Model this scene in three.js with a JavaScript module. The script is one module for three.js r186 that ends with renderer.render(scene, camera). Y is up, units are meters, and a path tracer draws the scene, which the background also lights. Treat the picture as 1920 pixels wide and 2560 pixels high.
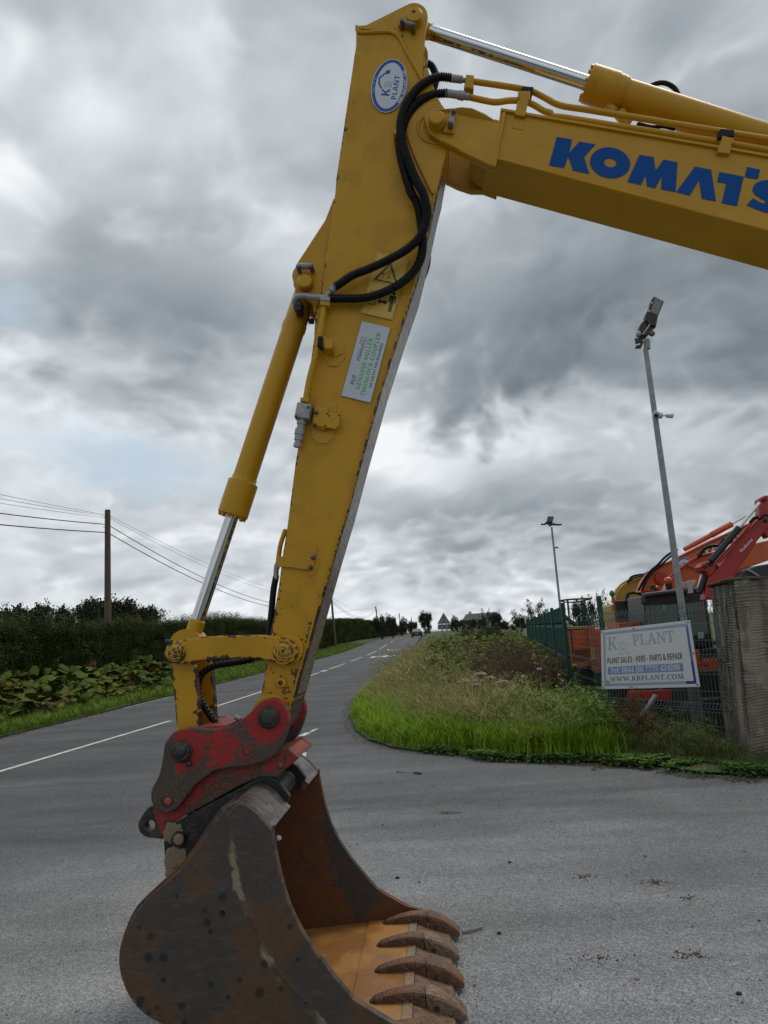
import * as THREE from 'three';
import { mergeGeometries } from 'three/addons/utils/BufferGeometryUtils.js';
import { RoundedBoxGeometry } from 'three/addons/geometries/RoundedBoxGeometry.js';

// ------------------------------------------------------------ camera, sky, sun, exposure
const scene = new THREE.Scene();
const EYE = 1.6, FPX = 1775, W = 1920, H = 2560, D2R = Math.PI / 180;
const camera = new THREE.PerspectiveCamera(2 * Math.atan(H / 2 / FPX) / D2R, 0.75, 0.1, 3000);
camera.rotation.order = 'YXZ';
camera.rotation.set(9.733 * D2R, 3.163 * D2R, -3.9 * D2R);
camera.position.set(0, EYE, 0);
camera.updateMatrixWorld(true);
const renderer = new THREE.WebGLRenderer({ antialias: true });
renderer.setSize(768, 1024);
renderer.toneMapping = THREE.LinearToneMapping;
renderer.toneMappingExposure = 1.0;
renderer.shadowMap.enabled = true;

// seeded noise
function rng(seed) { let a = seed >>> 0; return () => { a = (a + 0x6D2B79F5) | 0; let t = Math.imul(a ^ (a >>> 15), 1 | a); t = (t + Math.imul(t ^ (t >>> 7), 61 | t)) ^ t; return ((t ^ (t >>> 14)) >>> 0) / 4294967296; }; }
function h2(x, y, s) { let n = Math.imul(x, 374761393) ^ Math.imul(y, 668265263) ^ Math.imul(s + 11, 1274126177); n = Math.imul(n ^ (n >>> 13), 1274126177); return ((n ^ (n >>> 16)) >>> 0) / 4294967296; }
const mod = (a, n) => ((a % n) + n) % n;
function vn(x, y, s = 0, p = 0) {
  const xi = Math.floor(x), yi = Math.floor(y); let fx = x - xi, fy = y - yi;
  fx = fx * fx * (3 - 2 * fx); fy = fy * fy * (3 - 2 * fy);
  let x0 = xi, x1 = xi + 1, y0 = yi, y1 = yi + 1;
  if (p) { x0 = mod(x0, p); x1 = mod(x1, p); y0 = mod(y0, p); y1 = mod(y1, p); }
  const a = h2(x0, y0, s), b = h2(x1, y0, s), c = h2(x0, y1, s), d = h2(x1, y1, s);
  return a + (b - a) * fx + (c - a) * fy + (a - b - c + d) * fx * fy;
}
function fbm(x, y, o = 4, s = 0, p = 0) { let v = 0, a = 0.5, t = 0; for (let i = 0; i < o; i++) { v += a * vn(x, y, s + i * 17, p); t += a; x *= 2; y *= 2; p *= 2; a *= 0.5; } return v / t; }
const clamp = (x, a = 0, b = 1) => Math.min(b, Math.max(a, x));
const ss = (a, b, x) => { const t = clamp((x - a) / (b - a)); return t * t * (3 - 2 * t); };
const lerp = (a, b, t) => a + (b - a) * t;

// photo pixel (1920 x 2560) to ray, and to points on planes
const camM = camera.matrixWorld.clone();
const V = (x, y, z) => new THREE.Vector3(x, y, z);
function ray(px, py) { return V((px - W / 2) / FPX, -(py - H / 2) / FPX, -1).transformDirection(camM); }
function onZ(px, py, z) { const d = ray(px, py), t = z / d.z; return V(d.x * t, EYE + d.y * t, z); }
function onG(px, py, g = 0) { const d = ray(px, py), t = (g - EYE) / d.y; return V(d.x * t, g, d.z * t); }
function onP(px, py, p0, n) { const d = ray(px, py), o = V(0, EYE, 0), t = p0.clone().sub(o).dot(n) / d.dot(n); return o.addScaledVector(d, t); }

// the sky: layered broken cloud. brightness of the big cloud masses given at directions read off the photograph
{
  const cols = 9, rowsY = [-160, 0, 160, 320, 480, 640, 800, 960, 1120, 1280, 1440, 1560, 1700];
  const G = [
    [176, 172, 180, 172, 166, 166, 168, 166, 166],
    [174, 168, 196, 168, 158, 166, 170, 162, 166],
    [204, 188, 196, 176, 172, 178, 172, 164, 168],
    [190, 208, 190, 172, 178, 178, 170, 164, 160],
    [214, 182, 170, 186, 176, 172, 164, 154, 150],
    [188, 160, 168, 196, 164, 160, 148, 138, 134],
    [152, 146, 142, 160, 160, 138, 124, 124, 132],
    [206, 186, 152, 172, 186, 128, 122, 146, 146],
    [196, 212, 204, 186, 238, 206, 184, 196, 172],
    [204, 196, 196, 190, 168, 152, 154, 160, 152],
    [208, 194, 204, 206, 204, 186, 182, 188, 182],
    [212, 210, 214, 216, 216, 212, 208, 206, 206],
    [212, 212, 214, 216, 216, 212, 208, 206, 206]];
  const gridAt = (px, py) => {
    const u = clamp(px / 240, 0, cols - 1.001); let r = 0; while (r < rowsY.length - 2 && py > rowsY[r + 1]) r++;
    const v = clamp((py - rowsY[r]) / (rowsY[r + 1] - rowsY[r])), i = Math.floor(u), f = ss(0, 1, u - i), w = ss(0, 1, v);
    return lerp(lerp(G[r][i], G[r][i + 1], f), lerp(G[r + 1][i], G[r + 1][i + 1], f), w);
  };
  const SW = 2048, SH = 1024, data = new Float32Array(SW * SH * 4), inv = camM.clone().invert();
  const lin = c => Math.pow(c / 255, 2.2), d = V(0, 0, 0);
  for (let j = 0; j < SH; j++) for (let i = 0; i < SW; i++) {
    const th = (i + 0.5) / SW * 2 * Math.PI - Math.PI, ph = ((j + 0.5) / SH - 0.5) * Math.PI, k = (j * SW + i) * 4;
    const cx = Math.cos(ph) * Math.cos(th), cy = Math.sin(ph), cz = Math.cos(ph) * Math.sin(th);
    if (cy < -0.02) { data[k] = 0.16; data[k + 1] = 0.17; data[k + 2] = 0.16; data[k + 3] = 1; continue; }
    const q = 1 / (Math.max(cy, 0) + 0.30), X = cx * q * 1.5, Y = cz * q * 1.5;           // point on the cloud layer
    const w1 = fbm(X * 1.5 + 3, Y * 1.5, 4, 5) - 0.5, w2 = fbm(X * 1.5 - 7, Y * 1.5 + 9, 4, 6) - 0.5;
    const det = fbm(X * 1.9 + w1 * 2.0, Y * 1.9 + w2 * 2.0, 6, 21), fine = fbm(X * 10 + w1 * 5, Y * 10 + w2 * 5, 5, 31), puff = 1 - Math.abs(2 * fbm(X * 4.5 + w2 * 2, Y * 4.5 - w1 * 2, 5, 41) - 1);
    d.set(cx, cy, cz).transformDirection(inv);
    let L = 182, inW = 0, blue = 0;
    const Lfree = 182 + (fbm(X * 1.2 + 20, Y * 1.2 - 4, 3, 77) - 0.5) * 150 * (1 - 0.5 * q / 6);
    if (d.z < -0.05) {
      const px = W / 2 + FPX * d.x / -d.z, py = H / 2 - FPX * d.y / -d.z;
      const out = Math.max(-px, px - W, -py, 0);
      inW = 1 - ss(0, 500, out);
      const wx = px + w1 * 330 + (det - 0.5) * 170, wy = py + w2 * 200 + (puff - 0.8) * 130 + (fine - 0.5) * 60;
      L = gridAt(wx, wy);
      blue = Math.exp(-(((wx - 290) / 170) ** 2 + ((wy - 1165) / 75) ** 2)) + 0.7 * Math.exp(-(((wx - 70) / 90) ** 2 + ((wy - 800) / 60) ** 2)) + 0.35 * Math.exp(-(((wx - 560) / 90) ** 2 + ((wy - 1200) / 50) ** 2));
    }
    L = lerp(Lfree, L, inW); blue = clamp(blue * inW * 1.25);
    const rim = Math.exp(-(((det - 0.53) / 0.05) ** 2)) * ss(0.35, 0.7, fine);
    L = L + (det - 0.5) * 34 + (fine - 0.5) * 22 + (puff - 0.82) * 34 + rim * 15 + 15;
    L = clamp(L, 124, 248);
    const t = (L - 124) / 124;
    let r = L * lerp(0.925, 0.985, t), g = L * lerp(0.99, 1.0, t), b = L * lerp(1.045, 1.012, t);
    if (blue > 0) { r = lerp(r, 186, blue * 0.8); g = lerp(g, 205, blue * 0.8); b = lerp(b, 222, blue * 0.8); }
    data[k] = lin(r); data[k + 1] = lin(g); data[k + 2] = lin(b); data[k + 3] = 1;
  }
  const sky = new THREE.DataTexture(data, SW, SH, THREE.RGBAFormat, THREE.FloatType);
  sky.mapping = THREE.EquirectangularReflectionMapping; sky.magFilter = sky.minFilter = THREE.LinearFilter; sky.wrapS = THREE.RepeatWrapping; sky.needsUpdate = true;
  scene.background = sky; scene.environment = sky;
}
const sun = new THREE.DirectionalLight(0xfff4e2, 1.1);
sun.position.set(14, 34, -22); sun.target.position.set(0, 0, -8); sun.castShadow = true; sun.shadow.radius = 40;
sun.shadow.mapSize.set(2048, 2048); Object.assign(sun.shadow.camera, { left: -40, right: 40, top: 40, bottom: -40, near: 1, far: 120 });
scene.add(sun, sun.target);

// ------------------------------------------------------------ building helpers
const used = {};
function numbered(n) { used[n] = (used[n] || 0) + 1; return used[n] === 1 ? n : n + '_' + String(used[n] - 1).padStart(3, '0'); }
function setTag(o, label, category, group) { o.userData.label = label; o.userData.category = category; if (group) o.userData.group = group; return o; }
function thing(name, label, category, p = [0, 0, 0], group) { const o = new THREE.Group(); o.name = numbered(name); o.position.set(...p); setTag(o, label, category, group); scene.add(o); return o; }
function off(o) { const v = V(0, 0, 0); while (o && o !== scene) { v.add(o.position); o = o.parent; } return v; }
// a part: geometry given in world metres, stored relative to its parent
function part(name, geo, mat, parent, stuff) {
  const g = Array.isArray(geo) ? merge(geo) : geo, o = off(parent); g.translate(-o.x, -o.y, -o.z);
  const m = new THREE.Mesh(g, mat); m.name = name; m.castShadow = m.receiveShadow = true; if (stuff) m.userData.kind = 'stuff'; parent.add(m); return m;
}
function group(name, parent, p) { const g = new THREE.Group(); g.name = name; const o = off(parent); if (p) g.position.copy(p).sub(o); parent.add(g); return g; }
function structure(name, geo, mat) { const m = new THREE.Mesh(Array.isArray(geo) ? merge(geo) : geo, mat); m.name = name; m.userData.kind = 'structure'; m.castShadow = m.receiveShadow = true; scene.add(m); return m; }
function merge(list) {
  return mergeGeometries(list.map(g => { const q = g.index ? g.toNonIndexed() : g; for (const k of Object.keys(q.attributes)) if (!['position', 'normal', 'uv'].includes(k)) q.deleteAttribute(k); return q; }));
}
function smoothPts(pts, per = 5) { const c = new THREE.CatmullRomCurve3(pts.map(p => V(p[0], p[1], 0)), true, 'centripetal'); return c.getPoints(pts.length * per).slice(0, -1).map(v => [v.x, v.y]); }
// corners [x, y, r] rounded with radius r
function filletPts(pts) {
  const o = [], n = pts.length;
  pts.forEach((p, i) => {
    if (!p[2]) { o.push([p[0], p[1]]); return; }
    const a = pts[(i + n - 1) % n], b = pts[(i + 1) % n], la = Math.hypot(a[0] - p[0], a[1] - p[1]), lb = Math.hypot(b[0] - p[0], b[1] - p[1]);
    const ra = Math.min(p[2], la * 0.49), rb = Math.min(p[2], lb * 0.49), A = [p[0] + (a[0] - p[0]) * ra / la, p[1] + (a[1] - p[1]) * ra / la], B = [p[0] + (b[0] - p[0]) * rb / lb, p[1] + (b[1] - p[1]) * rb / lb];
    for (let k = 0; k <= 6; k++) { const t = k / 6, u = 1 - t; o.push([u * u * A[0] + 2 * u * t * p[0] + t * t * B[0], u * u * A[1] + 2 * u * t * p[1] + t * t * B[1]]); }
  });
  return o;
}
const arc = (cx, cy, r, a0, a1, n = 10) => Array.from({ length: n + 1 }, (_, i) => { const a = (a0 + (a1 - a0) * i / n) * D2R; return [cx + r * Math.cos(a), cy + r * Math.sin(a)]; });
const W2 = (pts, z) => pts.map(p => { const v = onZ(p[0], p[1], z); return [v.x, v.y]; });
// plate with outline (metres, x-y), front face at z0, thickness t
function plate(pts, z0, t, b = 0.004, holes = []) {
  const s = new THREE.Shape(pts.map(p => new THREE.Vector2(p[0], p[1])));
  for (const h of holes) { const p = new THREE.Path(); p.absarc(h[0], h[1], h[2], 0, Math.PI * 2, true); s.holes.push(p); }
  const g = new THREE.ExtrudeGeometry(s, { depth: t - 2 * b, bevelEnabled: b > 0, bevelThickness: b, bevelSize: b, bevelOffset: -b, bevelSegments: 2, curveSegments: 16 });
  g.translate(0, 0, z0 - t + b); return g;
}
const pxPlate = (pts, z0, t, b, holes) => plate(W2(pts, z0), z0, t, b, holes);
const scaleAt = (px, py, z) => onZ(px + 1, py, z).distanceTo(onZ(px, py, z));
function rod(a, b, r0, r1 = r0, seg = 16, cap = true) {
  const d = b.clone().sub(a), g = new THREE.CylinderGeometry(r1, r0, d.length(), seg, 1, !cap);
  g.applyQuaternion(new THREE.Quaternion().setFromUnitVectors(V(0, 1, 0), d.clone().normalize())); g.translate((a.x + b.x) / 2, (a.y + b.y) / 2, (a.z + b.z) / 2); return g;
}
// stepped cylinder along a to b: list of [t along in metres, radius]
function turned(a, b, prof, seg = 28) {
  const g = new THREE.LatheGeometry(prof.map(p => new THREE.Vector2(p[1], p[0])), seg), d = b.clone().sub(a).normalize();
  g.applyQuaternion(new THREE.Quaternion().setFromUnitVectors(V(0, 1, 0), d)); g.translate(a.x, a.y, a.z); return g;
}
const pinZ = (px, py, rpx, z0, z1, seg = 28) => { const c = onZ(px, py, z0), r = rpx * scaleAt(px, py, z0); return turned(V(c.x, c.y, z1), V(c.x, c.y, z0), [[0, 0.0001], [0, r], [z0 - z1 - 0.006, r], [z0 - z1, r - 0.006], [z0 - z1, 0.0001]], seg); };
function tube(pts, r, n = 60, seg = 10, cap = true) {
  const c = new THREE.CatmullRomCurve3(pts, false, 'centripetal'), g = new THREE.TubeGeometry(c, n, r, seg, false);
  if (!cap) return g;
  const e = [pts[0], pts[pts.length - 1]].map(p => { const s = new THREE.SphereGeometry(r, seg, 6); s.translate(p.x, p.y, p.z); return s; });
  return merge([g, ...e]);
}
// corrugated hose: radius swells at every rib
function ribbed(pts, r, pitch = 0.0125, seg = 10) {
  const c = new THREE.CatmullRomCurve3(pts, false, 'centripetal'), L = c.getLength(), n = Math.round(L / pitch) * 4, g = new THREE.TubeGeometry(c, n, 1, seg, false), P = g.attributes.position, cen = V(0, 0, 0);
  for (let i = 0; i <= n; i++) { c.getPointAt(i / n, cen); const k = i % 4, rr = r * (k === 0 || k === 1 ? 1.0 : 0.83); for (let j = 0; j <= seg; j++) { const q = i * (seg + 1) + j; P.setXYZ(q, cen.x + (P.getX(q) - cen.x) * rr, cen.y + (P.getY(q) - cen.y) * rr, cen.z + (P.getZ(q) - cen.z) * rr); } }
  g.computeVertexNormals(); return g;
}
function box(x0, x1, y0, y1, z0, z1, r = 0) { const g = r ? new RoundedBoxGeometry(x1 - x0, y1 - y0, z1 - z0, 3, r) : new THREE.BoxGeometry(x1 - x0, y1 - y0, z1 - z0); g.translate((x0 + x1) / 2, (y0 + y1) / 2, (z0 + z1) / 2); return g; }
function quad(a, b, c, d) { const g = new THREE.BufferGeometry(); g.setAttribute('position', new THREE.Float32BufferAttribute([a, d, c, a, c, b].flatMap(v => [v.x, v.y, v.z]), 3)); g.setAttribute('uv', new THREE.Float32BufferAttribute([0, 1, 0, 0, 1, 0, 0, 1, 1, 0, 1, 1], 2)); g.computeVertexNormals(); return g; }
// uv = position over the bounding box in x-y (for a texture made for one plate)
function fitUV(g, bb) { const p = g.attributes.position, u = new Float32Array(p.count * 2); for (let i = 0; i < p.count; i++) { u[2 * i] = (p.getX(i) - bb[0]) / (bb[2] - bb[0]); u[2 * i + 1] = (p.getY(i) - bb[1]) / (bb[3] - bb[1]); } g.setAttribute('uv', new THREE.BufferAttribute(u, 2)); return g; }
const bbox = pts => [Math.min(...pts.map(p => p[0])) - 0.01, Math.min(...pts.map(p => p[1])) - 0.01, Math.max(...pts.map(p => p[0])) + 0.01, Math.max(...pts.map(p => p[1])) + 0.01];
// uv in metres from the dominant normal direction
function metreUV(g, s = 1) {
  const p = g.attributes.position, n = g.attributes.normal, u = new Float32Array(p.count * 2);
  for (let i = 0; i < p.count; i++) { const ax = Math.abs(n.getX(i)), ay = Math.abs(n.getY(i)), az = Math.abs(n.getZ(i)); let a, b; if (az >= ax && az >= ay) { a = p.getX(i); b = p.getY(i); } else if (ax >= ay) { a = p.getZ(i); b = p.getY(i); } else { a = p.getX(i); b = p.getZ(i); } u[2 * i] = a * s; u[2 * i + 1] = b * s; }
  g.setAttribute('uv', new THREE.BufferAttribute(u, 2)); return g;
}
// textures: fn(u, v) gives linear rgb (colour) or a grey value (data)
function tex(w, h, fn, srgb = true) {
  const a = new Uint8Array(w * h * 4), enc = x => { x = clamp(x); return 255 * (x <= 0.0031308 ? 12.92 * x : 1.055 * Math.pow(x, 1 / 2.4) - 0.055); };
  for (let j = 0; j < h; j++) for (let i = 0; i < w; i++) { const c = fn((i + 0.5) / w, (j + 0.5) / h), k = (j * w + i) * 4; if (srgb) { a[k] = enc(c[0]); a[k + 1] = enc(c[1]); a[k + 2] = enc(c[2]); } else a[k] = a[k + 1] = a[k + 2] = 255 * clamp(c); a[k + 3] = 255; }
  const t = new THREE.DataTexture(a, w, h); t.wrapS = t.wrapT = THREE.RepeatWrapping; t.magFilter = THREE.LinearFilter; t.minFilter = THREE.LinearMipmapLinearFilter; t.generateMipmaps = true; if (srgb) t.colorSpace = THREE.SRGBColorSpace; t.needsUpdate = true; return t;
}
function tiled(t, rx, ry = rx) { const c = t.clone(); c.repeat.set(rx, ry); c.needsUpdate = true; return c; }
function canvasTex(w, h, draw) { const c = document.createElement('canvas'); c.width = w; c.height = h; draw(c.getContext('2d'), w, h); const t = new THREE.CanvasTexture(c); t.colorSpace = THREE.SRGBColorSpace; t.anisotropy = 8; return t; }
const std = (o) => new THREE.MeshStandardMaterial(o), phys = (o) => new THREE.MeshPhysicalMaterial(o);
const col = (r, g, b) => new THREE.Color().setRGB(r, g, b);
const mix3 = (a, b, t) => [lerp(a[0], b[0], t), lerp(a[1], b[1], t), lerp(a[2], b[2], t)];
// distance to the outline of a polygon
function edgeDist(pts, x, y) { let m = 1e9; for (let i = 0, n = pts.length; i < n; i++) { const a = pts[i], b = pts[(i + 1) % n], dx = b[0] - a[0], dy = b[1] - a[1], t = clamp(((x - a[0]) * dx + (y - a[1]) * dy) / (dx * dx + dy * dy + 1e-12)), ex = x - a[0] - dx * t, ey = y - a[1] - dy * t, q = ex * ex + ey * ey; if (q < m) m = q; } return Math.sqrt(m); }
// zoom windows used while reading the photograph
const Zm = (ox, oy, s) => (...l) => l.map(p => [ox + p[0] / s, oy + p[1] / s, ...(p[2] ? [p[2] / s] : [])]);
const Z1 = Zm(840, 0, 2.9625), Z2 = Zm(1360, 60, 2.9625), Z3 = Zm(680, 480, 3.2522), Z4 = Zm(380, 1160, 3.1596), Z5 = Zm(320, 1720, 3.318), Z6 = Zm(280, 1900, 1.8033);
const B1 = Zm(1260, 1200, 2.5136), B4 = Zm(1540, 720, 6.145), B5 = Zm(1480, 1220, 3.7705), C1 = Zm(1290, 1470, 5.3516), C2 = Zm(1560, 1440, 4.425);
// ------------------------------------------------------------ materials
const YEL = [0.52, 0.272, 0.008], CHIP = [0.035, 0.024, 0.02], RUST = [0.11, 0.05, 0.022];
const yellowTex = tex(1024, 1024, (u, v) => {
  const n = fbm(u * 6, v * 6, 5, 3, 6), f = fbm(u * 64, v * 64, 3, 9, 64), sp = vn(u * 190, v * 190, 4, 190);
  let c = mix3(YEL, [0.40, 0.20, 0.008], ss(0.45, 0.75, n) * 0.5); c = c.map(x => x * (0.95 + 0.1 * f));
  if (sp > 0.975) c = mix3(c, [0.16, 0.09, 0.03], 0.6); return c;
});
const yellow = phys({ map: tiled(yellowTex, 0.5), roughness: 0.42, clearcoat: 0.12, clearcoatRoughness: 0.3, specularIntensity: 0.6 });
const darkPaint = std({ color: col(0.012, 0.012, 0.013), roughness: 0.55 });
const rubber = phys({ color: col(0.006, 0.006, 0.007), roughness: 0.42, specularIntensity: 0.45 });
const chrome = std({ color: col(0.62, 0.63, 0.64), metalness: 1, roughness: 0.09 });
const zincTex = tex(256, 256, (u, v) => { const n = fbm(u * 8, v * 8, 4, 5, 8), m = vn(u * 24, v * 24, 8, 24); const k = 0.2 + 0.16 * n + 0.05 * m; return [k, k * 1.02, k * 1.03]; });
const zinc = std({ map: tiled(zincTex, 4), metalness: 0.55, roughness: 0.5 });
const galv = std({ map: tiled(zincTex, 2.2), metalness: 0.25, roughness: 0.62 });
const steelDark = std({ color: col(0.05, 0.046, 0.043), metalness: 0.4, roughness: 0.55 });
const boltHead = std({ color: col(0.16, 0.16, 0.155), metalness: 0.7, roughness: 0.45 });
// a painted plate worn along its outline
function wornPlate(pts, base, chip, opt = {}) {
  const bb = bbox(pts), res = opt.res || 420, w = Math.min(1024, Math.max(64, Math.round((bb[2] - bb[0]) * res))), h = Math.min(1024, Math.max(64, Math.round((bb[3] - bb[1]) * res))), s = opt.seed || 1, amt = opt.amt ?? 1, reach = opt.reach ?? 0.02;
  const map = tex(w, h, (u, v) => {
    const x = lerp(bb[0], bb[2], u), y = lerp(bb[1], bb[3], v), d = edgeDist(pts, x, y);
    const n = fbm(x * 55, y * 55, 4, s), n2 = fbm(x * 9, y * 9, 4, s + 3), n3 = fbm(x * 150, y * 150, 2, s + 9);
    let c = mix3(base, base.map(k => k * 0.78), ss(0.45, 0.7, n2) * 0.6).map(k => k * (0.94 + 0.12 * n3));
    const wear = (opt.wear ? opt.wear(x, y, d) : 0) + 0.36 * Math.exp(-d / reach) * amt;
    const m = ss(0.60, 0.645, n * 0.75 + n2 * 0.25 + wear - 0.12);
    if (m > 0) { let q = mix3(chip, RUST, ss(0.4, 0.7, n3)); c = mix3(c, q, m); }
    return c;
  });
  map.wrapS = map.wrapT = THREE.ClampToEdgeWrapping;
  return { bb, mat: phys({ map, roughness: opt.rough ?? 0.45, clearcoat: opt.coat ?? 0.1, clearcoatRoughness: 0.35, specularIntensity: 0.6 }) };
}
// ------------------------------------------------------------ the near excavator: boom, arm, linkage, coupler, bucket
const ZA = -3.39, ZAF = -3.70, ZC = -3.545;                       // near and far face of the arm, centre plane
const base0 = onG(900, 2500);
const digger = thing('excavator', 'large yellow excavator with blue boom lettering and a rusty toothed bucket on the tarmac', 'excavator', [-0.6, 0, ZC]);
const P3 = (p, z) => onZ(p[0], p[1], z);
const path = (pts, z, z1 = z) => pts.map((p, i) => onZ(p[0], p[1], lerp(z, z1, pts.length > 1 ? i / (pts.length - 1) : 0)));
{ // ---- arm
  const arm = group('arm', digger, V(0, 1.5, ZC));
  const right = [[1060, 131], [1075, 190], [1092, 238], [1112, 275], [1125, 330], [1117, 371], [1105, 435], [1093, 481], [1072, 580], [1043, 701], [1000, 827], [957, 960], [901, 1160], [871, 1274], [833, 1400], [801, 1511], [776, 1603], [757, 1666], [738, 1739], [722, 1795]];
  const left = [[636, 1800], [650, 1750], [660, 1698], [665, 1654], [674, 1589], [681, 1556], [697, 1464], [706, 1391], [719, 1309], [738, 1160], [754, 1062], [771, 987], [776, 910], [785, 843], [788, 787], [803, 735], [812, 652], [838, 480], [840, 449], [890, 111], [890, 66]];
  const bottom = arc(676, 1798, 42, 25, 165, 10);
  const box1 = [...right, ...bottom, ...left, [916, 63], [985, 66], [1005, 80], [1024, 135], [1056, 205], [1058, 150]];
  const pts = W2(box1, ZA), wp = wornPlate(pts, YEL, CHIP, { seed: 7, amt: 1, res: 300, reach: 0.014, wear: (x, y) => -0.10 + 0.16 * ss(2.2, 1.5, y) });
  part('box', fitUV(plate(pts, ZA, ZA - ZAF, 0.006), wp.bb), wp.mat, arm);
  // rails: the side plates stand a little proud of the inner face
  const rim = right.slice(5).map(p => P3(p, ZA + 0.002));
  part('weld_bead', tube(rim.map(p => p.clone().add(V(-0.012, 0, 0.001))), 0.005, 70, 6), yellow, arm);
  // worn inner face of the arm
  const inn = right.slice(6, 19).map(p => P3(p, ZA)), ig = [];
  for (let i = 0; i < inn.length - 1; i++) { const a = inn[i], b = inn[i + 1], o = V(0.003, 0, 0), e = ZAF + 0.012; ig.push(quad(a.clone().add(o).setZ(ZA - 0.02), a.clone().add(o).setZ(e), b.clone().add(o).setZ(e), b.clone().add(o).setZ(ZA - 0.02))); }
  const innMat = std({ map: tex(128, 512, (u, v) => { const n = fbm(u * 3, v * 40, 4, 41), m = fbm(u * 20, v * 60, 3, 42); return mix3([0.30, 0.27, 0.23], [0.10, 0.065, 0.04], ss(0.35, 0.7, n * 0.6 + m * 0.4)); }), roughness: 0.38, metalness: 0.35 });
  part('worn_inner_face', ig, innMat, arm);
  // upper ears that carry the arm cylinder
  const ear = Z1([215, 188], [300, 145], [420, 85], [500, 45], ...arc(580, 118, 100, 250, 370, 10), [668, 200], [655, 300], [652, 390], [690, 540], [640, 620], [560, 430], [480, 290], [420, 245], [330, 235]);
  part('cylinder_ear', pxPlate(ear, ZA - 0.004, 0.045), yellow, arm); part('cylinder_ear', pxPlate(ear, ZA - 0.004, 0.045).translate(0, 0, -(ZA - ZAF) + 0.05), yellow, arm);
  part('top_rib', tube(path(Z1([155, 200], [165, 235], [330, 236], [410, 240], [465, 275], [520, 380], [590, 500], [655, 620]), ZA + 0.004), 0.011, 60, 8), yellow, arm);
  part('top_plate', pxPlate(Z1([148, 190], [225, 184], [400, 200], [400, 225], [150, 212]), ZA + 0.012, ZA - ZAF + 0.02, 0.003), yellow, arm);
  part('upper_pin', [pinZ(...Z1([576, 100])[0], 21, ZA + 0.045, ZAF - 0.03)], yellow, arm);
  part('pin_socket', pinZ(...Z1([575, 78])[0], 5, ZA + 0.05, ZA), steelDark, arm);
  const lock = (p, q, z) => { const a = P3(p, z), b = P3(q, z), m = []; m.push(rod(a.clone().add(V(0, 0, -0.01)), b.clone().add(V(0, 0, -0.01)), 0.019, 0.019, 4)); const bar = m; return bar; };
  part('pin_lock_bar', lock(Z1([490, 150])[0], Z1([575, 175])[0], ZA + 0.03), zinc, arm);
  for (const p of Z1([487, 142], [570, 172])) part('bolt', pinZ(p[0], p[1], 6, ZA + 0.062, ZA, 6), boltHead, arm);
  part('lock_block', pxPlate(Z1([460, 185], [490, 195], [590, 205], [580, 165], [470, 150]), ZA + 0.014, 0.02, 0.003), yellow, arm);
  // round side plate round the boom pin
  const disc = Z1([520, 970], [545, 880], [620, 800], [720, 750], [800, 790], [820, 1000], [825, 1100], [790, 1230], [725, 1440], [640, 1290], [560, 1110]);
  part('pivot_plate', pxPlate(smoothPts(disc, 4), ZA + 0.014, 0.02, 0.006), yellow, arm);
  part('pivot_ring', [tube(Array.from({ length: 25 }, (_, i) => { const c = Z1([735, 950])[0], a = i / 24 * 2 * Math.PI; return P3([c[0] + 43 * Math.cos(a), c[1] + 38 * Math.sin(a)], ZA + 0.014); }), 0.008, 60, 8)], yellow, arm);
  // lugs of the bucket cylinder
  const lug = Z3([500, 50], [470, 130], [430, 230], [205, 575], [178, 690], [172, 750], [190, 800], [260, 850], [330, 905], [345, 1000], [400, 830], [440, 560], [515, 60]);
  part('cylinder_lug', pxPlate(lug, ZA - 0.015, 0.04), yellow, arm); part('cylinder_lug', pxPlate(lug, ZA - 0.015, 0.04).translate(0, 0, -0.24), yellow, arm);
  part('lug_pin', [pinZ(...Z3([262, 725])[0], 21, ZA + 0.02, ZAF), pinZ(...Z3([265, 718])[0], 18, ZA + 0.045, ZA)], yellow, arm);
  part('pin_lock_bar', rod(P3(Z3([205, 603])[0], ZA + 0.035), P3(Z3([325, 603])[0], ZA + 0.035), 0.019, 0.019, 4), zinc, arm);
  for (const p of Z3([208, 600], [316, 596])) part('bolt', pinZ(p[0], p[1], 6, ZA + 0.065, ZA, 6), boltHead, arm);
  // welded pads and brackets
  const oct = (cx, cy, rx, ry) => Array.from({ length: 8 }, (_, i) => { const a = (i + 0.5) / 8 * 2 * Math.PI; return [cx + rx * Math.cos(a) * 1.08, cy + ry * Math.sin(a) * 1.08]; });
  part('weld_pad', pxPlate(Z3(...oct(505, 1285, 90, 132)), ZA + 0.006, 0.01, 0.003), yellow, arm);
  part('pipe_bracket', [pxPlate(Z3([425, 1215], [570, 1215], [580, 1310], [520, 1340], [430, 1330]), ZA + 0.012, 0.012, 0.003), pxPlate(Z3([430, 1195], [492, 1195], [492, 1270], [430, 1275]), ZA + 0.09, 0.085, 0.004), pxPlate(Z3([345, 1160], [450, 1175], [450, 1275], [335, 1245]), ZA + 0.05, 0.02, 0.003)], yellow, arm);
  part('pipe_band', pxPlate(Z3([372, 1170], [410, 1170], [405, 1265], [365, 1250]), ZA + 0.075, 0.05, 0.004), rubber, arm);
  part('weld_pad', pxPlate(Z3(...oct(435, 1755, 88, 92)), ZA + 0.006, 0.01, 0.003), yellow, arm);
  part('weld_pad', pxPlate(Z3(...oct(410, 1960, 95, 86)), ZA + 0.005, 0.01, 0.003), yellow, arm);
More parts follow.
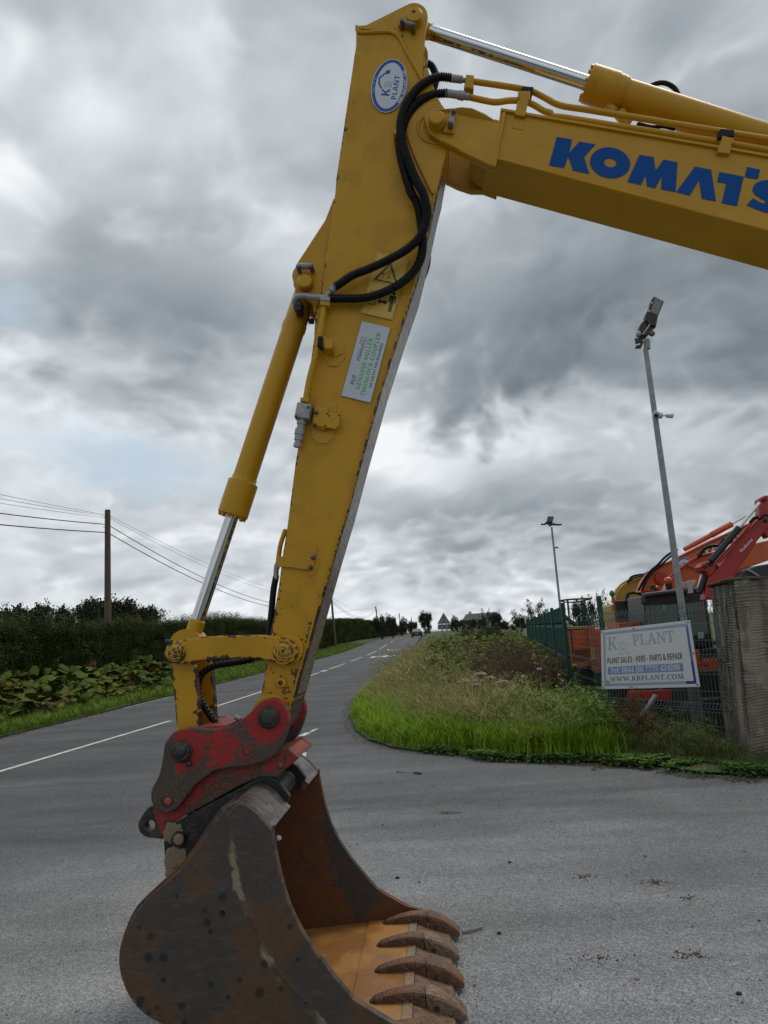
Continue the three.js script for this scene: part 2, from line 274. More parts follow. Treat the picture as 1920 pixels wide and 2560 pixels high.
  part('valve_bracket', [pxPlate(Z3([345, 1740], [455, 1755], [455, 1790], [555, 1800], [540, 1930], [330, 1895]), ZA + 0.04, 0.012, 0.003), pxPlate(Z3([340, 1745], [450, 1755], [430, 1935], [325, 1900]), ZA + 0.03, 0.03, 0.003)], yellow, arm);
  for (const p of Z3([357, 1785], [343, 1885])) part('bolt', pinZ(p[0], p[1], 5, ZA + 0.06, ZA + 0.03, 6), boltHead, arm);
  for (const p of Z3([446, 1797], [460, 1815], [544, 1812], [430, 1895], [530, 1910])) part('bolt', pinZ(p[0], p[1], 3, ZA + 0.047, ZA + 0.03, 6), std({ color: col(0.2, 0.09, 0.04), roughness: 0.6 }), arm);
  // steel pipe and shut-off valve
  part('arm_pipe', tube(path(Z3([430, 890], [415, 1000], [390, 1180], [375, 1260], [335, 1400], [300, 1540], [275, 1680]), ZA + 0.045), 0.0135 * 1.1, 60, 10), yellow, arm);
  part('pipe_flange', pxPlate(Z3([388, 870], [468, 888], [468, 925], [390, 918]), ZA + 0.07, 0.055, 0.004), yellow, arm);
  part('hose_clamp', [pxPlate(Z3([390, 835], [470, 850], [470, 888], [388, 880]), ZA + 0.075, 0.05, 0.004)], zinc, arm);
  part('valve_block', pxPlate(Z3([205, 1705], [322, 1722], [298, 1845], [180, 1828]), ZA + 0.075, 0.075, 0.005), zinc, arm);
  part('valve_cap', [pxPlate(Z3([230, 1668], [298, 1675], [296, 1708], [228, 1700]), ZA + 0.07, 0.06, 0.003)], yellow, arm);
  { const vd = (y0, y1, r) => { const x = y => 245 - (y - 1850) * 0.18; return rod(P3(Z3([x(y0), y0])[0], ZA + 0.04), P3(Z3([x(y1), y1])[0], ZA + 0.04), r, r, 12); };
    part('valve_fitting', [vd(1835, 1890, 0.024), vd(1890, 1930, 0.02), vd(1930, 1975, 0.026), vd(1975, 2020, 0.022), vd(2020, 2050, 0.017), vd(2045, 2075, 0.02)], zinc, arm); }
  for (const p of Z3([292, 1745], [192, 1818])) part('bolt', pinZ(p[0], p[1], 4, ZA + 0.085, ZA + 0.06, 6), boltHead, arm);
  // strap near the lower end and the far-side pipe
  part('strap', [pxPlate(Z4([995, 728], [1140, 728], [1170, 712], [1290, 712], [1270, 838], [1150, 828], [1125, 820], [990, 812]), ZA + 0.016, 0.012, 0.003), pxPlate(Z4([1235, 712], [1280, 655], [1302, 655], [1300, 712]), ZA + 0.012, 0.012, 0.003)], yellow, arm);
  part('weld_pad', pxPlate(Z4([1210, 690], [1300, 680], [1325, 760], [1300, 860], [1245, 895]), ZA + 0.004, 0.008, 0.002), yellow, arm);
  for (const p of Z4([1270, 738], [1252, 815])) part('bolt', pinZ(p[0], p[1], 6, ZA + 0.028, ZA, 6), std({ color: col(0.07, 0.08, 0.09), metalness: 0.6, roughness: 0.4 }), arm);
  part('drain_pipe', tube(path(Z4([1050, 530], [1015, 640], [1002, 720], [990, 820]), ZA - 0.05), 0.012, 30, 8), yellow, arm);
  part('pipe_fitting', [tube(path(Z4([985, 800], [980, 860], [982, 900]), ZA - 0.05), 0.013, 20, 8)], zinc, arm);
  part('drain_hose', tube(path(Z4([980, 890], [962, 980], [945, 1150], [925, 1345], [905, 1480]), ZA - 0.055), 0.0155, 50, 10), rubber, arm);
  part('grease_boss', [pinZ(...Z4([1017, 1728])[0], 13, ZA + 0.02, ZA)], yellow, arm); part('grease_hole', pinZ(...Z4([1013, 1728])[0], 8, ZA + 0.0225, ZA), steelDark, arm);
  part('pivot_collar', pinZ(...Z5([1175, 200])[0], 44, ZA + 0.012, ZA), yellow, arm);
  part('link_boss', [pinZ(...Z4([1080, 1465])[0], 36, ZA + 0.02, ZA)], yellow, arm);
  // stickers
  const quadPx = (c, z) => quad(...c.map(p => onZ(p[0], p[1], z)));
  const stick = canvasTex(1000, 372, (g, w, h) => {
    g.fillStyle = '#b9c2cc'; g.fillRect(0, 0, w, h); g.strokeStyle = '#5da05a'; g.lineWidth = 5; g.strokeRect(0, 0, w, h);
    g.fillStyle = '#12131c'; g.font = 'italic bold 58px sans-serif'; g.textBaseline = 'alphabetic'; g.save(); g.translate(165, 112); g.scale(0.62, 1.05); g.fillText('MiLLER', 0, 0); g.restore();
    g.font = 'bold 14px sans-serif'; g.fillStyle = '#3a3d48'; g.fillText('Ground Breaking', 165, 134);
    g.fillStyle = '#12131c'; g.save(); g.translate(478, 112); g.scale(0.86, 1); g.font = 'italic bold 62px sans-serif'; g.fillText('P', 0, 0); g.font = 'italic bold 48px sans-serif'; g.fillText('OWER', 40, 0); g.font = 'italic bold 62px sans-serif'; g.fillText('L', 182, 0); g.font = 'italic bold 48px sans-serif'; g.fillText('ATCH', 216, 0); g.restore();
    g.strokeStyle = '#12131c'; g.lineWidth = 4; g.beginPath(); g.moveTo(520, 64); g.quadraticCurveTo(590, 52, 640, 66); g.stroke(); g.beginPath(); g.moveTo(660, 128); g.quadraticCurveTo(740, 136, 795, 124); g.lineTo(800, 70); g.stroke(); g.font = 'italic bold 24px sans-serif'; g.fillText('Twinlock', 700, 62);
    g.fillStyle = '#4f9e41'; g.font = 'bold 82px sans-serif'; const fit = (s, x, y, tw, hh) => { g.save(); const m = g.measureText(s).width; g.translate(x, y); g.scale(tw / m, hh); g.fillText(s, 0, 0); g.restore(); };
    fit('GENUINE MILLER', 120, 202, 690, 0.95); fit('TWINLOCK COUPLER', 62, 280, 840, 0.95); g.fillStyle = '#12131c'; g.font = 'bold 44px sans-serif'; fit('NO SAFETY PIN REQUIRED', 180, 336, 600, 0.95);
    g.fillStyle = '#33363d'; g.beginPath(); g.arc(930, 78, 7, 0, 7); g.fill(); g.beginPath(); g.arc(742, 232, 5, 0, 7); g.fill(); g.globalAlpha = 0.25; for (const [x, y] of [[100, 110], [70, 150], [905, 40], [110, 300]]) { g.beginPath(); g.arc(x, y, 8, 0, 7); g.fill(); }
  });
  part('coupler_sticker', quadPx([[853, 989], [904.4, 802.5], [976, 819], [926, 1007]], ZA + 0.0075), std({ map: stick, roughness: 0.4 }), arm);
  const warn = canvasTex(512, 980, (g, w, h) => {
    g.fillStyle = '#c8a53f'; g.fillRect(0, 0, w, h); g.strokeStyle = '#8d7021'; g.lineWidth = 5; g.strokeRect(14, 14, w - 28, h - 28); g.beginPath(); g.moveTo(14, 475); g.lineTo(w - 14, 475); g.moveTo(160, 14); g.lineTo(300, 240); g.stroke();
    g.strokeStyle = '#17130c'; g.lineWidth = 8; g.lineJoin = 'round'; g.beginPath(); g.moveTo(56, 446); g.lineTo(456, 446); g.lineTo(256, 100); g.closePath(); g.stroke(); g.lineWidth = 20; g.beginPath(); g.moveTo(88, 424); g.lineTo(424, 424); g.lineTo(256, 140); g.closePath(); g.stroke();
    g.lineWidth = 6; g.strokeRect(270, 240, 26, 130); g.beginPath(); g.arc(292, 376, 32, 0, 7); g.stroke(); g.beginPath(); g.arc(180, 310, 14, 0, 7); g.fillStyle = '#17130c'; g.fill(); g.beginPath(); g.moveTo(160, 290); g.lineTo(220, 320); g.moveTo(180, 320); g.lineTo(200, 370); g.lineTo(180, 400); g.moveTo(330, 250); g.lineTo(352, 220); g.moveTo(330, 310); g.lineTo(370, 310); g.moveTo(250, 300); g.lineTo(225, 290); g.moveTo(330, 360); g.lineTo(360, 350); g.stroke();
    g.lineWidth = 9; g.strokeRect(70, 610, 110, 200); g.fillStyle = '#17130c'; g.beginPath(); g.moveTo(205, 740); g.lineTo(255, 700); g.lineTo(255, 725); g.lineTo(315, 725); g.lineTo(315, 700); g.lineTo(365, 740); g.lineTo(315, 780); g.lineTo(315, 755); g.lineTo(255, 755); g.lineTo(255, 780); g.fill();
    g.beginPath(); g.arc(430, 580, 26, 0, 7); g.fill(); g.fillRect(375, 615, 110, 30); g.fillRect(375, 615, 24, 110); g.fillRect(462, 615, 24, 110); g.fillRect(404, 615, 52, 130); g.fillRect(404, 740, 23, 130); g.fillRect(433, 740, 23, 130);
    g.globalAlpha = 0.4; g.fillStyle = '#6b4d1a'; for (let i = 0; i < 40; i++) { g.beginPath(); g.arc(h2(i, 1, 3) * w, 480 + h2(i, 2, 3) * 480, 2 + 6 * h2(i, 3, 3), 0, 7); g.fill(); }
  });
  part('warning_sticker', quadPx([[942.4, 630], [1022, 648], [981.3, 800], [900.8, 782]], ZA + 0.0072), std({ map: warn, roughness: 0.4 }), arm);
  const oval = canvasTex(900, 600, (g, w, h) => {
    g.fillStyle = '#c3cad2'; g.fillRect(0, 0, w, h); g.strokeStyle = '#1c3f8f'; g.lineWidth = 52; g.beginPath(); g.ellipse(450, 300, 402, 252, 0, 0, 7); g.stroke();
    g.fillStyle = '#1c3a86'; g.font = 'bold 185px sans-serif'; g.save(); g.translate(262, 330); g.scale(1.15, 1.05); g.fillText('K', 0, 0); g.restore(); g.strokeStyle = '#1c3a86'; g.lineWidth = 6; g.font = 'bold 170px sans-serif'; g.strokeText('R', 412, 345);
    g.font = 'bold 118px sans-serif'; g.save(); g.translate(222, 452); g.scale(1.1, 1); g.fillText('PLANT', 0, 0); g.restore();
    g.lineWidth = 26; g.beginPath(); g.moveTo(395, 178); g.lineTo(470, 128); g.lineTo(560, 118); g.lineTo(640, 200); g.stroke(); g.beginPath(); g.ellipse(665, 240, 44, 32, 0.9, 0, 7); g.fill();
    g.fillStyle = '#dfe5ec'; g.font = 'bold 48px sans-serif'; const s = 'WWW.KRPLANT.COM'; for (let i = 0; i < s.length; i++) { const a = (128 - i * 5.4) * D2R; const x = 450 + 408 * Math.cos(a), y = 300 + 258 * Math.sin(a); g.save(); g.translate(x, y); g.rotate(Math.atan2(258 * Math.cos(a) * -1, 408 * Math.sin(a))); g.textAlign = 'center'; g.fillText(s[i], 0, 14); g.restore(); } g.textAlign = 'left';
    g.globalAlpha = 0.75; g.font = 'bold 30px sans-serif'; const t = 'Supplied by'; for (let i = 0; i < t.length; i++) { const a = (-112 + i * 3.6) * D2R, x = 450 + 402 * Math.cos(a), y = 300 + 252 * Math.sin(a); g.save(); g.translate(x, y); g.rotate(Math.atan2(252 * Math.cos(a), -402 * Math.sin(a))); g.fillText(t[i], 0, 10); g.restore(); }
  });
  { const c = [865, 875], u = [0.17, -0.985], v = [0.985, 0.17], n = 56, S = Zm(900, 140, 11.85), q = []; const pos = [], uv = [];
    const C0 = P3(S(c)[0], ZA + 0.0072), eu = P3(S([c[0] + u[0] * 800, c[1] + u[1] * 800])[0], ZA + 0.0072).sub(C0), ev = P3(S([c[0] + v[0] * 525, c[1] + v[1] * 525])[0], ZA + 0.0072).sub(C0); ev.addScaledVector(eu, -ev.dot(eu) / eu.lengthSq());
    const at = (a, b) => C0.clone().addScaledVector(eu, a).addScaledVector(ev, b);
    for (let i = 0; i < n; i++) for (const k of [[0, 0], [Math.cos(i / n * 6.28319), Math.sin(i / n * 6.28319)], [Math.cos((i + 1) / n * 6.28319), Math.sin((i + 1) / n * 6.28319)]]) { const p = at(...k); pos.push(p.x, p.y, p.z); uv.push(0.5 + k[0] / 2 * 0.975, 0.5 - k[1] / 2 * 0.975); }
    const g = new THREE.BufferGeometry(); g.setAttribute('position', new THREE.Float32BufferAttribute(pos, 3)); g.setAttribute('uv', new THREE.Float32BufferAttribute(uv, 2)); g.computeVertexNormals();
    part('oval_sticker', g, std({ map: oval, roughness: 0.4, side: THREE.DoubleSide }), arm); }
}
{ // ---- boom
  const boom = group('boom', digger, V(1.5, 3.8, ZC)), ZB = -3.40, ZBF = -3.70;
  const fork = Z1(...arc(745, 900, 98, 195, 275, 8), [870, 796], [930, 787], [1010, 787], [1100, 800], [1200, 836], [1252, 828], [1260, 860], [1190, 1190], [1130, 1190], [1080, 1178], [960, 1138], [870, 1085], [780, 1045], [690, 985]);
  const fg = pxPlate(fork, -3.335, 0.05, 0.008);
  { const p = fg.attributes.position, xk = onZ(...Z1([960, 950])[0], -3.335).x, xe = onZ(...Z1([1250, 950])[0], -3.335).x; for (let i = 0; i < p.count; i++) p.setZ(i, p.getZ(i) - 0.06 * ss(xk, xe, p.getX(i))); fg.computeVertexNormals(); }
  part('fork_plate', fg, yellow, boom);
  const far = Z1([690, 900], [720, 960], [775, 1160], [815, 1338], [900, 1380], [1000, 1413], [1090, 1413], [1190, 1450], [1250, 1200], [1250, 900], [800, 850]);
  part('fork_plate', pxPlate(far, -3.715, 0.045, 0.008), yellow, boom);
  // box section: two side plates, top and bottom plate, running on to the right
  const top = x => 279.5 + (x - 1258.6) * 0.1725, bot = x => 400 + (x - 1238) * 0.2655;
  const side = [[1252, top(1252)], [1600, top(1600)], [1920, top(1920)], [2300, top(2300) + 8], [2700, top(2700) + 40], [2700, 870], [2300, bot(2300) + 4], [1920, bot(1920)], [1600, bot(1600)], [1232, bot(1232)]];
  part('side_plate', pxPlate(side, ZB, 0.016, 0.002), yellow, boom); part('side_plate', pxPlate(side, ZB, 0.016, 0.002).translate(0, 0, ZBF - ZB + 0.016), yellow, boom);
  const run = (f, x0, x1, dz0, dz1, th) => { const n = 12, a = []; for (let i = 0; i < n; i++) { const p = P3([lerp(x0, x1, i / n), f(lerp(x0, x1, i / n))], ZB), q = P3([lerp(x0, x1, (i + 1) / n), f(lerp(x0, x1, (i + 1) / n))], ZB); const s = new THREE.Shape([[p.x, p.y], [q.x, q.y], [q.x, q.y + th], [p.x, p.y + th]].map(k => new THREE.Vector2(...k))); const g = new THREE.ExtrudeGeometry(s, { depth: dz0 - dz1, bevelEnabled: false }); g.translate(0, 0, dz1); a.push(g); } return a; };
  part('top_plate', run(x => top(x) + 2, 1252, 2300, ZB + 0.014, ZBF - 0.01, 0.014), yellow, boom);
  part('bottom_plate', run(x => bot(x) - 1, 1215, 2300, ZB - 0.016, ZBF + 0.016, 0.014), yellow, boom);
  part('edge_weld', tube([1240, 1400, 1600, 1800, 1920, 2300].map(x => P3([x, bot(x) - 5], ZB + 0.002)), 0.008, 60, 6), yellow, boom);
  part('throat_plate', [pxPlate(Z1([1000, 1100], [1130, 1180], [1190, 1180], [1230, 900], [1180, 880], [1010, 960]), ZB - 0.02, 0.27, 0.004)], yellow, boom);
  part('fork_weld', tube(path(Z1([1245, 845], [1225, 960], [1195, 1090], [1175, 1180]), ZB + 0.006), 0.012, 30, 8), yellow, boom);
  // pivot pin
  part('pivot_pin', [pinZ(...Z1([750, 880])[0], 23, -3.30, -3.79), pinZ(...Z1([745, 862])[0], 19, -3.275, -3.32)], yellow, boom);
  part('pin_lock_plate', [pxPlate(Z1([800, 905], [840, 890], [885, 830], [900, 840], [870, 985], [790, 975]), -3.325, 0.014, 0.003)], yellow, boom);
  part('pin_lock_bar', pxPlate(Z1([852, 815], [888, 822], [868, 925], [830, 912]), -3.30, 0.03, 0.004), zinc, boom);
  for (const p of Z1([872, 810], [850, 900])) part('bolt', pinZ(p[0], p[1], 6, -3.275, -3.32, 6), boltHead, boom);
  // blue lettering
  const blue = phys({ color: col(0.0, 0.066, 0.27), roughness: 0.5, specularIntensity: 0.3 });
  const zl = ZB + 0.003, let_ = (pts, hole) => { const s = new THREE.Shape(W2(pts, zl).map(p => new THREE.Vector2(...p))); if (hole) s.holes.push(new THREE.Path(W2(hole, zl).map(p => new THREE.Vector2(...p)))); const g = new THREE.ExtrudeGeometry(s, { depth: 0.0016, bevelEnabled: false }); g.translate(0, 0, zl - 0.0016); return g; };
  const ell = (cx, cy, rx, ry, rot, n = 40) => Array.from({ length: n }, (_, i) => { const a = i / n * 6.28319, x = rx * Math.cos(a), y = ry * Math.sin(a); return [cx + x * Math.cos(rot) - y * Math.sin(rot), cy + x * Math.sin(rot) + y * Math.cos(rot)]; });
  const S9 = Zm(1820, 400, 13.82);
  for (const g of [let_(Z2([95, 835], [208, 855], [188, 952], [262, 870], [382, 890], [298, 985], [335, 1108], [215, 1082], [180, 975], [150, 1065], [38, 1045])),
    let_(Z2(...ell(490, 1027, 150, 113, 0.18)), Z2(...ell(491, 1027, 46, 33, 0.18))),
    let_(Z2([708, 968], [812, 985], [828, 1083], [885, 1003], [990, 1025], [975, 1243], [868, 1222], [873, 1125], [825, 1215], [765, 1200], [752, 1120], [720, 1190], [617, 1168])),
    let_(Z2([1118, 1055], [1238, 1078], [1275, 1312], [1170, 1292], [1150, 1155], [1080, 1270], [980, 1242])),
    let_(Z2([1300, 1095], [1481, 1129], [1430, 1347], [1317, 1325], [1352, 1182], [1283, 1168])),
    let_(Z2([1505, 1058], [1602, 1078], [1585, 1150], [1488, 1131])),
    let_(S9([850, 1030], [880, 900], [980, 790], [1120, 720], [1320, 690], [1560, 720], [1800, 790], [1960, 880], [1840, 1080], [1640, 980], [1500, 960], [1420, 1000], [1500, 1100], [1750, 1240], [1900, 1400], [1880, 1620], [1740, 1780], [1500, 1830], [1260, 1800], [960, 1690], [650, 1545], [860, 1310], [1060, 1430], [1220, 1495], [1300, 1470], [1290, 1410], [1160, 1340], [960, 1220], [870, 1110])),
    let_(S9([2120, 960], [2400, 1010], [2250, 1620], [2330, 1740], [2480, 1700], [2640, 1060], [2900, 1110], [2700, 1860], [2500, 2030], [2200, 1990], [2000, 1880], [1960, 1700]))]) part('letter', g, blue, boom);
  // hydraulic pipes along the top
  const pr = 0.0165;
  const pipeA = [...Z1([1025, 605], [1200, 630], [1360, 655], [1440, 672], [1530, 715], [1600, 755]), ...Z2([60, 578], [130, 605], [300, 632], [700, 697], [1300, 795], [1659, 853]), [2300, 415]];
  const pipeB = [...Z1([970, 715], [1090, 742], [1180, 757], [1290, 745], [1390, 750], [1460, 775], [1545, 825], [1600, 842]), ...Z2([60, 680], [140, 692], [700, 780], [1290, 872], [1659, 935]), [2300, 440]];
  part('hydraulic_pipe', tube(path(pipeA, ZB - 0.03), pr, 120, 12), yellow, boom); part('hydraulic_pipe', tube(path(pipeB, ZB - 0.02), pr, 120, 12), yellow, boom);
  for (const [c, b] of [[Z1([1378, 635], [1465, 640], [1450, 720], [1358, 712]), Z1([1350, 672], [1440, 672], [1440, 740], [1425, 742], [1400, 862], [1325, 848], [1345, 745], [1365, 735], [1350, 715])], [Z2([1312, 770], [1412, 780], [1412, 838], [1330, 835], [1290, 850], [1290, 830]), Z2([1325, 825], [1410, 845], [1410, 870], [1385, 890], [1380, 960], [1290, 950], [1290, 905], [1305, 905])]]) {
    part('pipe_clamp', pxPlate(c, ZB + 0.012, 0.06, 0.006), rubber, boom); part('clamp_bracket', pxPlate(b, ZB + 0.022, 0.045, 0.004), yellow, boom);
  }
  part('clamp_pad', pxPlate(Z1([1318, 868], [1395, 880], [1385, 960], [1310, 950]), ZB + 0.003, 0.005, 0.001), yellow, boom);
  part('pipe_flange', [pxPlate(Z1([965, 548], [1022, 555], [1020, 655], [948, 648], [955, 600]), ZB + 0.005, 0.06, 0.006)], yellow, boom);
  part('hose_fitting', [rod(P3(Z1([845, 578])[0], ZB), P3(Z1([935, 590])[0], ZB - 0.02), 0.021, 0.02, 14), rod(P3(Z1([925, 588])[0], ZB), P3(Z1([965, 598])[0], ZB - 0.02), 0.014, 0.014, 10)], zinc, boom);
  part('hose_fitting', [rod(P3(Z1([815, 690])[0], ZB), P3(Z1([905, 703])[0], ZB), 0.021, 0.02, 14), rod(P3(Z1([905, 703])[0], ZB), P3(Z1([950, 712])[0], ZB), 0.024, 0.024, 6), rod(P3(Z1([945, 710])[0], ZB), P3(Z1([985, 718])[0], ZB), 0.019, 0.019, 6)], zinc, boom);
}
{ // ---- hoses looping from boom to arm
  const zf = ZA + 0.055, zn = ZA + 0.095;
  const hA = [...path(Z1([850, 576], [770, 570], [690, 595], [610, 650], [545, 730], [500, 820], [478, 930], [490, 1050], [530, 1180], [590, 1330], [640, 1420]), -3.40, zn), ...path(Z3([1245, 60], [1262, 150], [1240, 290], [1190, 380], [1090, 470], [950, 550], [800, 620], [650, 680], [560, 740], [505, 778]), zn, zf)];
  const hB = [...path(Z1([820, 690], [740, 697], [660, 725], [590, 770], [540, 830], [500, 920], [472, 1010], [472, 1100], [490, 1200], [525, 1330], [562, 1440]), -3.40, zf + 0.005), ...path(Z3([1165, 60], [1195, 150], [1215, 280], [1225, 400], [1210, 540], [1150, 650], [1050, 740], [900, 820], [760, 860], [600, 868], [480, 865]), zf, zf - 0.01)];
  part('hydraulic_hose', ribbed(hA, 0.0235), rubber, digger); part('hydraulic_hose', ribbed(hB, 0.0235), rubber, digger);
  part('hydraulic_hose', ribbed([...path(Z1([660, 460], [700, 480], [730, 530], [738, 600], [720, 680]), ZAF - 0.05), ...path(Z3([1235, 300], [1262, 480], [1255, 600], [1190, 750], [1100, 830]), ZAF - 0.05)], 0.022), rubber, digger);
  part('hose_fitting', [rod(P3(Z3([515, 768])[0], zf), P3(Z3([480, 805])[0], zf), 0.02, 0.02, 12), tube(path(Z3([485, 800], [455, 830], [435, 870]), zf - 0.005), 0.015, 12, 8)], zinc, digger);
  part('hose_elbow', tube(path(Z3([430, 860], [340, 855], [250, 845], [205, 858], [188, 890], [200, 925]), ZA + 0.045, ZA - 0.03), 0.017, 40, 10), zinc, digger);
  part('hose_guide', pinZ(...Z1([440, 975])[0], 7, ZA + 0.06, ZA, 8), yellow, digger);
}
{ // ---- arm cylinder on top of the boom
  const cyl = group('arm_cylinder', digger, V(1, 4.5, ZC)), z = ZC;
  const a = P3(Z1([690, 238])[0], z), b = P3(Z2([322, 440])[0], z), c = P3([1920, 354], z), dir = c.clone().sub(b).normalize(), px = scaleAt(1500, 220, z);
  part('rod', rod(a, b.clone().addScaledVector(dir, 0.1), 18 * px, 18 * px, 40), chrome, cyl);
  part('rod_eye', [pinZ(...Z1([580, 130])[0], 30, z + 0.06, z - 0.06), rod(P3(Z1([600, 200])[0], z), P3(Z1([695, 238])[0], z), 22 * px, 20 * px, 24)], yellow, cyl);
  const r = 38.5 * px, R = 46 * px, L = 3.2;
  part('barrel', turned(b, c, [[0.002, 18 * px], [0.002, R - 0.004], [0.006, R], [0.052, R], [0.054, R - 0.003], [0.057, R], [0.155, R], [0.16, R * 0.95], [0.19, R * 0.945], [0.192, R * 0.91], [0.213, R * 0.91], [0.216, r], [L, r], [L, 0.001]], 48), yellow, cyl);
  const side = V(dir.y, -dir.x, 0), up = V(0, 0, 1);
  for (let i = 0; i < 12; i++) { const t = i / 12 * 6.28319, p = b.clone().addScaledVector(side, Math.cos(t) * (R - 0.016)).addScaledVector(up, Math.sin(t) * (R - 0.016)); part('head_bolt', rod(p.clone().addScaledVector(dir, -0.012), p.clone().addScaledVector(dir, 0.012), 0.011, 0.011, 6), yellow, cyl); }
  part('port_block', [rod(P3(Z2([560, 660])[0], z), P3(Z2([620, 740])[0], z), 0.035, 0.03, 8), rod(P3(Z2([480, 600])[0], z), P3(Z2([520, 660])[0], z), 0.03, 0.03, 6)], yellow, cyl);
  part('cylinder_hose', tube(path(Z2([740, 520], [790, 460], [880, 435], [960, 470], [1000, 540], [1010, 600]), z - 0.12), 0.014, 40, 10), rubber, cyl);
  part('cylinder_hose', tube(path(Z2([700, 742], [800, 765], [880, 758], [960, 775]), z + 0.02), 0.011, 30, 8), rubber, cyl);
}
{ // ---- bucket cylinder
  const cyl = group('bucket_cylinder', digger, V(-0.7, 2.6, ZC)), z = ZC, S = Zm(0, 700, 2.0737);
  const top = P3(S([1548, 175])[0], z), bt = P3(S([1268, 1045])[0], z), he = P3(S([1205, 1222])[0], z), dir = bt.clone().sub(top).normalize(), px = scaleAt(650, 1000, z), L = he.clone().sub(top).length();
  const r = 28.5 * px, R = 36.5 * px, hl = 0.185, rr = 15.8 * px;
  part('barrel', turned(top, he, [[-0.09, 0.001], [-0.09, r * 0.7], [-0.03, r * 0.8], [-0.01, r], [0.06, r], [0.065, r * 1.06], [0.10, r * 1.06], [0.105, r], [L - hl - 0.03, r], [L - hl - 0.02, r * 1.05], [L - hl, r * 1.06], [L - hl + 0.002, R - 0.004], [L - hl + 0.006, R], [L - 0.06, R], [L - 0.057, R - 0.003], [L - 0.054, R], [L - 0.006, R], [L, R - 0.004], [L, 0.02]], 44), yellow, cyl);
  const sd = V(dir.y, -dir.x, 0);
  for (let i = 0; i < 12; i++) { const t = i / 12 * 6.28319, p = he.clone().addScaledVector(sd, Math.cos(t) * (R - 0.013)).addScaledVector(V(0, 0, 1), Math.sin(t) * (R - 0.013)); part('head_bolt', rod(p.clone().addScaledVector(dir, -0.01), p.clone().addScaledVector(dir, 0.013), 0.009, 0.009, 6), yellow, cyl); }
  const rb = P3(Z4([356, 1247])[0], z), eye = P3(Z4([295, 1440])[0], z);
  part('rod', rod(he.clone().addScaledVector(dir, -0.05), rb, rr, rr, 40), chrome, cyl);
  part('rod_eye', [turned(rb.clone().addScaledVector(dir, -0.012), eye, [[0, 0.001], [0, rr * 1.05], [0.01, rr * 1.18], [0.13, rr * 1.24], [0.22, rr * 1.6], [0.22, 0.001]], 28), rod(eye.clone().setZ(z + 0.06), eye.clone().setZ(z - 0.06), 0.085, 0.085, 28)], yellow, cyl);
  part('cylinder_eye', [rod(P3(Z3([290, 715])[0], z).setZ(z + 0.05), P3(Z3([290, 715])[0], z).setZ(z - 0.05), 0.075, 0.075, 24), rod(P3(Z3([285, 740])[0], z), top, 0.05, 0.06, 16)], yellow, cyl);
  part('port_fitting', [pinZ(...Z3([205, 930])[0], 11, ZA - 0.005, ZA - 0.09, 8), pinZ(...Z3([215, 900])[0], 10, ZA + 0.0, ZA - 0.06, 8)], steelDark, cyl);
  part('port_lug', rod(P3(Z3([300, 1050])[0], z), P3(Z3([340, 1052])[0], z), 0.016, 0.016, 8), steelDark, cyl);
}
const XY = (p, z) => { const v = onZ(p[0], p[1], z); return [v.x, v.y]; };
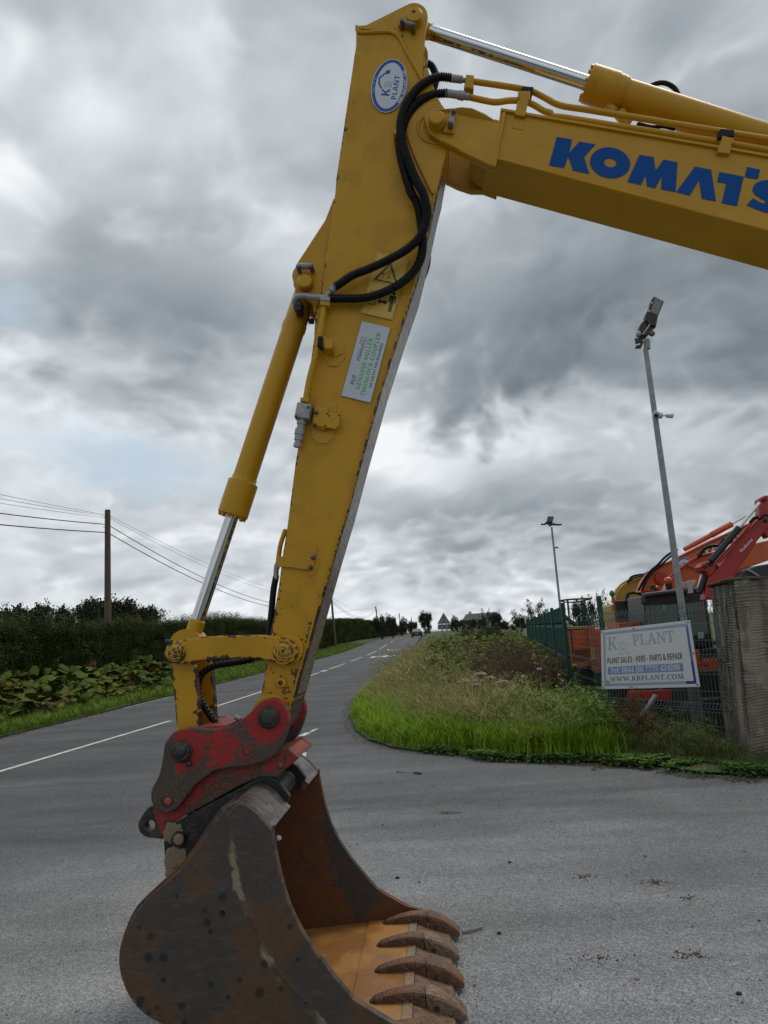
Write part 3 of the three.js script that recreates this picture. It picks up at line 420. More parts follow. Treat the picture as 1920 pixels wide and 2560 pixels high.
{ // ---- tipping links (curved bars), H-shaped bucket link
  const lk = group('tipping_link', digger, V(-1, 1.9, ZC)), zl = -3.33;
  const out = Z4(...arc(187, 1493, 92, 120, 255, 10), [230, 1390], [330, 1368], [500, 1357], [700, 1352], [900, 1352], [1000, 1366], ...arc(1040, 1485, 105, -70, 110, 12), [960, 1565], [850, 1536], [700, 1535], [500, 1545], [400, 1550], [330, 1556], [240, 1582]);
  const pts = W2(out, zl), wp = wornPlate(pts, YEL, CHIP, { seed: 23, amt: 1.15, reach: 0.012, wear: () => -0.06 });
  part('link_plate', fitUV(plate(pts, zl, 0.055, 0.007), wp.bb), wp.mat, lk); part('link_plate', fitUV(plate(pts, zl, 0.055, 0.007), wp.bb).translate(0, 0, -0.375), wp.mat, lk);
  const ringMat = (seed, d) => std({ map: tex(160, 160, (u, v) => { const q = Math.hypot(u - 0.5, v - 0.5) * 2, a = Math.atan2(v - 0.5, u - 0.5), n = fbm(u * 7, v * 7, 4, seed), rim = Math.exp(-(((q - 0.93) / 0.10) ** 2)) + 0.7 * Math.exp(-(((q - 0.55) / 0.08) ** 2)); return mix3(YEL, [0.03, 0.022, 0.018], ss(0.5, 0.6, n * 0.62 + 0.3 * rim + d + 0.05 * Math.sin(a * 2 + seed))); }), roughness: 0.5 });
  const uvPin = (g) => { g.computeBoundingBox(); const b = g.boundingBox; return fitUV(g, [b.min.x, b.min.y, b.max.x, b.max.y]); };
  for (const [x, y, s, d] of [[180, 1492, 5, 0.06], [1030, 1483, 6, 0.0]]) {
    part('boss', uvPin(pinZ(...Z4([x, y])[0], 25, zl + 0.018, zl - 0.01)), ringMat(s, d), lk); part('pin_cap', uvPin(pinZ(...Z4([x, y])[0], 18, zl + 0.03, zl)), ringMat(s + 9, d), lk);
    part('pin_ring', uvPin(pinZ(...Z4([x, y])[0], 12.5, zl + 0.036, zl)), ringMat(s + 19, d + 0.1), lk); part('grease_nipple', pinZ(...Z4([x + 2, y - 3])[0], 5, zl + 0.04, zl), steelDark, lk);
    part('pin', pinZ(...Z4([x, y])[0], 15, zl, -3.76), steelDark, lk);
  }
  part('grease_pipe_guard', rod(P3(Z4([105, 1400])[0], zl), P3(Z4([160, 1410])[0], zl), 0.012, 0.012, 6), steelDark, lk);
  const hk = group('bucket_link', digger, V(-1, 1.5, ZC)), zh = -3.40;
  const hp = W2(Z4([150, 1540], [320, 1540], [345, 1650], [365, 1900], [380, 2160], [200, 2160], [180, 1900], [162, 1700]), zh), hw = wornPlate(hp, YEL, CHIP, { seed: 31, amt: 1.2, reach: 0.015, wear: x => -0.015 });
  part('link_plate', fitUV(plate(hp, zh, 0.05, 0.005), hw.bb), hw.mat, hk);
  part('link_plate', fitUV(plate(hp, zh, 0.05, 0.005), hw.bb).translate(0, 0, -0.25), hw.mat, hk);
  const wb = W2(Z4([172, 1600], [215, 1600], [260, 2130], [205, 2130]), zh);
  part('web', plate(wb, zh - 0.05, 0.2, 0.003), yellow, hk);
  part('tilt_hose', ribbed(path(Z4([800, 1540], [700, 1560], [600, 1575], [490, 1597], [400, 1655], [362, 1750], [372, 1840], [410, 1910], [460, 1990], [535, 2085], [560, 2140]), -3.5, -3.47), 0.0185, 0.02), rubber, hk);
}
// red coupler
const redPaint = [0.29, 0.014, 0.011], dirtC = [0.052, 0.037, 0.027];
function dirtyRed(pts, amount, seed, opt = {}) {
  const bb = bbox(pts), w = 512, h = Math.round(512 * (bb[3] - bb[1]) / (bb[2] - bb[0]));
  const map = tex(w, Math.min(h, 768), (u, v) => {
    const x = lerp(bb[0], bb[2], u), y = lerp(bb[1], bb[3], v), d = edgeDist(pts, x, y), n = fbm(x * 14, y * 14, 5, seed), f = fbm(x * 70 + n * 4, y * 70, 4, seed + 4), f2 = fbm(x * 160, y * 160, 2, seed + 8);
    const a = amount(x, y, d), m = ss(0.47, 0.53, f * 0.55 + n * 0.45 + a);
    const dirt = mix3(dirtC, [0.13, 0.075, 0.045], ss(0.4, 0.7, f2) * 0.8), grey = mix3(dirt, [0.06, 0.048, 0.04], ss(0.45, 0.6, n));
    return mix3(redPaint.map(k => k * (0.8 + 0.5 * f2)), opt.grey ? grey : dirt, m);
  });
  map.wrapS = map.wrapT = THREE.ClampToEdgeWrapping;
  return { bb, mat: std({ map, roughness: 0.62, bumpMap: map, bumpScale: 0.0015 }) };
}
const greaseMat = std({ map: tex(256, 256, (u, v) => { const n = fbm(u * 8, v * 8, 5, 61, 8), f = fbm(u * 40, v * 40, 3, 62, 40); return mix3([0.022, 0.02, 0.018], [0.085, 0.07, 0.055], ss(0.4, 0.7, n * 0.6 + f * 0.4)); }), roughness: 0.5, metalness: 0.2 });
{
  const cp = group('quick_coupler', digger, V(-0.85, 1.1, ZC)), zc = -3.30;
  const out = smoothPts(Z5([330, 420], [370, 370], [440, 342], [540, 328], [640, 342], [740, 340], [850, 310], [940, 260], [1010, 205], [1060, 148], [1115, 104], [1190, 86], [1262, 105], [1318, 170], [1336, 250], [1325, 340], [1295, 430], [1250, 520], [1190, 580], [1090, 625], [980, 655], [850, 665], [720, 690], [640, 745], [560, 805], [510, 870], [450, 950], [385, 1015], [310, 1045], [240, 1025], [200, 970], [186, 890], [200, 825], [243, 750], [275, 640], [292, 530], [302, 465]), 3);
  const pts = W2(out, zc), c1 = XY(Z5([430, 530])[0], zc), c2 = XY(Z5([1165, 245])[0], zc), lo = XY(Z5([330, 900])[0], zc);
  const dm = dirtyRed(pts, (x, y, d) => { const dl = Math.hypot(x - lo[0], y - lo[1]), d1 = Math.hypot(x - c1[0], y - c1[1]), d2 = Math.hypot(x - c2[0], y - c2[1]); return 0.02 + 0.22 * Math.exp(-d / 0.03) + 0.30 * ss(0.26, 0.08, dl) - 0.28 * ss(0.13, 0.07, d1) * (x > c1[0] - 0.02 ? 1 : 0) - 0.22 * ss(0.13, 0.085, d2) - 0.10 * Math.exp(-(((x - c1[0] - 0.17) / 0.10) ** 2)); }, 71, { grey: true });
  part('cheek_plate', fitUV(plate(pts, zc, 0.05, 0.008), dm.bb), dm.mat, cp); part('cheek_plate', fitUV(plate(pts, zc, 0.05, 0.008), dm.bb).translate(0, 0, -0.44), dm.mat, cp);
  const dp = new Map();
  for (const [x, y, r0, r1, r2] of [[440, 530, 27, 23, 12.5], [1165, 245, 28, 24, 17]]) {
    part('boss', pinZ(...Z5([x, y])[0], r0, zc + 0.012, zc - 0.01), greaseMat, cp); part('pin_collar', pinZ(...Z5([x - 8, y + 4])[0], r1, zc + 0.03, zc), greaseMat, cp);
    part('pin_bolt', pinZ(...Z5([x - 10, y - 2])[0], r2, zc + 0.062, zc, 24), steelDark, cp); part('pin', pinZ(...Z5([x, y])[0], 14, zc, -3.78), steelDark, cp);
  }
  const ring = (x, y, r) => tube(Array.from({ length: 19 }, (_, i) => { const a = i / 18 * 6.28319, c = Z5([x + r * Math.cos(a), y + r * Math.sin(a)])[0]; return P3(c, zc + 0.001); }), 0.004, 36, 6, false);
  const redM = std({ color: col(0.30, 0.035, 0.025), roughness: 0.6 });
  part('plug', [pinZ(...Z5([985, 532])[0], 10, zc + 0.006, zc - 0.01)], std({ color: col(0.16, 0.05, 0.03), roughness: 0.7 }), cp); part('plug_ring', ring(985, 535, 46), redM, cp);
  part('plug', [pinZ(...Z5([326, 938])[0], 10.5, zc + 0.006, zc - 0.01)], std({ color: col(0.34, 0.085, 0.06), roughness: 0.7 }), cp); part('plug_ring', ring(326, 938, 42), greaseMat, cp);
  part('nut', pinZ(...Z5([495, 630])[0], 8, zc + 0.02, zc, 6), greaseMat, cp);
  // body behind the cheeks
  const zb = -3.345, body = Z5([250, 900], [520, 700], [720, 640], [1240, 540], [1330, 500], [1420, 580], [1330, 655], [1230, 745], [1090, 740], [900, 825], [680, 950], [480, 1055], [390, 1110], [330, 1160], [285, 1250], [230, 1130], [205, 1020]);
  const bp = W2(body, zb), bm = dirtyRed(bp, (x, y, d) => -0.02 + 0.14 * Math.exp(-d / 0.02), 83);
  part('body_plate', fitUV(plate(bp, zb, 0.06, 0.006), bm.bb), bm.mat, cp); part('body_plate', fitUV(plate(bp, zb, 0.06, 0.006), bm.bb).translate(0, 0, -0.34), bm.mat, cp);
  const bar = W2(Z5([1150, 560], [1330, 510], [1415, 575], [1320, 650]), zb);
  part('front_hook', fitUV(plate(bar, zb - 0.06, 0.28, 0.01), bm.bb), bm.mat, cp);
  part('cross_plate', plate(W2(Z5([560, 330], [800, 320], [800, 420], [560, 430]), zc), zc - 0.05, 0.34, 0.004), redM, cp);
  part('lifting_lug', [(() => { const q = W2(smoothPts(Z5([190, 975], [115, 1060], [82, 1130], [95, 1195], [150, 1238], [240, 1250], [290, 1252], [300, 1100], [240, 990]), 3), zb - 0.1), c = XY(Z5([183, 1140])[0], zb - 0.1); return plate(q, zb - 0.1, 0.05, 0.006, [[c[0], c[1], 11.5 * scaleAt(375, 2063, zb - 0.1)]]); })()], greaseMat, cp);
  part('bolt', pinZ(...Z5([1260, 642])[0], 8, zb + 0.012, zb), std({ color: col(0.22, 0.06, 0.05), roughness: 0.7 }), cp);
  part('hydraulic_coupling', rod(P3(Z5([890, 240])[0], zc - 0.2), P3(Z5([930, 260])[0], zc - 0.2), 0.012, 0.012, 8), zinc, cp);
}
{ // ---- bucket
  const bk = group('bucket', digger, V(-0.7, 0.0, ZC)), zn = -2.96, zf = -4.14;
  const topA = Z5([880, 950], [940, 945], [1010, 975], [1090, 1040], [1150, 1110], [1205, 1165]), front = Z6([725, 297], [740, 400], [765, 520], [800, 640], [850, 750], [920, 860], [1000, 962], [1090, 1070], [1200, 1140], [1290, 1190]);
  const back = Z6([225, 1190], [150, 1150], [80, 1070], [40, 970], [35, 880], [60, 780], [110, 680], [210, 580], [300, 500], [380, 400], [440, 305], [500, 228]);
  const prof = [...W2(front, zn), [-0.14, 0.118], [-0.135, 0.075], [-0.2, 0.03], [-0.5, 0.008], [-0.8, 0.008], [-0.95, 0.035], [-1.06, 0.095], ...W2(back, zn), XY(Z5([830, 985])[0], zn), ...W2(topA, zn)];
  const crease = W2([...Z6([510, 250], [545, 400], [562, 560], [620, 700], [680, 850], [760, 980], [870, 1100], [960, 1190])], zn);
  const creaseD = (x, y) => { let m = 9; for (let i = 0; i < crease.length - 1; i++) { const a = crease[i], b = crease[i + 1], dx = b[0] - a[0], dy = b[1] - a[1], t = clamp(((x - a[0]) * dx + (y - a[1]) * dy) / (dx * dx + dy * dy)); m = Math.min(m, Math.hypot(x - a[0] - dx * t, y - a[1] - dy * t)); } return m; };
  const R = rng(5), spots = Array.from({ length: 46 }, () => [lerp(-1.35, -0.2, R()), lerp(0.05, 0.8, R()), 0.003 + 0.013 * R() ** 3]);
  for (const p of Z6([175, 795], [165, 888], [232, 890], [575, 990], [525, 1065], [232, 992], [120, 755], [445, 772], [665, 1050], [120, 1105], [165, 1140], [500, 618], [685, 920], [805, 745]).map(p => XY(p, zn))) spots.push([p[0], p[1], 0.008 + 0.01 * R()]);
  const bb = bbox(prof);
  const bmap = (seed, inner) => tex(768, 640, (u, v) => {
    const x = lerp(bb[0], bb[2], u), y = lerp(bb[1], bb[3], v), n = fbm(x * 4, y * 4, 5, seed), f = fbm(x * 40, y * 40, 4, seed + 5), sc = fbm(x * 12 + y * 90, y * 12 - x * 20, 3, seed + 7), f2 = vn(x * 220, y * 220, seed);
    const rustK = ss(0.42, 0.62, n + 0.3 * (0.5 - y) + 0.18 * (f - 0.5));
    let c = mix3([0.06, 0.05, 0.043], inner ? [0.135, 0.05, 0.018] : [0.095, 0.052, 0.026], inner ? ss(0.2, 0.5, rustK) : rustK); c = c.map(k => k * (0.82 + 0.36 * f)); if (sc > 0.66) c = mix3(c, [0.13, 0.10, 0.08], 0.25);
    if (!inner) {
      const cd = creaseD(x, y); if (cd < 0.03) c = mix3(c, [0.30, 0.24, 0.155], ss(0.022, 0.004, cd + (f - 0.5) * 0.03) * ss(0.35, 0.55, fbm(x * 10, y * 10, 3, 3) + 0.15 * ss(0.5, 0.8, y)));
      for (const s of spots) { const q = Math.hypot(x - s[0], y - s[1]); if (q < s[2] * 1.4) c = mix3(c, [0.018, 0.016, 0.015], ss(s[2] * 1.4, s[2] * 0.7, q + (f - 0.5) * 0.006) * 0.85); }
      const e = edgeDist(prof, x, y); if (e < 0.012) c = mix3(c, [0.13, 0.075, 0.04], ss(0.012, 0.002, e) * ss(0.4, 0.6, f));
    }
    if (f2 > 0.965) c = mix3(c, [0.16, 0.13, 0.1], 0.5); return c;
  });
  const outM = bmap(91, false), inM = bmap(97, true); for (const t of [outM, inM]) t.wrapS = t.wrapT = THREE.ClampToEdgeWrapping;
  const sideMat = std({ map: outM, roughness: 0.5, metalness: 0.15, bumpMap: outM, bumpScale: 0.001 }), innerMat = std({ map: inM, roughness: 0.6, metalness: 0.1 });
  const sp = smoothPts(prof, 2), hole = XY(Z6([496, 693])[0], zn), hole2 = XY(Z5([1258, 1235])[0], zf);
  part('side_plate', fitUV(plate(sp, zn, 0.022, 0.003, [[hole[0], hole[1], 0.0165]]), bb), sideMat, bk);
  part('side_plate', fitUV(plate(sp, zf + 0.022, 0.022, 0.003, [[hole2[0], hole2[1], 0.0185]]), bb), innerMat, bk);
  const band = [...W2(Z5([905, 960], [940, 948], [1010, 978], [1090, 1043], [1150, 1113], [1200, 1168]), zn), ...W2(front, zn).slice(1), [-0.145, 0.115], [-0.2, 0.085], ...crease.slice().reverse().map(p => [p[0] + 0.004, p[1] + 0.002])];
  part('side_cutter', fitUV(plate(band, zn + 0.014, 0.014, 0.005), bb), sideMat, bk);
  part('side_cutter', fitUV(plate(band, zf - 0.001, 0.014, 0.004), bb), innerMat, bk);
  // curved shell between the sides
  const shellPath = [[-0.2, 0.055], [-0.5, 0.035], [-0.8, 0.035], [-0.94, 0.06], [-1.045, 0.115], ...W2(Z6([230, 1180], [160, 1140], [92, 1065], [52, 968], [47, 882], [72, 786], [118, 690], [216, 590], [304, 510], [384, 412], [444, 317], [504, 238]), zn)];
  const shellGeo = (pth, z0, z1, th) => { const c = new THREE.CatmullRomCurve3(pth.map(p => V(p[0], p[1], 0)), false, 'centripetal').getPoints(pth.length * 4), o = [], q = []; c.forEach((p, i) => { const a = c[Math.max(0, i - 1)], b = c[Math.min(c.length - 1, i + 1)], t = b.clone().sub(a).normalize(); o.push([p.x, p.y]); q.unshift([p.x - t.y * th, p.y + t.x * th]); }); return plate([...o, ...q], z0, z0 - z1, 0.002); };
  part('shell', fitUV(shellGeo(shellPath, zn - 0.021, zf + 0.023, 0.022), bb), innerMat, bk);
  const lipPath = W2(Z5([800, 1025], [835, 985], [880, 955], [940, 951], [1005, 980], [1085, 1045], [1145, 1115], [1200, 1168]), zn);
  const wornSteel = std({ map: tex(256, 256, (u, v) => { const n = fbm(u * 6, v * 6, 5, 51, 6), f = fbm(u * 5, v * 50, 4, 52, 5); return mix3(mix3([0.17, 0.15, 0.145], [0.075, 0.062, 0.055], ss(0.35, 0.65, n)), [0.33, 0.29, 0.2], ss(0.62, 0.7, f * 0.6 + n * 0.4)); }), roughness: 0.42, metalness: 0.35 });
  part('top_lip', metreUV(shellGeo(lipPath, zn - 0.021, -3.33, -0.045), 3), wornSteel, bk); part('top_lip', metreUV(shellGeo(lipPath, -3.80, zf + 0.023, -0.045), 3), wornSteel, bk);
  part('back_bar', rod(V(-0.80, 0.90, -3.2), V(-0.80, 0.90, zf + 0.03), 0.05, 0.05, 20), greaseMat, bk);
  // ears (hangers) with the bucket pin
  const ear = W2(Z5([292, 1205], [340, 1145], [420, 1100], [700, 950], [1000, 790], [1090, 745], [1180, 735], [1260, 790], [1340, 900], [1300, 1000], [1060, 1010], [820, 1090], [620, 1420], [420, 1560], [312, 1592]), -3.335);
  const earMat = std({ map: tex(256, 256, (u, v) => { const n = fbm(u * 7, v * 7, 5, 66, 7), f = fbm(u * 50, v * 50, 3, 67, 50); return mix3([0.014, 0.014, 0.015], [0.05, 0.042, 0.035], ss(0.5, 0.7, n * 0.6 + f * 0.4)); }), roughness: 0.5, metalness: 0.2 });
  part('hanger_plate', metreUV(plate(ear, -3.335, 0.04, 0.005), 2), earMat, bk); part('hanger_plate', metreUV(plate(ear, -3.335, 0.04, 0.005), 2).translate(0, 0, -0.42), earMat, bk);
  const mud = std({ color: col(0.23, 0.185, 0.12), roughness: 0.95 });
  const mudG = (c, n, sx, sy, seed, z) => { const r = rng(seed), l = []; for (let i = 0; i < n; i++) { const a = r() * 6.283, q = Math.sqrt(r()), p = P3(Z5([c[0] + Math.cos(a) * q * sx, c[1] + Math.sin(a) * q * sy])[0], z), s = new THREE.IcosahedronGeometry(0.006 + 0.012 * r(), 0); s.scale(1, 1, 0.45); s.translate(p.x, p.y, p.z); l.push(s); } return l; };
  part('dried_mud', [...mudG([370, 1200], 60, 70, 70, 3, -3.333), ...mudG([400, 1400], 120, 75, 70, 4, -3.333), ...mudG([345, 1480], 60, 30, 90, 5, -3.333)], mud, bk, true);
  part('bucket_pin', [pinZ(...Z5([410, 1262])[0], 18, -3.305, -3.80)], greaseMat, bk); part('pin_retainer', pinZ(...Z5([415, 1262])[0], 13, -3.298, -3.33), mud, bk);
  // floor: liner, seam, cutting edge
  const floorTex = tex(512, 512, (u, v) => { const n = fbm(u * 5, v * 5, 5, 101, 5), f = fbm(u * 60, v * 60, 3, 102, 60), s = fbm(u * 3, v * 40, 3, 103, 3); let c = mix3([0.40, 0.20, 0.055], [0.27, 0.115, 0.03], ss(0.35, 0.65, n)); c = mix3(c, [0.30, 0.22, 0.14], ss(0.58, 0.72, s) * 0.4); return c.map(k => k * (0.85 + 0.3 * f)); });
  const floorM = std({ map: tiled(floorTex, 1.2), roughness: 0.5, metalness: 0.05 }), rustTooth = std({ map: tiled(tex(256, 256, (u, v) => { const n = fbm(u * 8, v * 8, 5, 111, 8), f = vn(u * 60, v * 60, 3, 60); let c = mix3([0.17, 0.078, 0.036], [0.095, 0.05, 0.032], ss(0.35, 0.65, n)); if (f > 0.8) c = mix3(c, [0.21, 0.135, 0.085], 0.7); else if (f < 0.12) c = mix3(c, [0.05, 0.035, 0.03], 0.7); return c; }), 4), bumpMap: tiled(tex(256, 256, (u, v) => fbm(u * 30, v * 30, 4, 112, 30), false), 4), bumpScale: 0.006, roughness: 0.6, metalness: 0.15 });
  const tipM = std({ map: tiled(tex(256, 256, (u, v) => { const n = fbm(u * 8, v * 8, 5, 121, 8), f = fbm(u * 50, v * 50, 3, 122, 50); return mix3([0.23, 0.155, 0.10], [0.125, 0.075, 0.045], ss(0.38, 0.62, n * 0.5 + f * 0.5)); }), 4), bumpMap: tiled(tex(256, 256, (u, v) => fbm(u * 30, v * 30, 4, 114, 30), false), 4), bumpScale: 0.005, roughness: 0.5, metalness: 0.3 });
  const bareM = std({ map: tiled(tex(256, 256, (u, v) => { const n = fbm(u * 5, v * 9, 5, 131, 1), f = vn(u * 40, v * 40, 5, 40); return mix3([0.36, 0.33, 0.27], [0.25, 0.15, 0.075], ss(0.4, 0.62, n * 0.75 + f * 0.25)); }), 3), roughness: 0.5, metalness: 0.2 });
  part('floor_liner', metreUV(plate([[-0.84, 0.05], [-0.84, 0.062], [-0.46, 0.083], [-0.46, 0.05]], zn - 0.024, zn - zf - 0.05, 0.002)), floorM, bk);
  part('floor_plate', metreUV(plate([[-0.457, 0.045], [-0.457, 0.09], [-0.24, 0.097], [-0.235, 0.05]], zn - 0.024, zn - zf - 0.05, 0.002)), floorM, bk);
  part('lip_weld', metreUV(plate([[-0.238, 0.05], [-0.238, 0.099], [-0.197, 0.102], [-0.19, 0.055]], zn - 0.03, zn - zf - 0.06, 0.003), 2), bareM, bk);
  for (let k = 0; k < 4; k++) { const z = -4.065 + 0.27 * (k + 0.5); part('cutting_edge', metreUV(plate([[-0.2, 0.02], [-0.193, 0.096], [-0.03, 0.04], [-0.02, 0.018]], z + 0.09, 0.18, 0.003), 2), tipM, bk); part('edge_shroud', metreUV(plate([[-0.06, 0.012], [-0.05, 0.03], [-0.012, 0.012], [-0.03, 0.008]], z + 0.095, 0.19, 0.002), 2), bareM, bk); }
  // five teeth: adapter on the lip and a pinned tip
  const loft = (secs) => { const pos = [], n = 12, ring = ([x, y, hw, hh]) => Array.from({ length: n }, (_, i) => { const a = i / n * 6.28319 + 0.2618, c = Math.cos(a), s = Math.sin(a), e = 0.32; return V(x, y + hh * Math.sign(s) * Math.abs(s) ** e, hw * Math.sign(c) * Math.abs(c) ** e); }); const rs = secs.map(ring), tri = (a, b, c) => pos.push(a.x, a.y, a.z, b.x, b.y, b.z, c.x, c.y, c.z);
    for (let k = 0; k < rs.length - 1; k++) for (let i = 0; i < n; i++) { const j = (i + 1) % n; tri(rs[k][i], rs[k + 1][j], rs[k + 1][i]); tri(rs[k][i], rs[k][j], rs[k + 1][j]); }
    for (const [r, d] of [[rs[0], 1], [rs[rs.length - 1], -1]]) { const c = r.reduce((m, p) => m.add(p), V(0, 0, 0)).multiplyScalar(1 / n); for (let i = 0; i < n; i++) { const j = (i + 1) % n; d > 0 ? tri(c, r[j], r[i]) : tri(c, r[i], r[j]); } }
    const g = new THREE.BufferGeometry(); g.setAttribute('position', new THREE.Float32BufferAttribute(pos, 3)); g.computeVertexNormals(); return metreUV(g); };
  for (let k = 0; k < 5; k++) {
    const z = -4.065 + 0.27 * k, j = (h2(k, 3, 9) - 0.5) * 0.02, s = (g) => g.translate(j, 0, z);
    const t = part('tooth_adapter', s(loft([[-0.385, 0.088, 0.012, 0.008], [-0.36, 0.094, 0.026, 0.018], [-0.30, 0.100, 0.032, 0.028], [-0.23, 0.104, 0.036, 0.036], [-0.19, 0.098, 0.040, 0.044], [-0.15, 0.088, 0.041, 0.046]])), rustTooth, bk);
    const tip = part('tooth', s(loft([[-0.146, 0.088, 0.046, 0.05], [-0.12, 0.084, 0.048, 0.05], [-0.06, 0.068, 0.044, 0.042], [-0.01, 0.048, 0.04, 0.026], [0.012, 0.036, 0.038, 0.016], [0.017, 0.033, 0.034, 0.008]])), k % 2 ? tipM : rustTooth, bk);
    for (const sgn of [1]) { const p = pinZ; part('retaining_pin', (() => { const g = new THREE.CylinderGeometry(0.011, 0.011, 0.004, 12); g.rotateX(Math.PI / 2); g.translate(-0.105 + j, 0.078, z + 0.0475); return g; })(), steelDark, bk); }
  }
}
// ------------------------------------------------------------ ground, road, yard
const rise = z => 0.7 * ss(-60, -125, z);
const interp = (tab, x) => { if (x <= tab[0][0]) return tab[0][1]; for (let i = 0; i < tab.length - 1; i++) if (x <= tab[i + 1][0]) return lerp(tab[i][1], tab[i + 1][1], (x - tab[i][0]) / (tab[i + 1][0] - tab[i][0])); return tab[tab.length - 1][1]; };
// left border of the right-hand verge, x as a function of z
const vergeTab = [[-400, 3.5], [-250, 0.2], [-140, -1.7], [-75, -1.83], [-36, -1.85], [-20.2, -2.04], [-17.5, -2.02], [-14.5, -1.74], [-12.46, -1.39], [-11.23, -1.06], [-10.42, -0.68], [-9.97, -0.27], [-9.66, 0.11], [-9.03, 0.62], [-8.67, 1.34], [-8.28, 2.14], [-7.6, 2.57], [-7.36, 3.1], [-7.3, 3.3]];
const vergeX = z => interp(vergeTab, z) + 0.05 * (fbm(z * 1.3, 3, 3, 8) - 0.5) * (z > -30 ? 1 : 0);
const bend = z => (z < -140 ? (-(z + 140)) ** 2 * 0.00012 : 0);
const roadL = z => -9.15 + bend(z), roadR = z => -1.95 + bend(z);
function strip(zs, xl, xr, nx, y, colf) {
  const pos = [], uv = [], c = [], idx = [];
  zs.forEach((z, j) => { const a = xl(z), b = xr(z); for (let i = 0; i <= nx; i++) { const x = lerp(a, b, i / nx); pos.push(x, (typeof y === 'function' ? y(x, z) : y) + rise(z), z); uv.push(x, z); if (colf) c.push(...colf(x, z)); if (i < nx && j < zs.length - 1) { const p = j * (nx + 1) + i, q = p + nx + 1; idx.push(p, p + 1, q, p + 1, q + 1, q); } } });
  const g = new THREE.BufferGeometry(); g.setAttribute('position', new THREE.Float32BufferAttribute(pos, 3)); g.setAttribute('uv', new THREE.Float32BufferAttribute(uv, 2)); if (colf) g.setAttribute('color', new THREE.Float32BufferAttribute(c, 3)); g.setIndex(idx); g.computeVertexNormals(); return g;
}
const steps = (a, b, d) => { const n = Math.max(1, Math.round(Math.abs(b - a) / d)); return Array.from({ length: n + 1 }, (_, i) => lerp(a, b, i / n)); };
const rows = (...segs) => { const o = []; segs.forEach((s, i) => { const l = steps(...s); o.push(...(i ? l.slice(1) : l)); }); return o; };
// aggregate in the tarmac
const aggA = new Float32Array(1024 * 1024); { for (let j = 0; j < 1024; j++) for (let i = 0; i < 1024; i++) { const u = i / 1024, v = j / 1024; aggA[j * 1024 + i] = 0.34 * vn(u * 340, v * 340, 1, 340) + 0.12 * vn(u * 150, v * 150, 2, 150) + 0.44 * h2(i, j, 3) + 0.1 * fbm(u * 20, v * 20, 3, 4, 20); } }
const aggAt = (u, v) => aggA[(Math.floor(v * 1024) & 1023) * 1024 + (Math.floor(u * 1024) & 1023)];
const aggTex = tex(1024, 1024, (u, v) => { const a = aggAt(u, v), h = h2(Math.floor(u * 400), Math.floor(v * 400), 12); let k = 0.5 + 1.0 * ss(0.25, 0.75, a); if (h > 0.985) k *= 1.5; else if (h < 0.02) k *= 0.55; return [k * 0.62, k * 0.625, k * 0.63]; });
const aggBump = tex(1024, 1024, (u, v) => ss(0.2, 0.8, aggAt(u, v)), false);
const tarmac = std({ map: tiled(aggTex, 0.42), bumpMap: tiled(aggBump, 0.42), bumpScale: 0.009, vertexColors: true, roughness: 0.88 });
function tarTone(x, z) {
  // dust carried out of the yard, tyre tracks, patches: grey multiplier over the aggregate
  const n = fbm(x * 0.5 + 3, z * 0.5, 4, 201), s = fbm(x * 0.35 + z * 0.5, z * 2.2 - x * 0.25 + 0.6 * n, 4, 202), f = fbm(x * 3, z * 3, 3, 203), s2 = fbm(x * 0.25 - z * 0.2, z * 5 + x * 0.5, 3, 206);
  const yard = ss(-7.6, -4.6, z + 0.42 * (x + 0.5) * (x < -0.5 ? 1 : 0.25) + (n - 0.5) * 2.6 + (s - 0.5) * 1.4);
  const mid = ss(-2.3, -1.4, x + (f - 0.5) * 0.5) * ss(-13, -9, z);
  let k = 0.165 + 0.07 * mid + 0.165 * yard; k *= 0.5 + 1.0 * lerp(n, s, 0.65); k *= 0.78 + 0.44 * s2; k *= 0.93 + 0.14 * f;
  const lane = ss(0.75, 0.2, Math.abs(Math.abs(x + 5.6 - (x < -5.6 ? -1.8 : 1.8)) - 0.8)); if (x < -2.2 && z < -9) k *= 1 - 0.10 * lane;
  const warm = 0.5 * ss(0.5, 0.8, n) * yard; return [k * (0.985 + 0.03 * warm), k, k * (1.03 - 0.05 * warm)];
}
structure('road', strip(rows([10, -2, 0.5], [-2, -14, 0.06], [-14, -30, 0.16], [-30, -80, 0.8], [-80, -320, 4]), roadL, roadR, 110, 0, tarTone), tarmac);
structure('yard', strip(rows([10, -2, 0.4], [-2, -10.9, 0.05], [-10.9, -18.5, 0.15]), z => -1.953, z => (z > -7.31 ? lerp(3.4, 14, ss(-7.31, -7.29, z)) : Math.max(-1.94, vergeX(z) + 0.15)), 130, 0.0015, tarTone), tarmac);
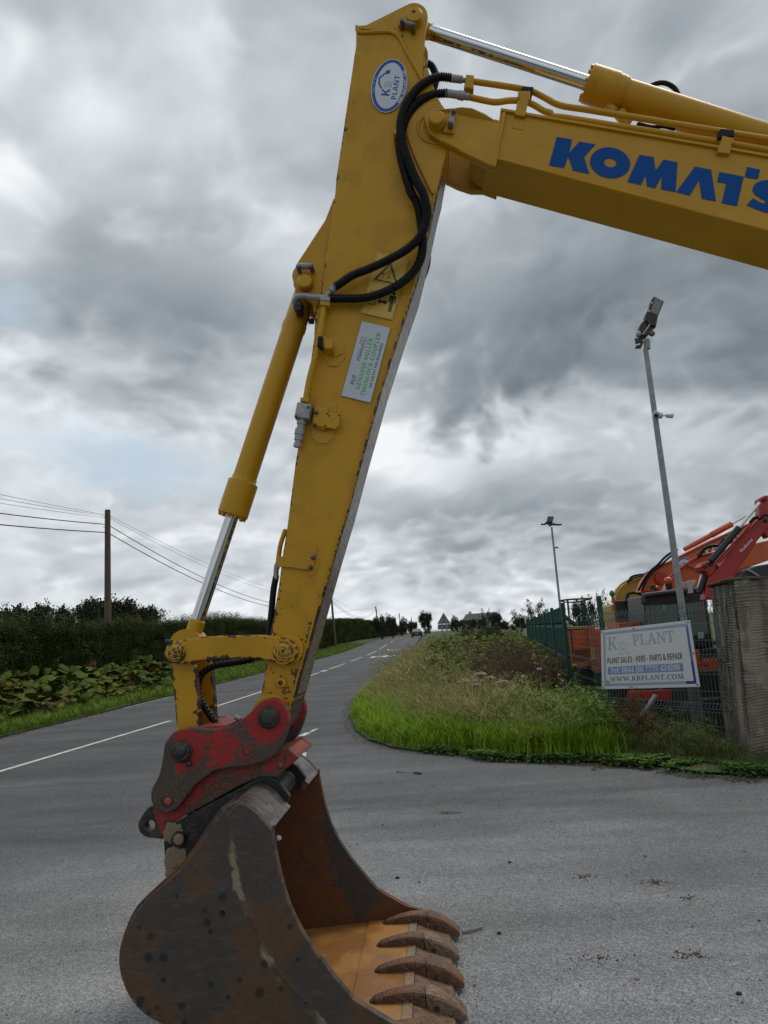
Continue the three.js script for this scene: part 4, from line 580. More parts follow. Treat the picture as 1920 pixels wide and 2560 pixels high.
// painted lines
const paint = std({ map: tiled(tex(256, 256, (u, v) => { const n = fbm(u * 10, v * 10, 4, 71, 10), f = h2(Math.floor(u * 256), Math.floor(v * 256), 5); const k = lerp(0.6, 0.2, ss(0.55, 0.72, n * 0.7 + f * 0.3)); return [k, k, k * 0.96]; }), 1.6), roughness: 0.7 });
const road = scene.getObjectByName('road');
const mark = (z0, z1, x0, x1, w = 0.11) => part('road_marking', strip(steps(z0, z1, 1.5), z => lerp(x0, x1, (z - z0) / (z1 - z0)) - w / 2, z => lerp(x0, x1, (z - z0) / (z1 - z0)) + w / 2, 1, 0.005), paint, road);
mark(-10.4, -16.2, -6.45, -6.02); mark(-19.2, -23.9, -5.9, -5.75); mark(-31.5, -34.3, -5.55, -5.5); mark(-37.4, -43.7, -5.45, -5.4); mark(-47, -54, -5.4, -5.36); mark(-58.5, -69, -5.4, -5.5); mark(-75, -89, -5.6, -5.7); mark(-98, -108, -5.75, -5.8); mark(-113, -123, -5.8, -5.75); mark(-128, -150, -5.75, -5.6); mark(-35.2, -36.4, -5.5, -5.48, 0.3);
mark(-20.5, -24, -9.0, -8.95, 0.05); mark(-12.3, -12.7, -2.33, -2.28, 0.12); mark(-12.8, -13.15, -2.25, -2.2, 0.07); mark(-9.7, -9.95, -1.85, -1.88, 0.05); mark(-10.1, -10.5, -1.9, -1.95, 0.06);
// worn SLOW lettering across the far lane, seen from behind
{ const bits = [[-4.6, -4.25], [-4.1, -3.95], [-3.75, -3.35], [-3.2, -2.9], [-2.75, -2.45]]; bits.forEach(([a, b], i) => part('road_lettering', strip([-51.2, -52.8, -54.4], () => a, () => b, 1, 0.005), paint, road));
  const ringG = (cx, cz, rx, rz, w) => { const pos = [], ix = []; for (let i = 0; i <= 28; i++) { const a = i / 28 * 6.28319; for (const k of [1, 1 - w]) pos.push(cx + rx * k * Math.cos(a), 0.006 + rise(cz), cz + rz * k * Math.sin(a)); if (i < 28) ix.push(2 * i, 2 * i + 1, 2 * i + 2, 2 * i + 1, 2 * i + 3, 2 * i + 2); } const g = new THREE.BufferGeometry(); g.setAttribute('position', new THREE.Float32BufferAttribute(pos, 3)); g.setAttribute('uv', new THREE.Float32BufferAttribute(pos.filter((_, i) => i % 3 !== 1), 2)); g.setIndex(ix); g.computeVertexNormals(); return g; };
  part('road_lettering', ringG(-3.6, -72, 0.95, 6, 0.16), paint, road); }
// soil and grass cover
const turfTex = tex(512, 512, (u, v) => { const n = fbm(u * 9, v * 9, 5, 301, 9), f = vn(u * 120, v * 120, 2, 120), m = fbm(u * 40, v * 40, 3, 304, 40); let c = mix3([0.045, 0.085, 0.014], [0.075, 0.075, 0.028], ss(0.4, 0.7, n)); c = mix3(c, [0.05, 0.038, 0.024], ss(0.6, 0.75, m)); return c.map(k => k * (0.6 + 0.8 * f)); });
const turf = std({ map: tiled(turfTex, 0.5), roughness: 1 }), fieldM = std({ map: tiled(turfTex, 0.12), roughness: 1 });
structure('ground', strip(rows([30, -60, 3], [-60, -320, 8], [-320, -1500, 90]), () => -900, () => 900, 60, -0.7), fieldM);
structure('verge', strip(rows([-7.3, -20, 0.12], [-20, -80, 0.8], [-80, -300, 5]), z => vergeX(z) - 0.02, z => Math.max(vergeX(z) + 0.3, z > -10.2 ? lerp(3.7, 2.45, (z + 7.3) / -2.9) : 2.6 - (z < -14 ? (z + 14) * 0.09 : 0)), 24, (x, z) => 0.012 + 0.10 * ss(0, 0.9, x - vergeX(z)) + 0.04 * fbm(x, z, 3, 5)), turf);
structure('far_verge', strip(rows([10, -40, 0.5], [-40, -300, 4]), z => -16 + bend(z), z => roadL(z) + 0.06 * fbm(z * 2, 1, 2, 7), 20, (x, z) => 0.010 + 0.14 * ss(0, 2, roadL(z) - x) + 0.05 * fbm(x, z, 3, 6)), turf);
const gravelM = std({ map: tiled(tex(512, 512, (u, v) => { const k = 0.025 + 0.05 * vn(u * 90, v * 90, 4, 90) + 0.04 * fbm(u * 6, v * 6, 3, 6, 6); return [k, k * 0.98, k * 0.94]; }), 0.5), roughness: 1 });
structure('gravel_yard', strip(steps(-8.9, -60, 2), z => (z > -10.6 ? lerp(3.42, 2.4, (z + 8.9) / -1.7) : 2.5 - (z < -14 ? (z + 14) * 0.095 : 0)), () => 30, 70, (x, z) => lerp(0.0, -0.45, ss(0.1, 1.3, x - (z > -10.6 ? lerp(3.42, 2.4, (z + 8.9) / -1.7) : 2.5 - (z < -14 ? (z + 14) * 0.095 : 0))) * ss(-9, -10.2, z))), gravelM);
// ------------------------------------------------------------ plants
const leafMat = (o = {}) => phys({ roughness: 0.75, side: THREE.DoubleSide, transmission: o.tr ?? 0.25, thickness: 0, color: 0xffffff, ...o.m });
const grassMat = phys({ roughness: 0.8, specularIntensity: 0.4, side: THREE.DoubleSide }), foliageMat = phys({ roughness: 0.9, specularIntensity: 0.25, side: THREE.DoubleSide }), barkMat = std({ map: tiled(tex(128, 256, (u, v) => { const n = fbm(u * 12, v * 3, 4, 8, 0); return mix3([0.10, 0.078, 0.055], [0.04, 0.032, 0.025], n); }), 1), roughness: 0.95 });
function triGeo(pos) { const g = new THREE.BufferGeometry(); g.setAttribute('position', new THREE.Float32BufferAttribute(pos, 3)); g.computeVertexNormals(); g.setAttribute('uv', new THREE.Float32BufferAttribute(new Float32Array(pos.length / 3 * 2), 2)); return g; }
function blades(n, h, spread, w, lean, seed, heads = 0) {
  const r = rng(seed), pos = [];
  for (let i = 0; i < n; i++) {
    const a = r() * 6.283, d = Math.sqrt(r()) * spread, bx = Math.cos(a) * d, bz = Math.sin(a) * d, t = r() * 6.283, hh = h * (0.55 + 0.5 * r()), l = lean * hh * (0.3 + r()), dx = Math.cos(t), dz = Math.sin(t), sx = -dz, sz = dx, ww = w * (0.7 + 0.6 * r());
    const P = k => [bx + dx * l * k * k, hh * (k - 0.25 * lean * k * k * k), bz + dz * l * k * k], p0 = P(0), p1 = P(0.5), p2 = P(1), q = (p, s, f) => [p[0] + sx * s * f, p[1], p[2] + sz * s * f];
    const A = q(p0, ww, 0.5), B = q(p0, -ww, 0.5), C = q(p1, ww, 0.42), E = q(p1, -ww, 0.42); pos.push(...A, ...B, ...C, ...B, ...E, ...C, ...C, ...E, ...p2);
    if (i < heads) for (let k = 0; k < 5; k++) { const c = P(0.8 + k * 0.05), s = 0.006 + 0.006 * r(), e = (r() - 0.5) * 0.05; pos.push(c[0] - s + e, c[1], c[2], c[0] + s + e, c[1] + 0.01, c[2] + e, c[0] + e, c[1] + s * 3.4, c[2]); }
  }
  return triGeo(pos);
}
function leafy(n, h, spread, lw, ll, seed, stems = 3) {
  const r = rng(seed), pos = [];
  for (let s = 0; s < stems; s++) { const a = r() * 6.283, d = r() * spread, tx = Math.cos(a) * d, tz = Math.sin(a) * d, w = 0.006; pos.push(-w, 0, 0, w, 0, 0, tx, h * (0.7 + 0.3 * r()), tz); }
  for (let i = 0; i < n; i++) {
    const y = h * (0.08 + 0.92 * Math.sqrt(r())), a = r() * 6.283, d = spread * (0.2 + 0.8 * r()) * (0.5 + 0.5 * (1 - y / h)), cx = Math.cos(a) * d, cz = Math.sin(a) * d, t = a + (r() - 0.5) * 1.6, e = (r() - 0.45) * 0.9, L = ll * (0.6 + 0.7 * r()), Wd = lw * (0.6 + 0.7 * r()), dx = Math.cos(t) * Math.cos(e), dy = Math.sin(e), dz = Math.sin(t) * Math.cos(e), sx = -Math.sin(t), sz = Math.cos(t), tw = (r() - 0.5) * 0.8;
    const b = [cx, y, cz], m = [cx + dx * L * 0.45, y + dy * L * 0.45 + 0.1 * L, cz + dz * L * 0.45], tip = [cx + dx * L, y + dy * L - 0.1 * L, cz + dz * L], l = [m[0] + sx * Wd, m[1] - 0.2 * Wd + tw * Wd, m[2] + sz * Wd], q = [m[0] - sx * Wd, m[1] - 0.2 * Wd - tw * Wd, m[2] - sz * Wd];
    pos.push(...b, ...l, ...m, ...m, ...l, ...tip, ...b, ...m, ...q, ...m, ...tip, ...q);
  }
  return triGeo(pos);
}
function scatter(name, geo, mat, list, parent, stuffTag) {
  const m = new THREE.InstancedMesh(geo, mat, list.length), M = new THREE.Matrix4(), q = new THREE.Quaternion(), e = new THREE.Euler(), c = new THREE.Color(), o = parent ? off(parent) : V(0, 0, 0);
  list.forEach((p, i) => { e.set(p.rx || 0, p.ry, p.rz || 0); q.setFromEuler(e); M.compose(V(p.x - o.x, p.y - o.y, p.z - o.z), q, V(p.s, p.s * (p.sy || 1), p.s)); m.setMatrixAt(i, M); m.setColorAt(i, c.setRGB(...p.c)); });
  m.name = parent ? name : numbered(name); m.castShadow = m.receiveShadow = true; m.userData.kind = 'stuff'; if (stuffTag) { m.userData.label = stuffTag[0]; m.userData.category = stuffTag[1]; } (parent || scene).add(m); return m;
}
const vary = (r, a, b, k = 0.25) => { const t = r(), s = 1 - k + 2 * k * r(); return mix3(a, b, t).map(x => x * s); };
{ // bright verge grass at the road corner
  const r = rng(11), L = [], gy = (x, z) => 0.012 + 0.10 * ss(0, 0.9, x - vergeX(z)) + 0.04 * fbm(x, z, 3, 5) + rise(z) - 0.01;
  for (let i = 0; i < 12500; i++) { const z = -8.0 - 44 * Math.pow(r(), 1.9), wd = z > -10 ? lerp(0.75, 1.1, (z + 8) / -2) : z > -18 ? lerp(1.3, 1.5, (z + 10) / -8) : 0.9, d = Math.pow(r(), 0.75) * wd, x = vergeX(z) - 0.03 + d; if (x > 1.75 + 0.3 * r()) continue; if (x > 0.3 && d < 0.28 && z > -9.9) continue; const e = ss(0, 0.25, d); L.push({ x, y: gy(x, z), z, ry: r() * 6.28, s: (0.35 + 0.65 * e) * (0.7 + 0.6 * r()), c: vary(r, [0.17, 0.32, 0.014], [0.25, 0.34, 0.026]) }); }
  scatter('verge_grass', blades(13, 0.30, 0.07, 0.0085, 0.75, 5), grassMat, L, null, ['bright green mown grass on the verge at the yard entrance', 'grass']);
  const xe = z => (z > -10.8 ? 2.15 : 2.5) - (z < -14 ? (z + 14) * 0.09 : 0), S = [];
  for (let i = 0; i < 5200; i++) { const z = -9.0 - 34 * Math.pow(r(), 1.6), d = 0.45 + 2.3 * r(), x = vergeX(z) + d; if (x > xe(z)) continue; const k = fbm(x * 1.1, z * 0.8, 3, 15), dens = ss(0.40, 0.56, k + 0.14 * ss(1.6, 0.4, Math.abs(x + 0.1))) * ss(1.9, 1.0, x); if (r() > dens) continue; S.push({ x, y: gy(x, z), z, ry: r() * 6.28, s: (0.3 + 0.45 * ss(0.35, 1.5, d) + 0.3 * ss(-12, -18, z)) * (0.7 + 0.6 * r()), c: vary(r, [0.46, 0.37, 0.19], [0.24, 0.24, 0.07], 0.35) }); }
  scatter('tall_dry_grass', blades(8, 0.95, 0.18, 0.008, 0.9, 6, 4), grassMat, S, null, ['tall straw coloured seeding grass behind the mown verge', 'grass']);
  const GT = []; for (let i = 0; i < 6000; i++) { const z = -8.6 - 30 * Math.pow(r(), 1.7), d = 0.5 + 2.2 * Math.pow(r(), 1.2), x = vergeX(z) + d; if (x > xe(z)) continue; GT.push({ x, y: gy(x, z), z, ry: r() * 6.28, s: (0.4 + 0.5 * ss(0.4, 1.4, d)) * (0.6 + 0.7 * r()), c: vary(r, [0.09, 0.19, 0.016], [0.22, 0.26, 0.055], 0.5) }); }
  scatter('rough_grass', blades(9, 0.6, 0.14, 0.009, 1.0, 8), grassMat, GT, null, ['long loose green grass bending over on the bank', 'grass']);
  const Wd = []; for (let i = 0; i < 5200; i++) { const z = -8.9 - 55 * Math.pow(r(), 1.5), e = xe(z), x = lerp(vergeX(z) + 0.8, e, Math.pow(r(), 0.8)); if (x > e) continue; const d = x - vergeX(z), k = fbm(x * 1.3 + 5, z * 0.7, 3, 25), k2 = fbm(x * 0.8, z * 0.8 + 9, 3, 27); if (r() > 0.25 + 1.3 * ss(0.42, 0.6, k + 0.2 * ss(0.4, 1.3, x))) continue; const ht = ss(0.5, 2.0, d) * (0.42 + 0.6 * ss(-10, -20, z)) * (0.55 + 0.9 * k2); Wd.push({ x, y: gy(x, z), z, ry: r() * 6.28, s: (0.6 + 0.5 * r()) * clamp(ht, 0.3, 1.3), c: vary(r, k2 > 0.57 ? [0.13, 0.10, 0.05] : [0.07, 0.13, 0.022], [0.14, 0.19, 0.04], 0.55) }); }
  scatter('verge_weeds', leafy(30, 0.9, 0.36, 0.028, 0.15, 7, 5), foliageMat, Wd, null, ['mixed leafy green weeds filling the bank before the fence', 'weeds']);
  const Pk = []; for (let i = 0; i < 260; i++) { const z = -13 - 8 * r(), x = 1.0 + 1.3 * r(); if (z > -13.6 && r() < 0.5) continue; Pk.push({ x, y: gy(x, z), z, ry: r() * 6.28, s: 0.9 + 0.5 * r(), c: vary(r, [0.15, 0.075, 0.07], [0.10, 0.085, 0.04]) }); }
  scatter('pink_seed_heads', blades(9, 0.95, 0.16, 0.011, 0.5, 16, 9), grassMat, Pk, null, ['dusky pink seed heads of tall weeds beside the green fence', 'weeds']);
  // small white and yellow flower heads
  const fl = (() => { const pos = [], q = rng(3); for (let k = 0; k < 9; k++) { const a = q() * 6.28, d = 0.03 * Math.sqrt(q()), x = Math.cos(a) * d, z = Math.sin(a) * d, s = 0.012, y = 0.9 + 0.02 * q(); pos.push(x - s, y, z - s, x + s, y, z - s, x, y + 0.006, z + s); pos.push(x - s, y - s, z, x + s, y - s, z, x, y + s, z); } pos.push(-0.004, 0, 0, 0.004, 0, 0, 0, 0.9, 0); return triGeo(pos); })();
  const F = []; for (let i = 0; i < 330; i++) { const z = -9.6 - 34 * Math.pow(r(), 1.15), x = lerp(vergeX(z) + 0.8, 2.35, r()); if (fbm(x * 1.6, z * 0.9, 2, 55) < 0.45) continue; F.push({ x, y: gy(x, z), z, ry: r() * 6.28, s: 0.45 + 0.6 * r(), c: r() < 0.9 ? [0.55, 0.53, 0.43] : [0.5, 0.36, 0.02] }); }
  scatter('wild_flowers', fl, foliageMat, F, null, ['scattered small white and yellow wild flowers among the weeds', 'wild flowers']);
  const FG = []; for (let i = 0; i < 2600; i++) { const t = r(), x = lerp(1.5, 3.3, t) + (r() - 0.5) * 0.3, z = lerp(-9.7, -7.9, t) + (r() - 0.6) * 1.1; if (x < vergeX(z) + 0.12 || (x > 3.05 && z > -9.3)) continue; FG.push({ x, y: gy(x, z) - 0.01, z, ry: r() * 6.28, s: 0.25 + 0.55 * r() * r(), c: vary(r, [0.075, 0.125, 0.025], [0.16, 0.15, 0.06], 0.4) }); }
  scatter('fence_foot_grass', blades(10, 0.42, 0.12, 0.008, 1.0, 18), grassMat, FG, null, ['dull patchy grass between the ivy and the mesh fence', 'grass']);
  const LW = []; for (let i = 0; i < 520; i++) { const z = -8.75 - 2.2 * r(), x = 0.6 + 1.6 * r(); if (fbm(x * 2.2, z * 2.2, 3, 29) < 0.42) continue; if (x < vergeX(z) + 0.4 || x > 2.35 + 0.5 * (z + 10)) continue; LW.push({ x, y: gy(x, z), z, ry: r() * 6.28, s: (0.16 + 0.5 * r() * r()) * (0.6 + 0.5 * ss(0.4, 1.2, x - vergeX(z))), c: vary(r, [0.09, 0.16, 0.026], [0.17, 0.23, 0.05], 0.4) }); }
  scatter('leafy_weeds', leafy(24, 0.95, 0.26, 0.024, 0.13, 19, 6), foliageMat, LW, null, ['light green leafy weeds in front of the fence corner', 'weeds']);
  // crumbs of gravel and soil along the edges of the tarmac
  const GS = [], gs = new THREE.IcosahedronGeometry(1, 0); for (let i = 0; i < 5200; i++) { const left = r() < 0.3; let x, z; if (left) { z = -13 - 30 * r() * r(); x = roadL(z) + 0.02 + 0.22 * Math.pow(r(), 2); } else { z = -7.4 - 16 * Math.pow(r(), 1.4); x = vergeX(z) + 0.06 - 0.26 * Math.pow(r(), 2.4); } GS.push({ x, y: 0.006, z, ry: r() * 6.28, rx: r() * 3, s: 0.004 + 0.010 * r() * r(), c: vary(r, [0.12, 0.105, 0.08], [0.24, 0.225, 0.2], 0.3) }); }
  for (let i = 0; i < 1500; i++) { const p = onG(1920 * r(), 1920 + 640 * r()); GS.push({ x: p.x, y: 0.004, z: p.z, ry: r() * 6.28, rx: r() * 3, s: 0.0018 + 0.004 * r() * r(), c: vary(r, [0.08, 0.08, 0.08], [0.34, 0.33, 0.31], 0.3) }); }
  for (const [px, py, q, n] of [[1120, 2032, 0.10, 110], [1463, 2193, 0.07, 80], [1640, 2207, 0.09, 130], [1740, 2388, 0.07, 80], [1500, 2398, 0.10, 60], [1000, 1932, 0.1, 60], [1720, 2247, 0.06, 40]]) for (let i = 0; i < n; i++) { const p = onG(px, py), a = r() * 6.28, d = q * (r() + r() - 0.6); GS.push({ x: p.x + Math.cos(a) * d * 1.3, y: 0.003, z: p.z + Math.sin(a) * d * 0.8, ry: r() * 6.28, rx: r() * 3, s: 0.002 + 0.006 * r() * r(), sy: 0.6, c: vary(r, [0.06, 0.045, 0.03], [0.11, 0.085, 0.06], 0.3) }); }
  scatter('loose_grit', gs, std({ roughness: 1 }), GS, null, ['loose grit and crumbs of soil scattered on the tarmac', 'grit']);
  const MS = []; for (let i = 0; i < 2600; i++) { const px = 1180 + 760 * r(), py = (px < 1600 ? lerp(1896, 1914, (px - 1180) / 420) : lerp(1914, 1946, (px - 1600) / 320)) + (r() + r() - 0.9) * 20 * ss(1200, 1500, px), p = onG(px, py); if (fbm(p.x * 4, p.z * 4, 3, 66) < 0.45) continue; MS.push({ x: p.x, y: 0.005, z: p.z, ry: r() * 6.28, s: 0.006 + 0.02 * r() * r(), sy: 0.35, c: vary(r, [0.07, 0.085, 0.012], [0.055, 0.05, 0.02], 0.3) }); }
  scatter('moss', new THREE.IcosahedronGeometry(1, 1), std({ roughness: 1 }), MS, null, ['olive moss spreading over the tarmac below the fence and wall', 'moss']);
  // ivy creeping along the edge of the tarmac and under the fence
  const iv = leafy(10, 0.07, 0.09, 0.022, 0.05, 9, 0), I = []; for (let i = 0; i < 4200; i++) { const z = -7.35 - 2.6 * Math.pow(r(), 0.9), x = vergeX(z) - 0.04 + 0.5 * Math.pow(r(), 1.2) + (z > -8.4 ? (r() - 0.5) * 0.5 : 0); if (fbm(x * 3, z * 3, 3, 91) < 0.38) continue; if (z < -9.5 && r() < 0.6) continue; if (x > 3.1 || x < vergeX(z - 0.12) - 0.1) continue; I.push({ x, y: 0.004 + 0.045 * r() * r(), z, ry: r() * 6.28, s: 0.5 + 0.6 * r(), c: vary(r, [0.05, 0.11, 0.02], [0.10, 0.17, 0.04]) }); }
  scatter('ivy', iv, foliageMat, I, null, ['low green ivy creeping along the tarmac edge below the fence', 'ivy']);
  const U = []; for (let i = 0; i < 1150; i++) { const t = r(), x = lerp(1.9, 3.3, t) + (r() - 0.5) * 0.8, z = lerp(-10.3, -8.3, t) + (r() - 0.45) * 1.1; if (x > 3.15 && z > -9.2) continue; U.push({ x, y: 0.03, z, ry: r() * 6.28, s: 0.16 + 0.42 * r() * r(), c: vary(r, [0.06, 0.10, 0.022], [0.15, 0.14, 0.06], 0.4) }); }
  scatter('fence_weeds', leafy(34, 0.8, 0.25, 0.016, 0.09, 17, 4), foliageMat, U, null, ['straggly dark weeds growing through the foot of the mesh fence', 'weeds']);
}
{ // far side of the road: short grass, broad leaves, hedge
  const r = rng(21), L = [], gy = (x, z) => 0.010 + 0.14 * ss(0, 2, roadL(z) - x) + 0.05 * fbm(x, z, 3, 6) + rise(z) - 0.01;
  for (let i = 0; i < 9500; i++) { const z = -13 - 85 * Math.pow(r(), 1.7), x = roadL(z) - 0.02 - 3.6 * Math.pow(r(), 1.2); L.push({ x, y: gy(x, z), z, ry: r() * 6.28, s: 0.5 + 0.6 * r(), c: vary(r, [0.11, 0.20, 0.018], [0.16, 0.22, 0.032]) }); }
  scatter('roadside_grass', blades(13, 0.30, 0.10, 0.011, 0.7, 31), grassMat, L, null, ['short green grass along the far edge of the road', 'grass']);
  // butterbur-like patch: big round leaves, each a leaf of one plant bed
  const bed = thing('broad_leaved_plants', 'bed of big round green and browning leaves in front of the dark hedge', 'plants', [-11.2, 0, -18]);
  const leafG = s => { const q = rng(s), pos = [], n = 11, R = 1, P = []; for (let i = 0; i <= n; i++) { const a = 0.35 + (i / n) * 5.58, k = R * (0.85 + 0.25 * q()); P.push([Math.cos(a) * k * 0.95 - 0.1, (q() - 0.5) * 0.3 - 0.18, Math.sin(a) * k]); } for (let i = 0; i < n; i++) pos.push(0, 0.1, 0, ...P[i + 1], ...P[i]); pos.push(0, 0.05, 0, -0.03, -1.4, 0, 0.04, -1.4, 0.03); return triGeo(pos); };
  const LG = [leafG(1), leafG(2), leafG(3), leafG(4)], LC = [[0.06, 0.105, 0.012], [0.085, 0.12, 0.018], [0.045, 0.08, 0.012], [0.105, 0.095, 0.018], [0.085, 0.05, 0.022], [0.10, 0.13, 0.03]], LM = LC.map(c => phys({ color: col(...c), roughness: 0.7, specularIntensity: 0.3, side: THREE.DoubleSide }));
  for (let i = 0; i < 300; i++) { const z = -15.5 - 15 * Math.pow(r(), 0.95), x = roadL(z) - 0.9 - 2.9 * Math.pow(r(), 0.85), m = new THREE.Mesh(LG[i % 4], LM[Math.floor(r() * r() * 1.0 * 3 + r() * 3) % 6]), s = 0.10 + 0.17 * r(), top = 0.22 + 0.68 * ss(1.0, 3.2, roadL(z) - x) + 0.22 * r(); m.name = 'leaf'; m.position.set(x + 11.2, gy(x, z) + top, z + 18); m.rotation.set((r() - 0.4) * 1.5, r() * 6.28, (r() - 0.5) * 1.3); m.scale.setScalar(s); m.castShadow = m.receiveShadow = true; bed.add(m); }
  const SL = []; for (let i = 0; i < 900; i++) { const z = -14.5 - 17 * r(), x = roadL(z) - 0.8 - 3.1 * Math.pow(r(), 0.8), top = 0.12 + 0.62 * ss(0.9, 3.2, roadL(z) - x) + 0.25 * r(); SL.push({ x, y: gy(x, z) + top, z, ry: r() * 6.28, rx: (r() - 0.4) * 1.6, rz: (r() - 0.5) * 1.4, s: 0.06 + 0.13 * r(), c: vary(r, LC[Math.floor(r() * 3)], LC[3 + Math.floor(r() * 3)]) }); }
  scatter('small_leaves', LG[1].clone(), foliageMat, SL, bed);
  const U = []; for (let i = 0; i < 1700; i++) { const z = -14.5 - 16 * r(), x = roadL(z) - 1.0 - 3.2 * Math.pow(r(), 0.8); U.push({ x, y: gy(x, z), z, ry: r() * 6.28, s: (0.22 + 0.5 * ss(1.0, 3.2, roadL(z) - x)) * (0.7 + 0.5 * r()), c: vary(r, [0.045, 0.075, 0.016], [0.095, 0.13, 0.03]) }); }
  scatter('undergrowth', leafy(30, 0.9, 0.3, 0.05, 0.15, 37, 3), foliageMat, U, bed);
  // hedge
  const hedge = thing('hedge', 'long tall dark hedge running beside the far side of the road', 'hedge', [-13.6, 0, -60]);
  const hx = z => -12.35 + bend(z), ht = z => 2.2 + 0.4 * fbm(z * 0.25, 2, 3, 44) + 0.6 * ss(-26, -50, z);
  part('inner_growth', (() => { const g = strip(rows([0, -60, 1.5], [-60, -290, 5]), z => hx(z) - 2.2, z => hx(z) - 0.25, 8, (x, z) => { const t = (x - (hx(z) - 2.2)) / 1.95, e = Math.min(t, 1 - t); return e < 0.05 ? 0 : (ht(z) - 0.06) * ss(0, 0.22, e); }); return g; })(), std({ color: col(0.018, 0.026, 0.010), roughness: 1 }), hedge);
  const tw = leafy(60, 0.5, 0.32, 0.017, 0.05, 41, 4), HL = [];
  for (let i = 0; i < 25000; i++) { const z = -6 - 230 * Math.pow(r(), 2.1), f = r(), H = ht(z), big = 1 + 1.0 * ss(-40, -150, z); let x, y; if (f < 0.72) { y = H * Math.pow(r(), 0.8) * 0.98; x = hx(z) - 0.15 - 0.35 * ss(0.4, 1, y / H) + 0.35 * (fbm(z * 0.9, y * 0.9, 3, 46) - 0.5) + (r() - 0.5) * 0.3; } else { y = H - 0.3 + 0.25 * (r() - 0.3); x = hx(z) - 0.2 - 1.7 * r(); } HL.push({ x, y: y + rise(z), z, ry: r() * 6.28, rx: (r() - 0.5) * 1.2, rz: (r() - 0.5) * 1.2, s: (0.65 + 0.6 * r()) * big, c: vary(r, [0.032, 0.05, 0.012], [0.042, 0.06, 0.016], 0.25) }); }
  scatter('foliage', tw, foliageMat, HL, hedge);
  const SH = []; for (let i = 0; i < 2600; i++) { const z = -14 - 150 * Math.pow(r(), 1.5), x = hx(z) - 0.2 - 1.4 * r(); const k = fbm(z * 0.4, 7, 3, 48); if (z > -27 && r() < 0.6) continue; SH.push({ x, y: ht(z) - 0.35 + rise(z), z, ry: r() * 6.28, s: 0.7 + 0.8 * k + 0.3 * r(), c: vary(r, [0.05, 0.07, 0.02], [0.085, 0.085, 0.035]) }); }
  scatter('top_shoots', leafy(16, 0.75, 0.07, 0.012, 0.10, 43, 3), foliageMat, SH, hedge);
}
// ---- trees
function treeProto(seed, h, w, opt = {}) {
  const r = rng(seed), tr = [], cr = [], tips = [], th = h * (opt.clear ?? 0.28);
  tr.push(rod(V(0, 0, 0), V(0, th, 0), 0.035 * h * 0.6, 0.022 * h * 0.7, 8, false));
  const nb = opt.branches ?? 9;
  for (let i = 0; i < nb; i++) { const a = i / nb * 6.283 + r(), e = 0.35 + 0.9 * r(), l = (h - th) * (0.45 + 0.5 * r()), d = V(Math.cos(a) * Math.cos(e) * w / h * 1.1, Math.sin(e), Math.sin(a) * Math.cos(e) * w / h * 1.1).normalize(), p0 = V(0, th * (0.85 + 0.15 * r()), 0), p1 = p0.clone().addScaledVector(d, l * 0.55), p2 = p1.clone().addScaledVector(d.clone().add(V((r() - 0.5) * 0.5, 0.25, (r() - 0.5) * 0.5)).normalize(), l * 0.45); tr.push(rod(p0, p1, 0.012 * h, 0.007 * h, 6, false), rod(p1, p2, 0.007 * h, 0.003 * h, 5, false)); tips.push(p1.clone().lerp(p2, 0.3), p2);
    for (let k = 0; k < 3; k++) { const q = p2.clone().add(V((r() - 0.5) * w * 0.4, (r() - 0.3) * h * 0.2, (r() - 0.5) * w * 0.4)); tr.push(rod(p1.clone().lerp(p2, r()), q, 0.004 * h, 0.0015 * h, 4, false)); tips.push(q); } }
  const n = opt.leaves ?? 2200, cl = opt.clump ?? 0.17, ls = (opt.leaf ?? 0.024) * h;
  for (let i = 0; i < n; i++) { const t = tips[Math.floor(r() * tips.length)], g = () => (r() + r() + r() - 1.5) * 1.1, p = [t.x + g() * w * cl, t.y + g() * h * cl * 0.75, t.z + g() * w * cl]; const a = r() * 6.283, e = (r() - 0.5) * 2.4, s = ls * (0.6 + 0.8 * r()), ux = Math.cos(a) * s, uz = Math.sin(a) * s, vx = -Math.sin(a) * Math.sin(e) * s, vy = Math.cos(e) * s, vz = Math.cos(a) * Math.sin(e) * s; cr.push(p[0] - ux, p[1], p[2] - uz, p[0] + ux, p[1], p[2] + uz, p[0] + vx, p[1] + vy, p[2] + vz, p[0] - ux * 0.7, p[1], p[2] - uz * 0.7, p[0] - vx, p[1] - vy, p[2] - vz, p[0] + ux * 0.7, p[1], p[2] + uz * 0.7); }
  const crown = triGeo(cr); crown.computeBoundingBox(); const B = crown.boundingBox; return { trunk: merge(tr), crown, top: B.max.y, wide: Math.max(B.max.x - B.min.x, B.max.z - B.min.z) };
}
const crownMats = [[0.024, 0.036, 0.012], [0.032, 0.046, 0.014], [0.045, 0.062, 0.02]].map(c => std({ color: col(...c), roughness: 0.9, side: THREE.DoubleSide }));
const protos = [treeProto(1, 10, 9, { clump: 0.15, leaves: 4200 }), treeProto(2, 10, 8, { clump: 0.14, clear: 0.2, leaves: 4200, branches: 12 }), treeProto(3, 10, 6.5, { clump: 0.17, clear: 0.12, leaves: 4200 }), treeProto(4, 10, 9, { clump: 0.075, clear: 0.3, leaves: 1300, branches: 10, leaf: 0.018 }), treeProto(9, 10, 7, { clump: 0.13, clear: 0.58, leaves: 4200, branches: 11, leaf: 0.02 })];
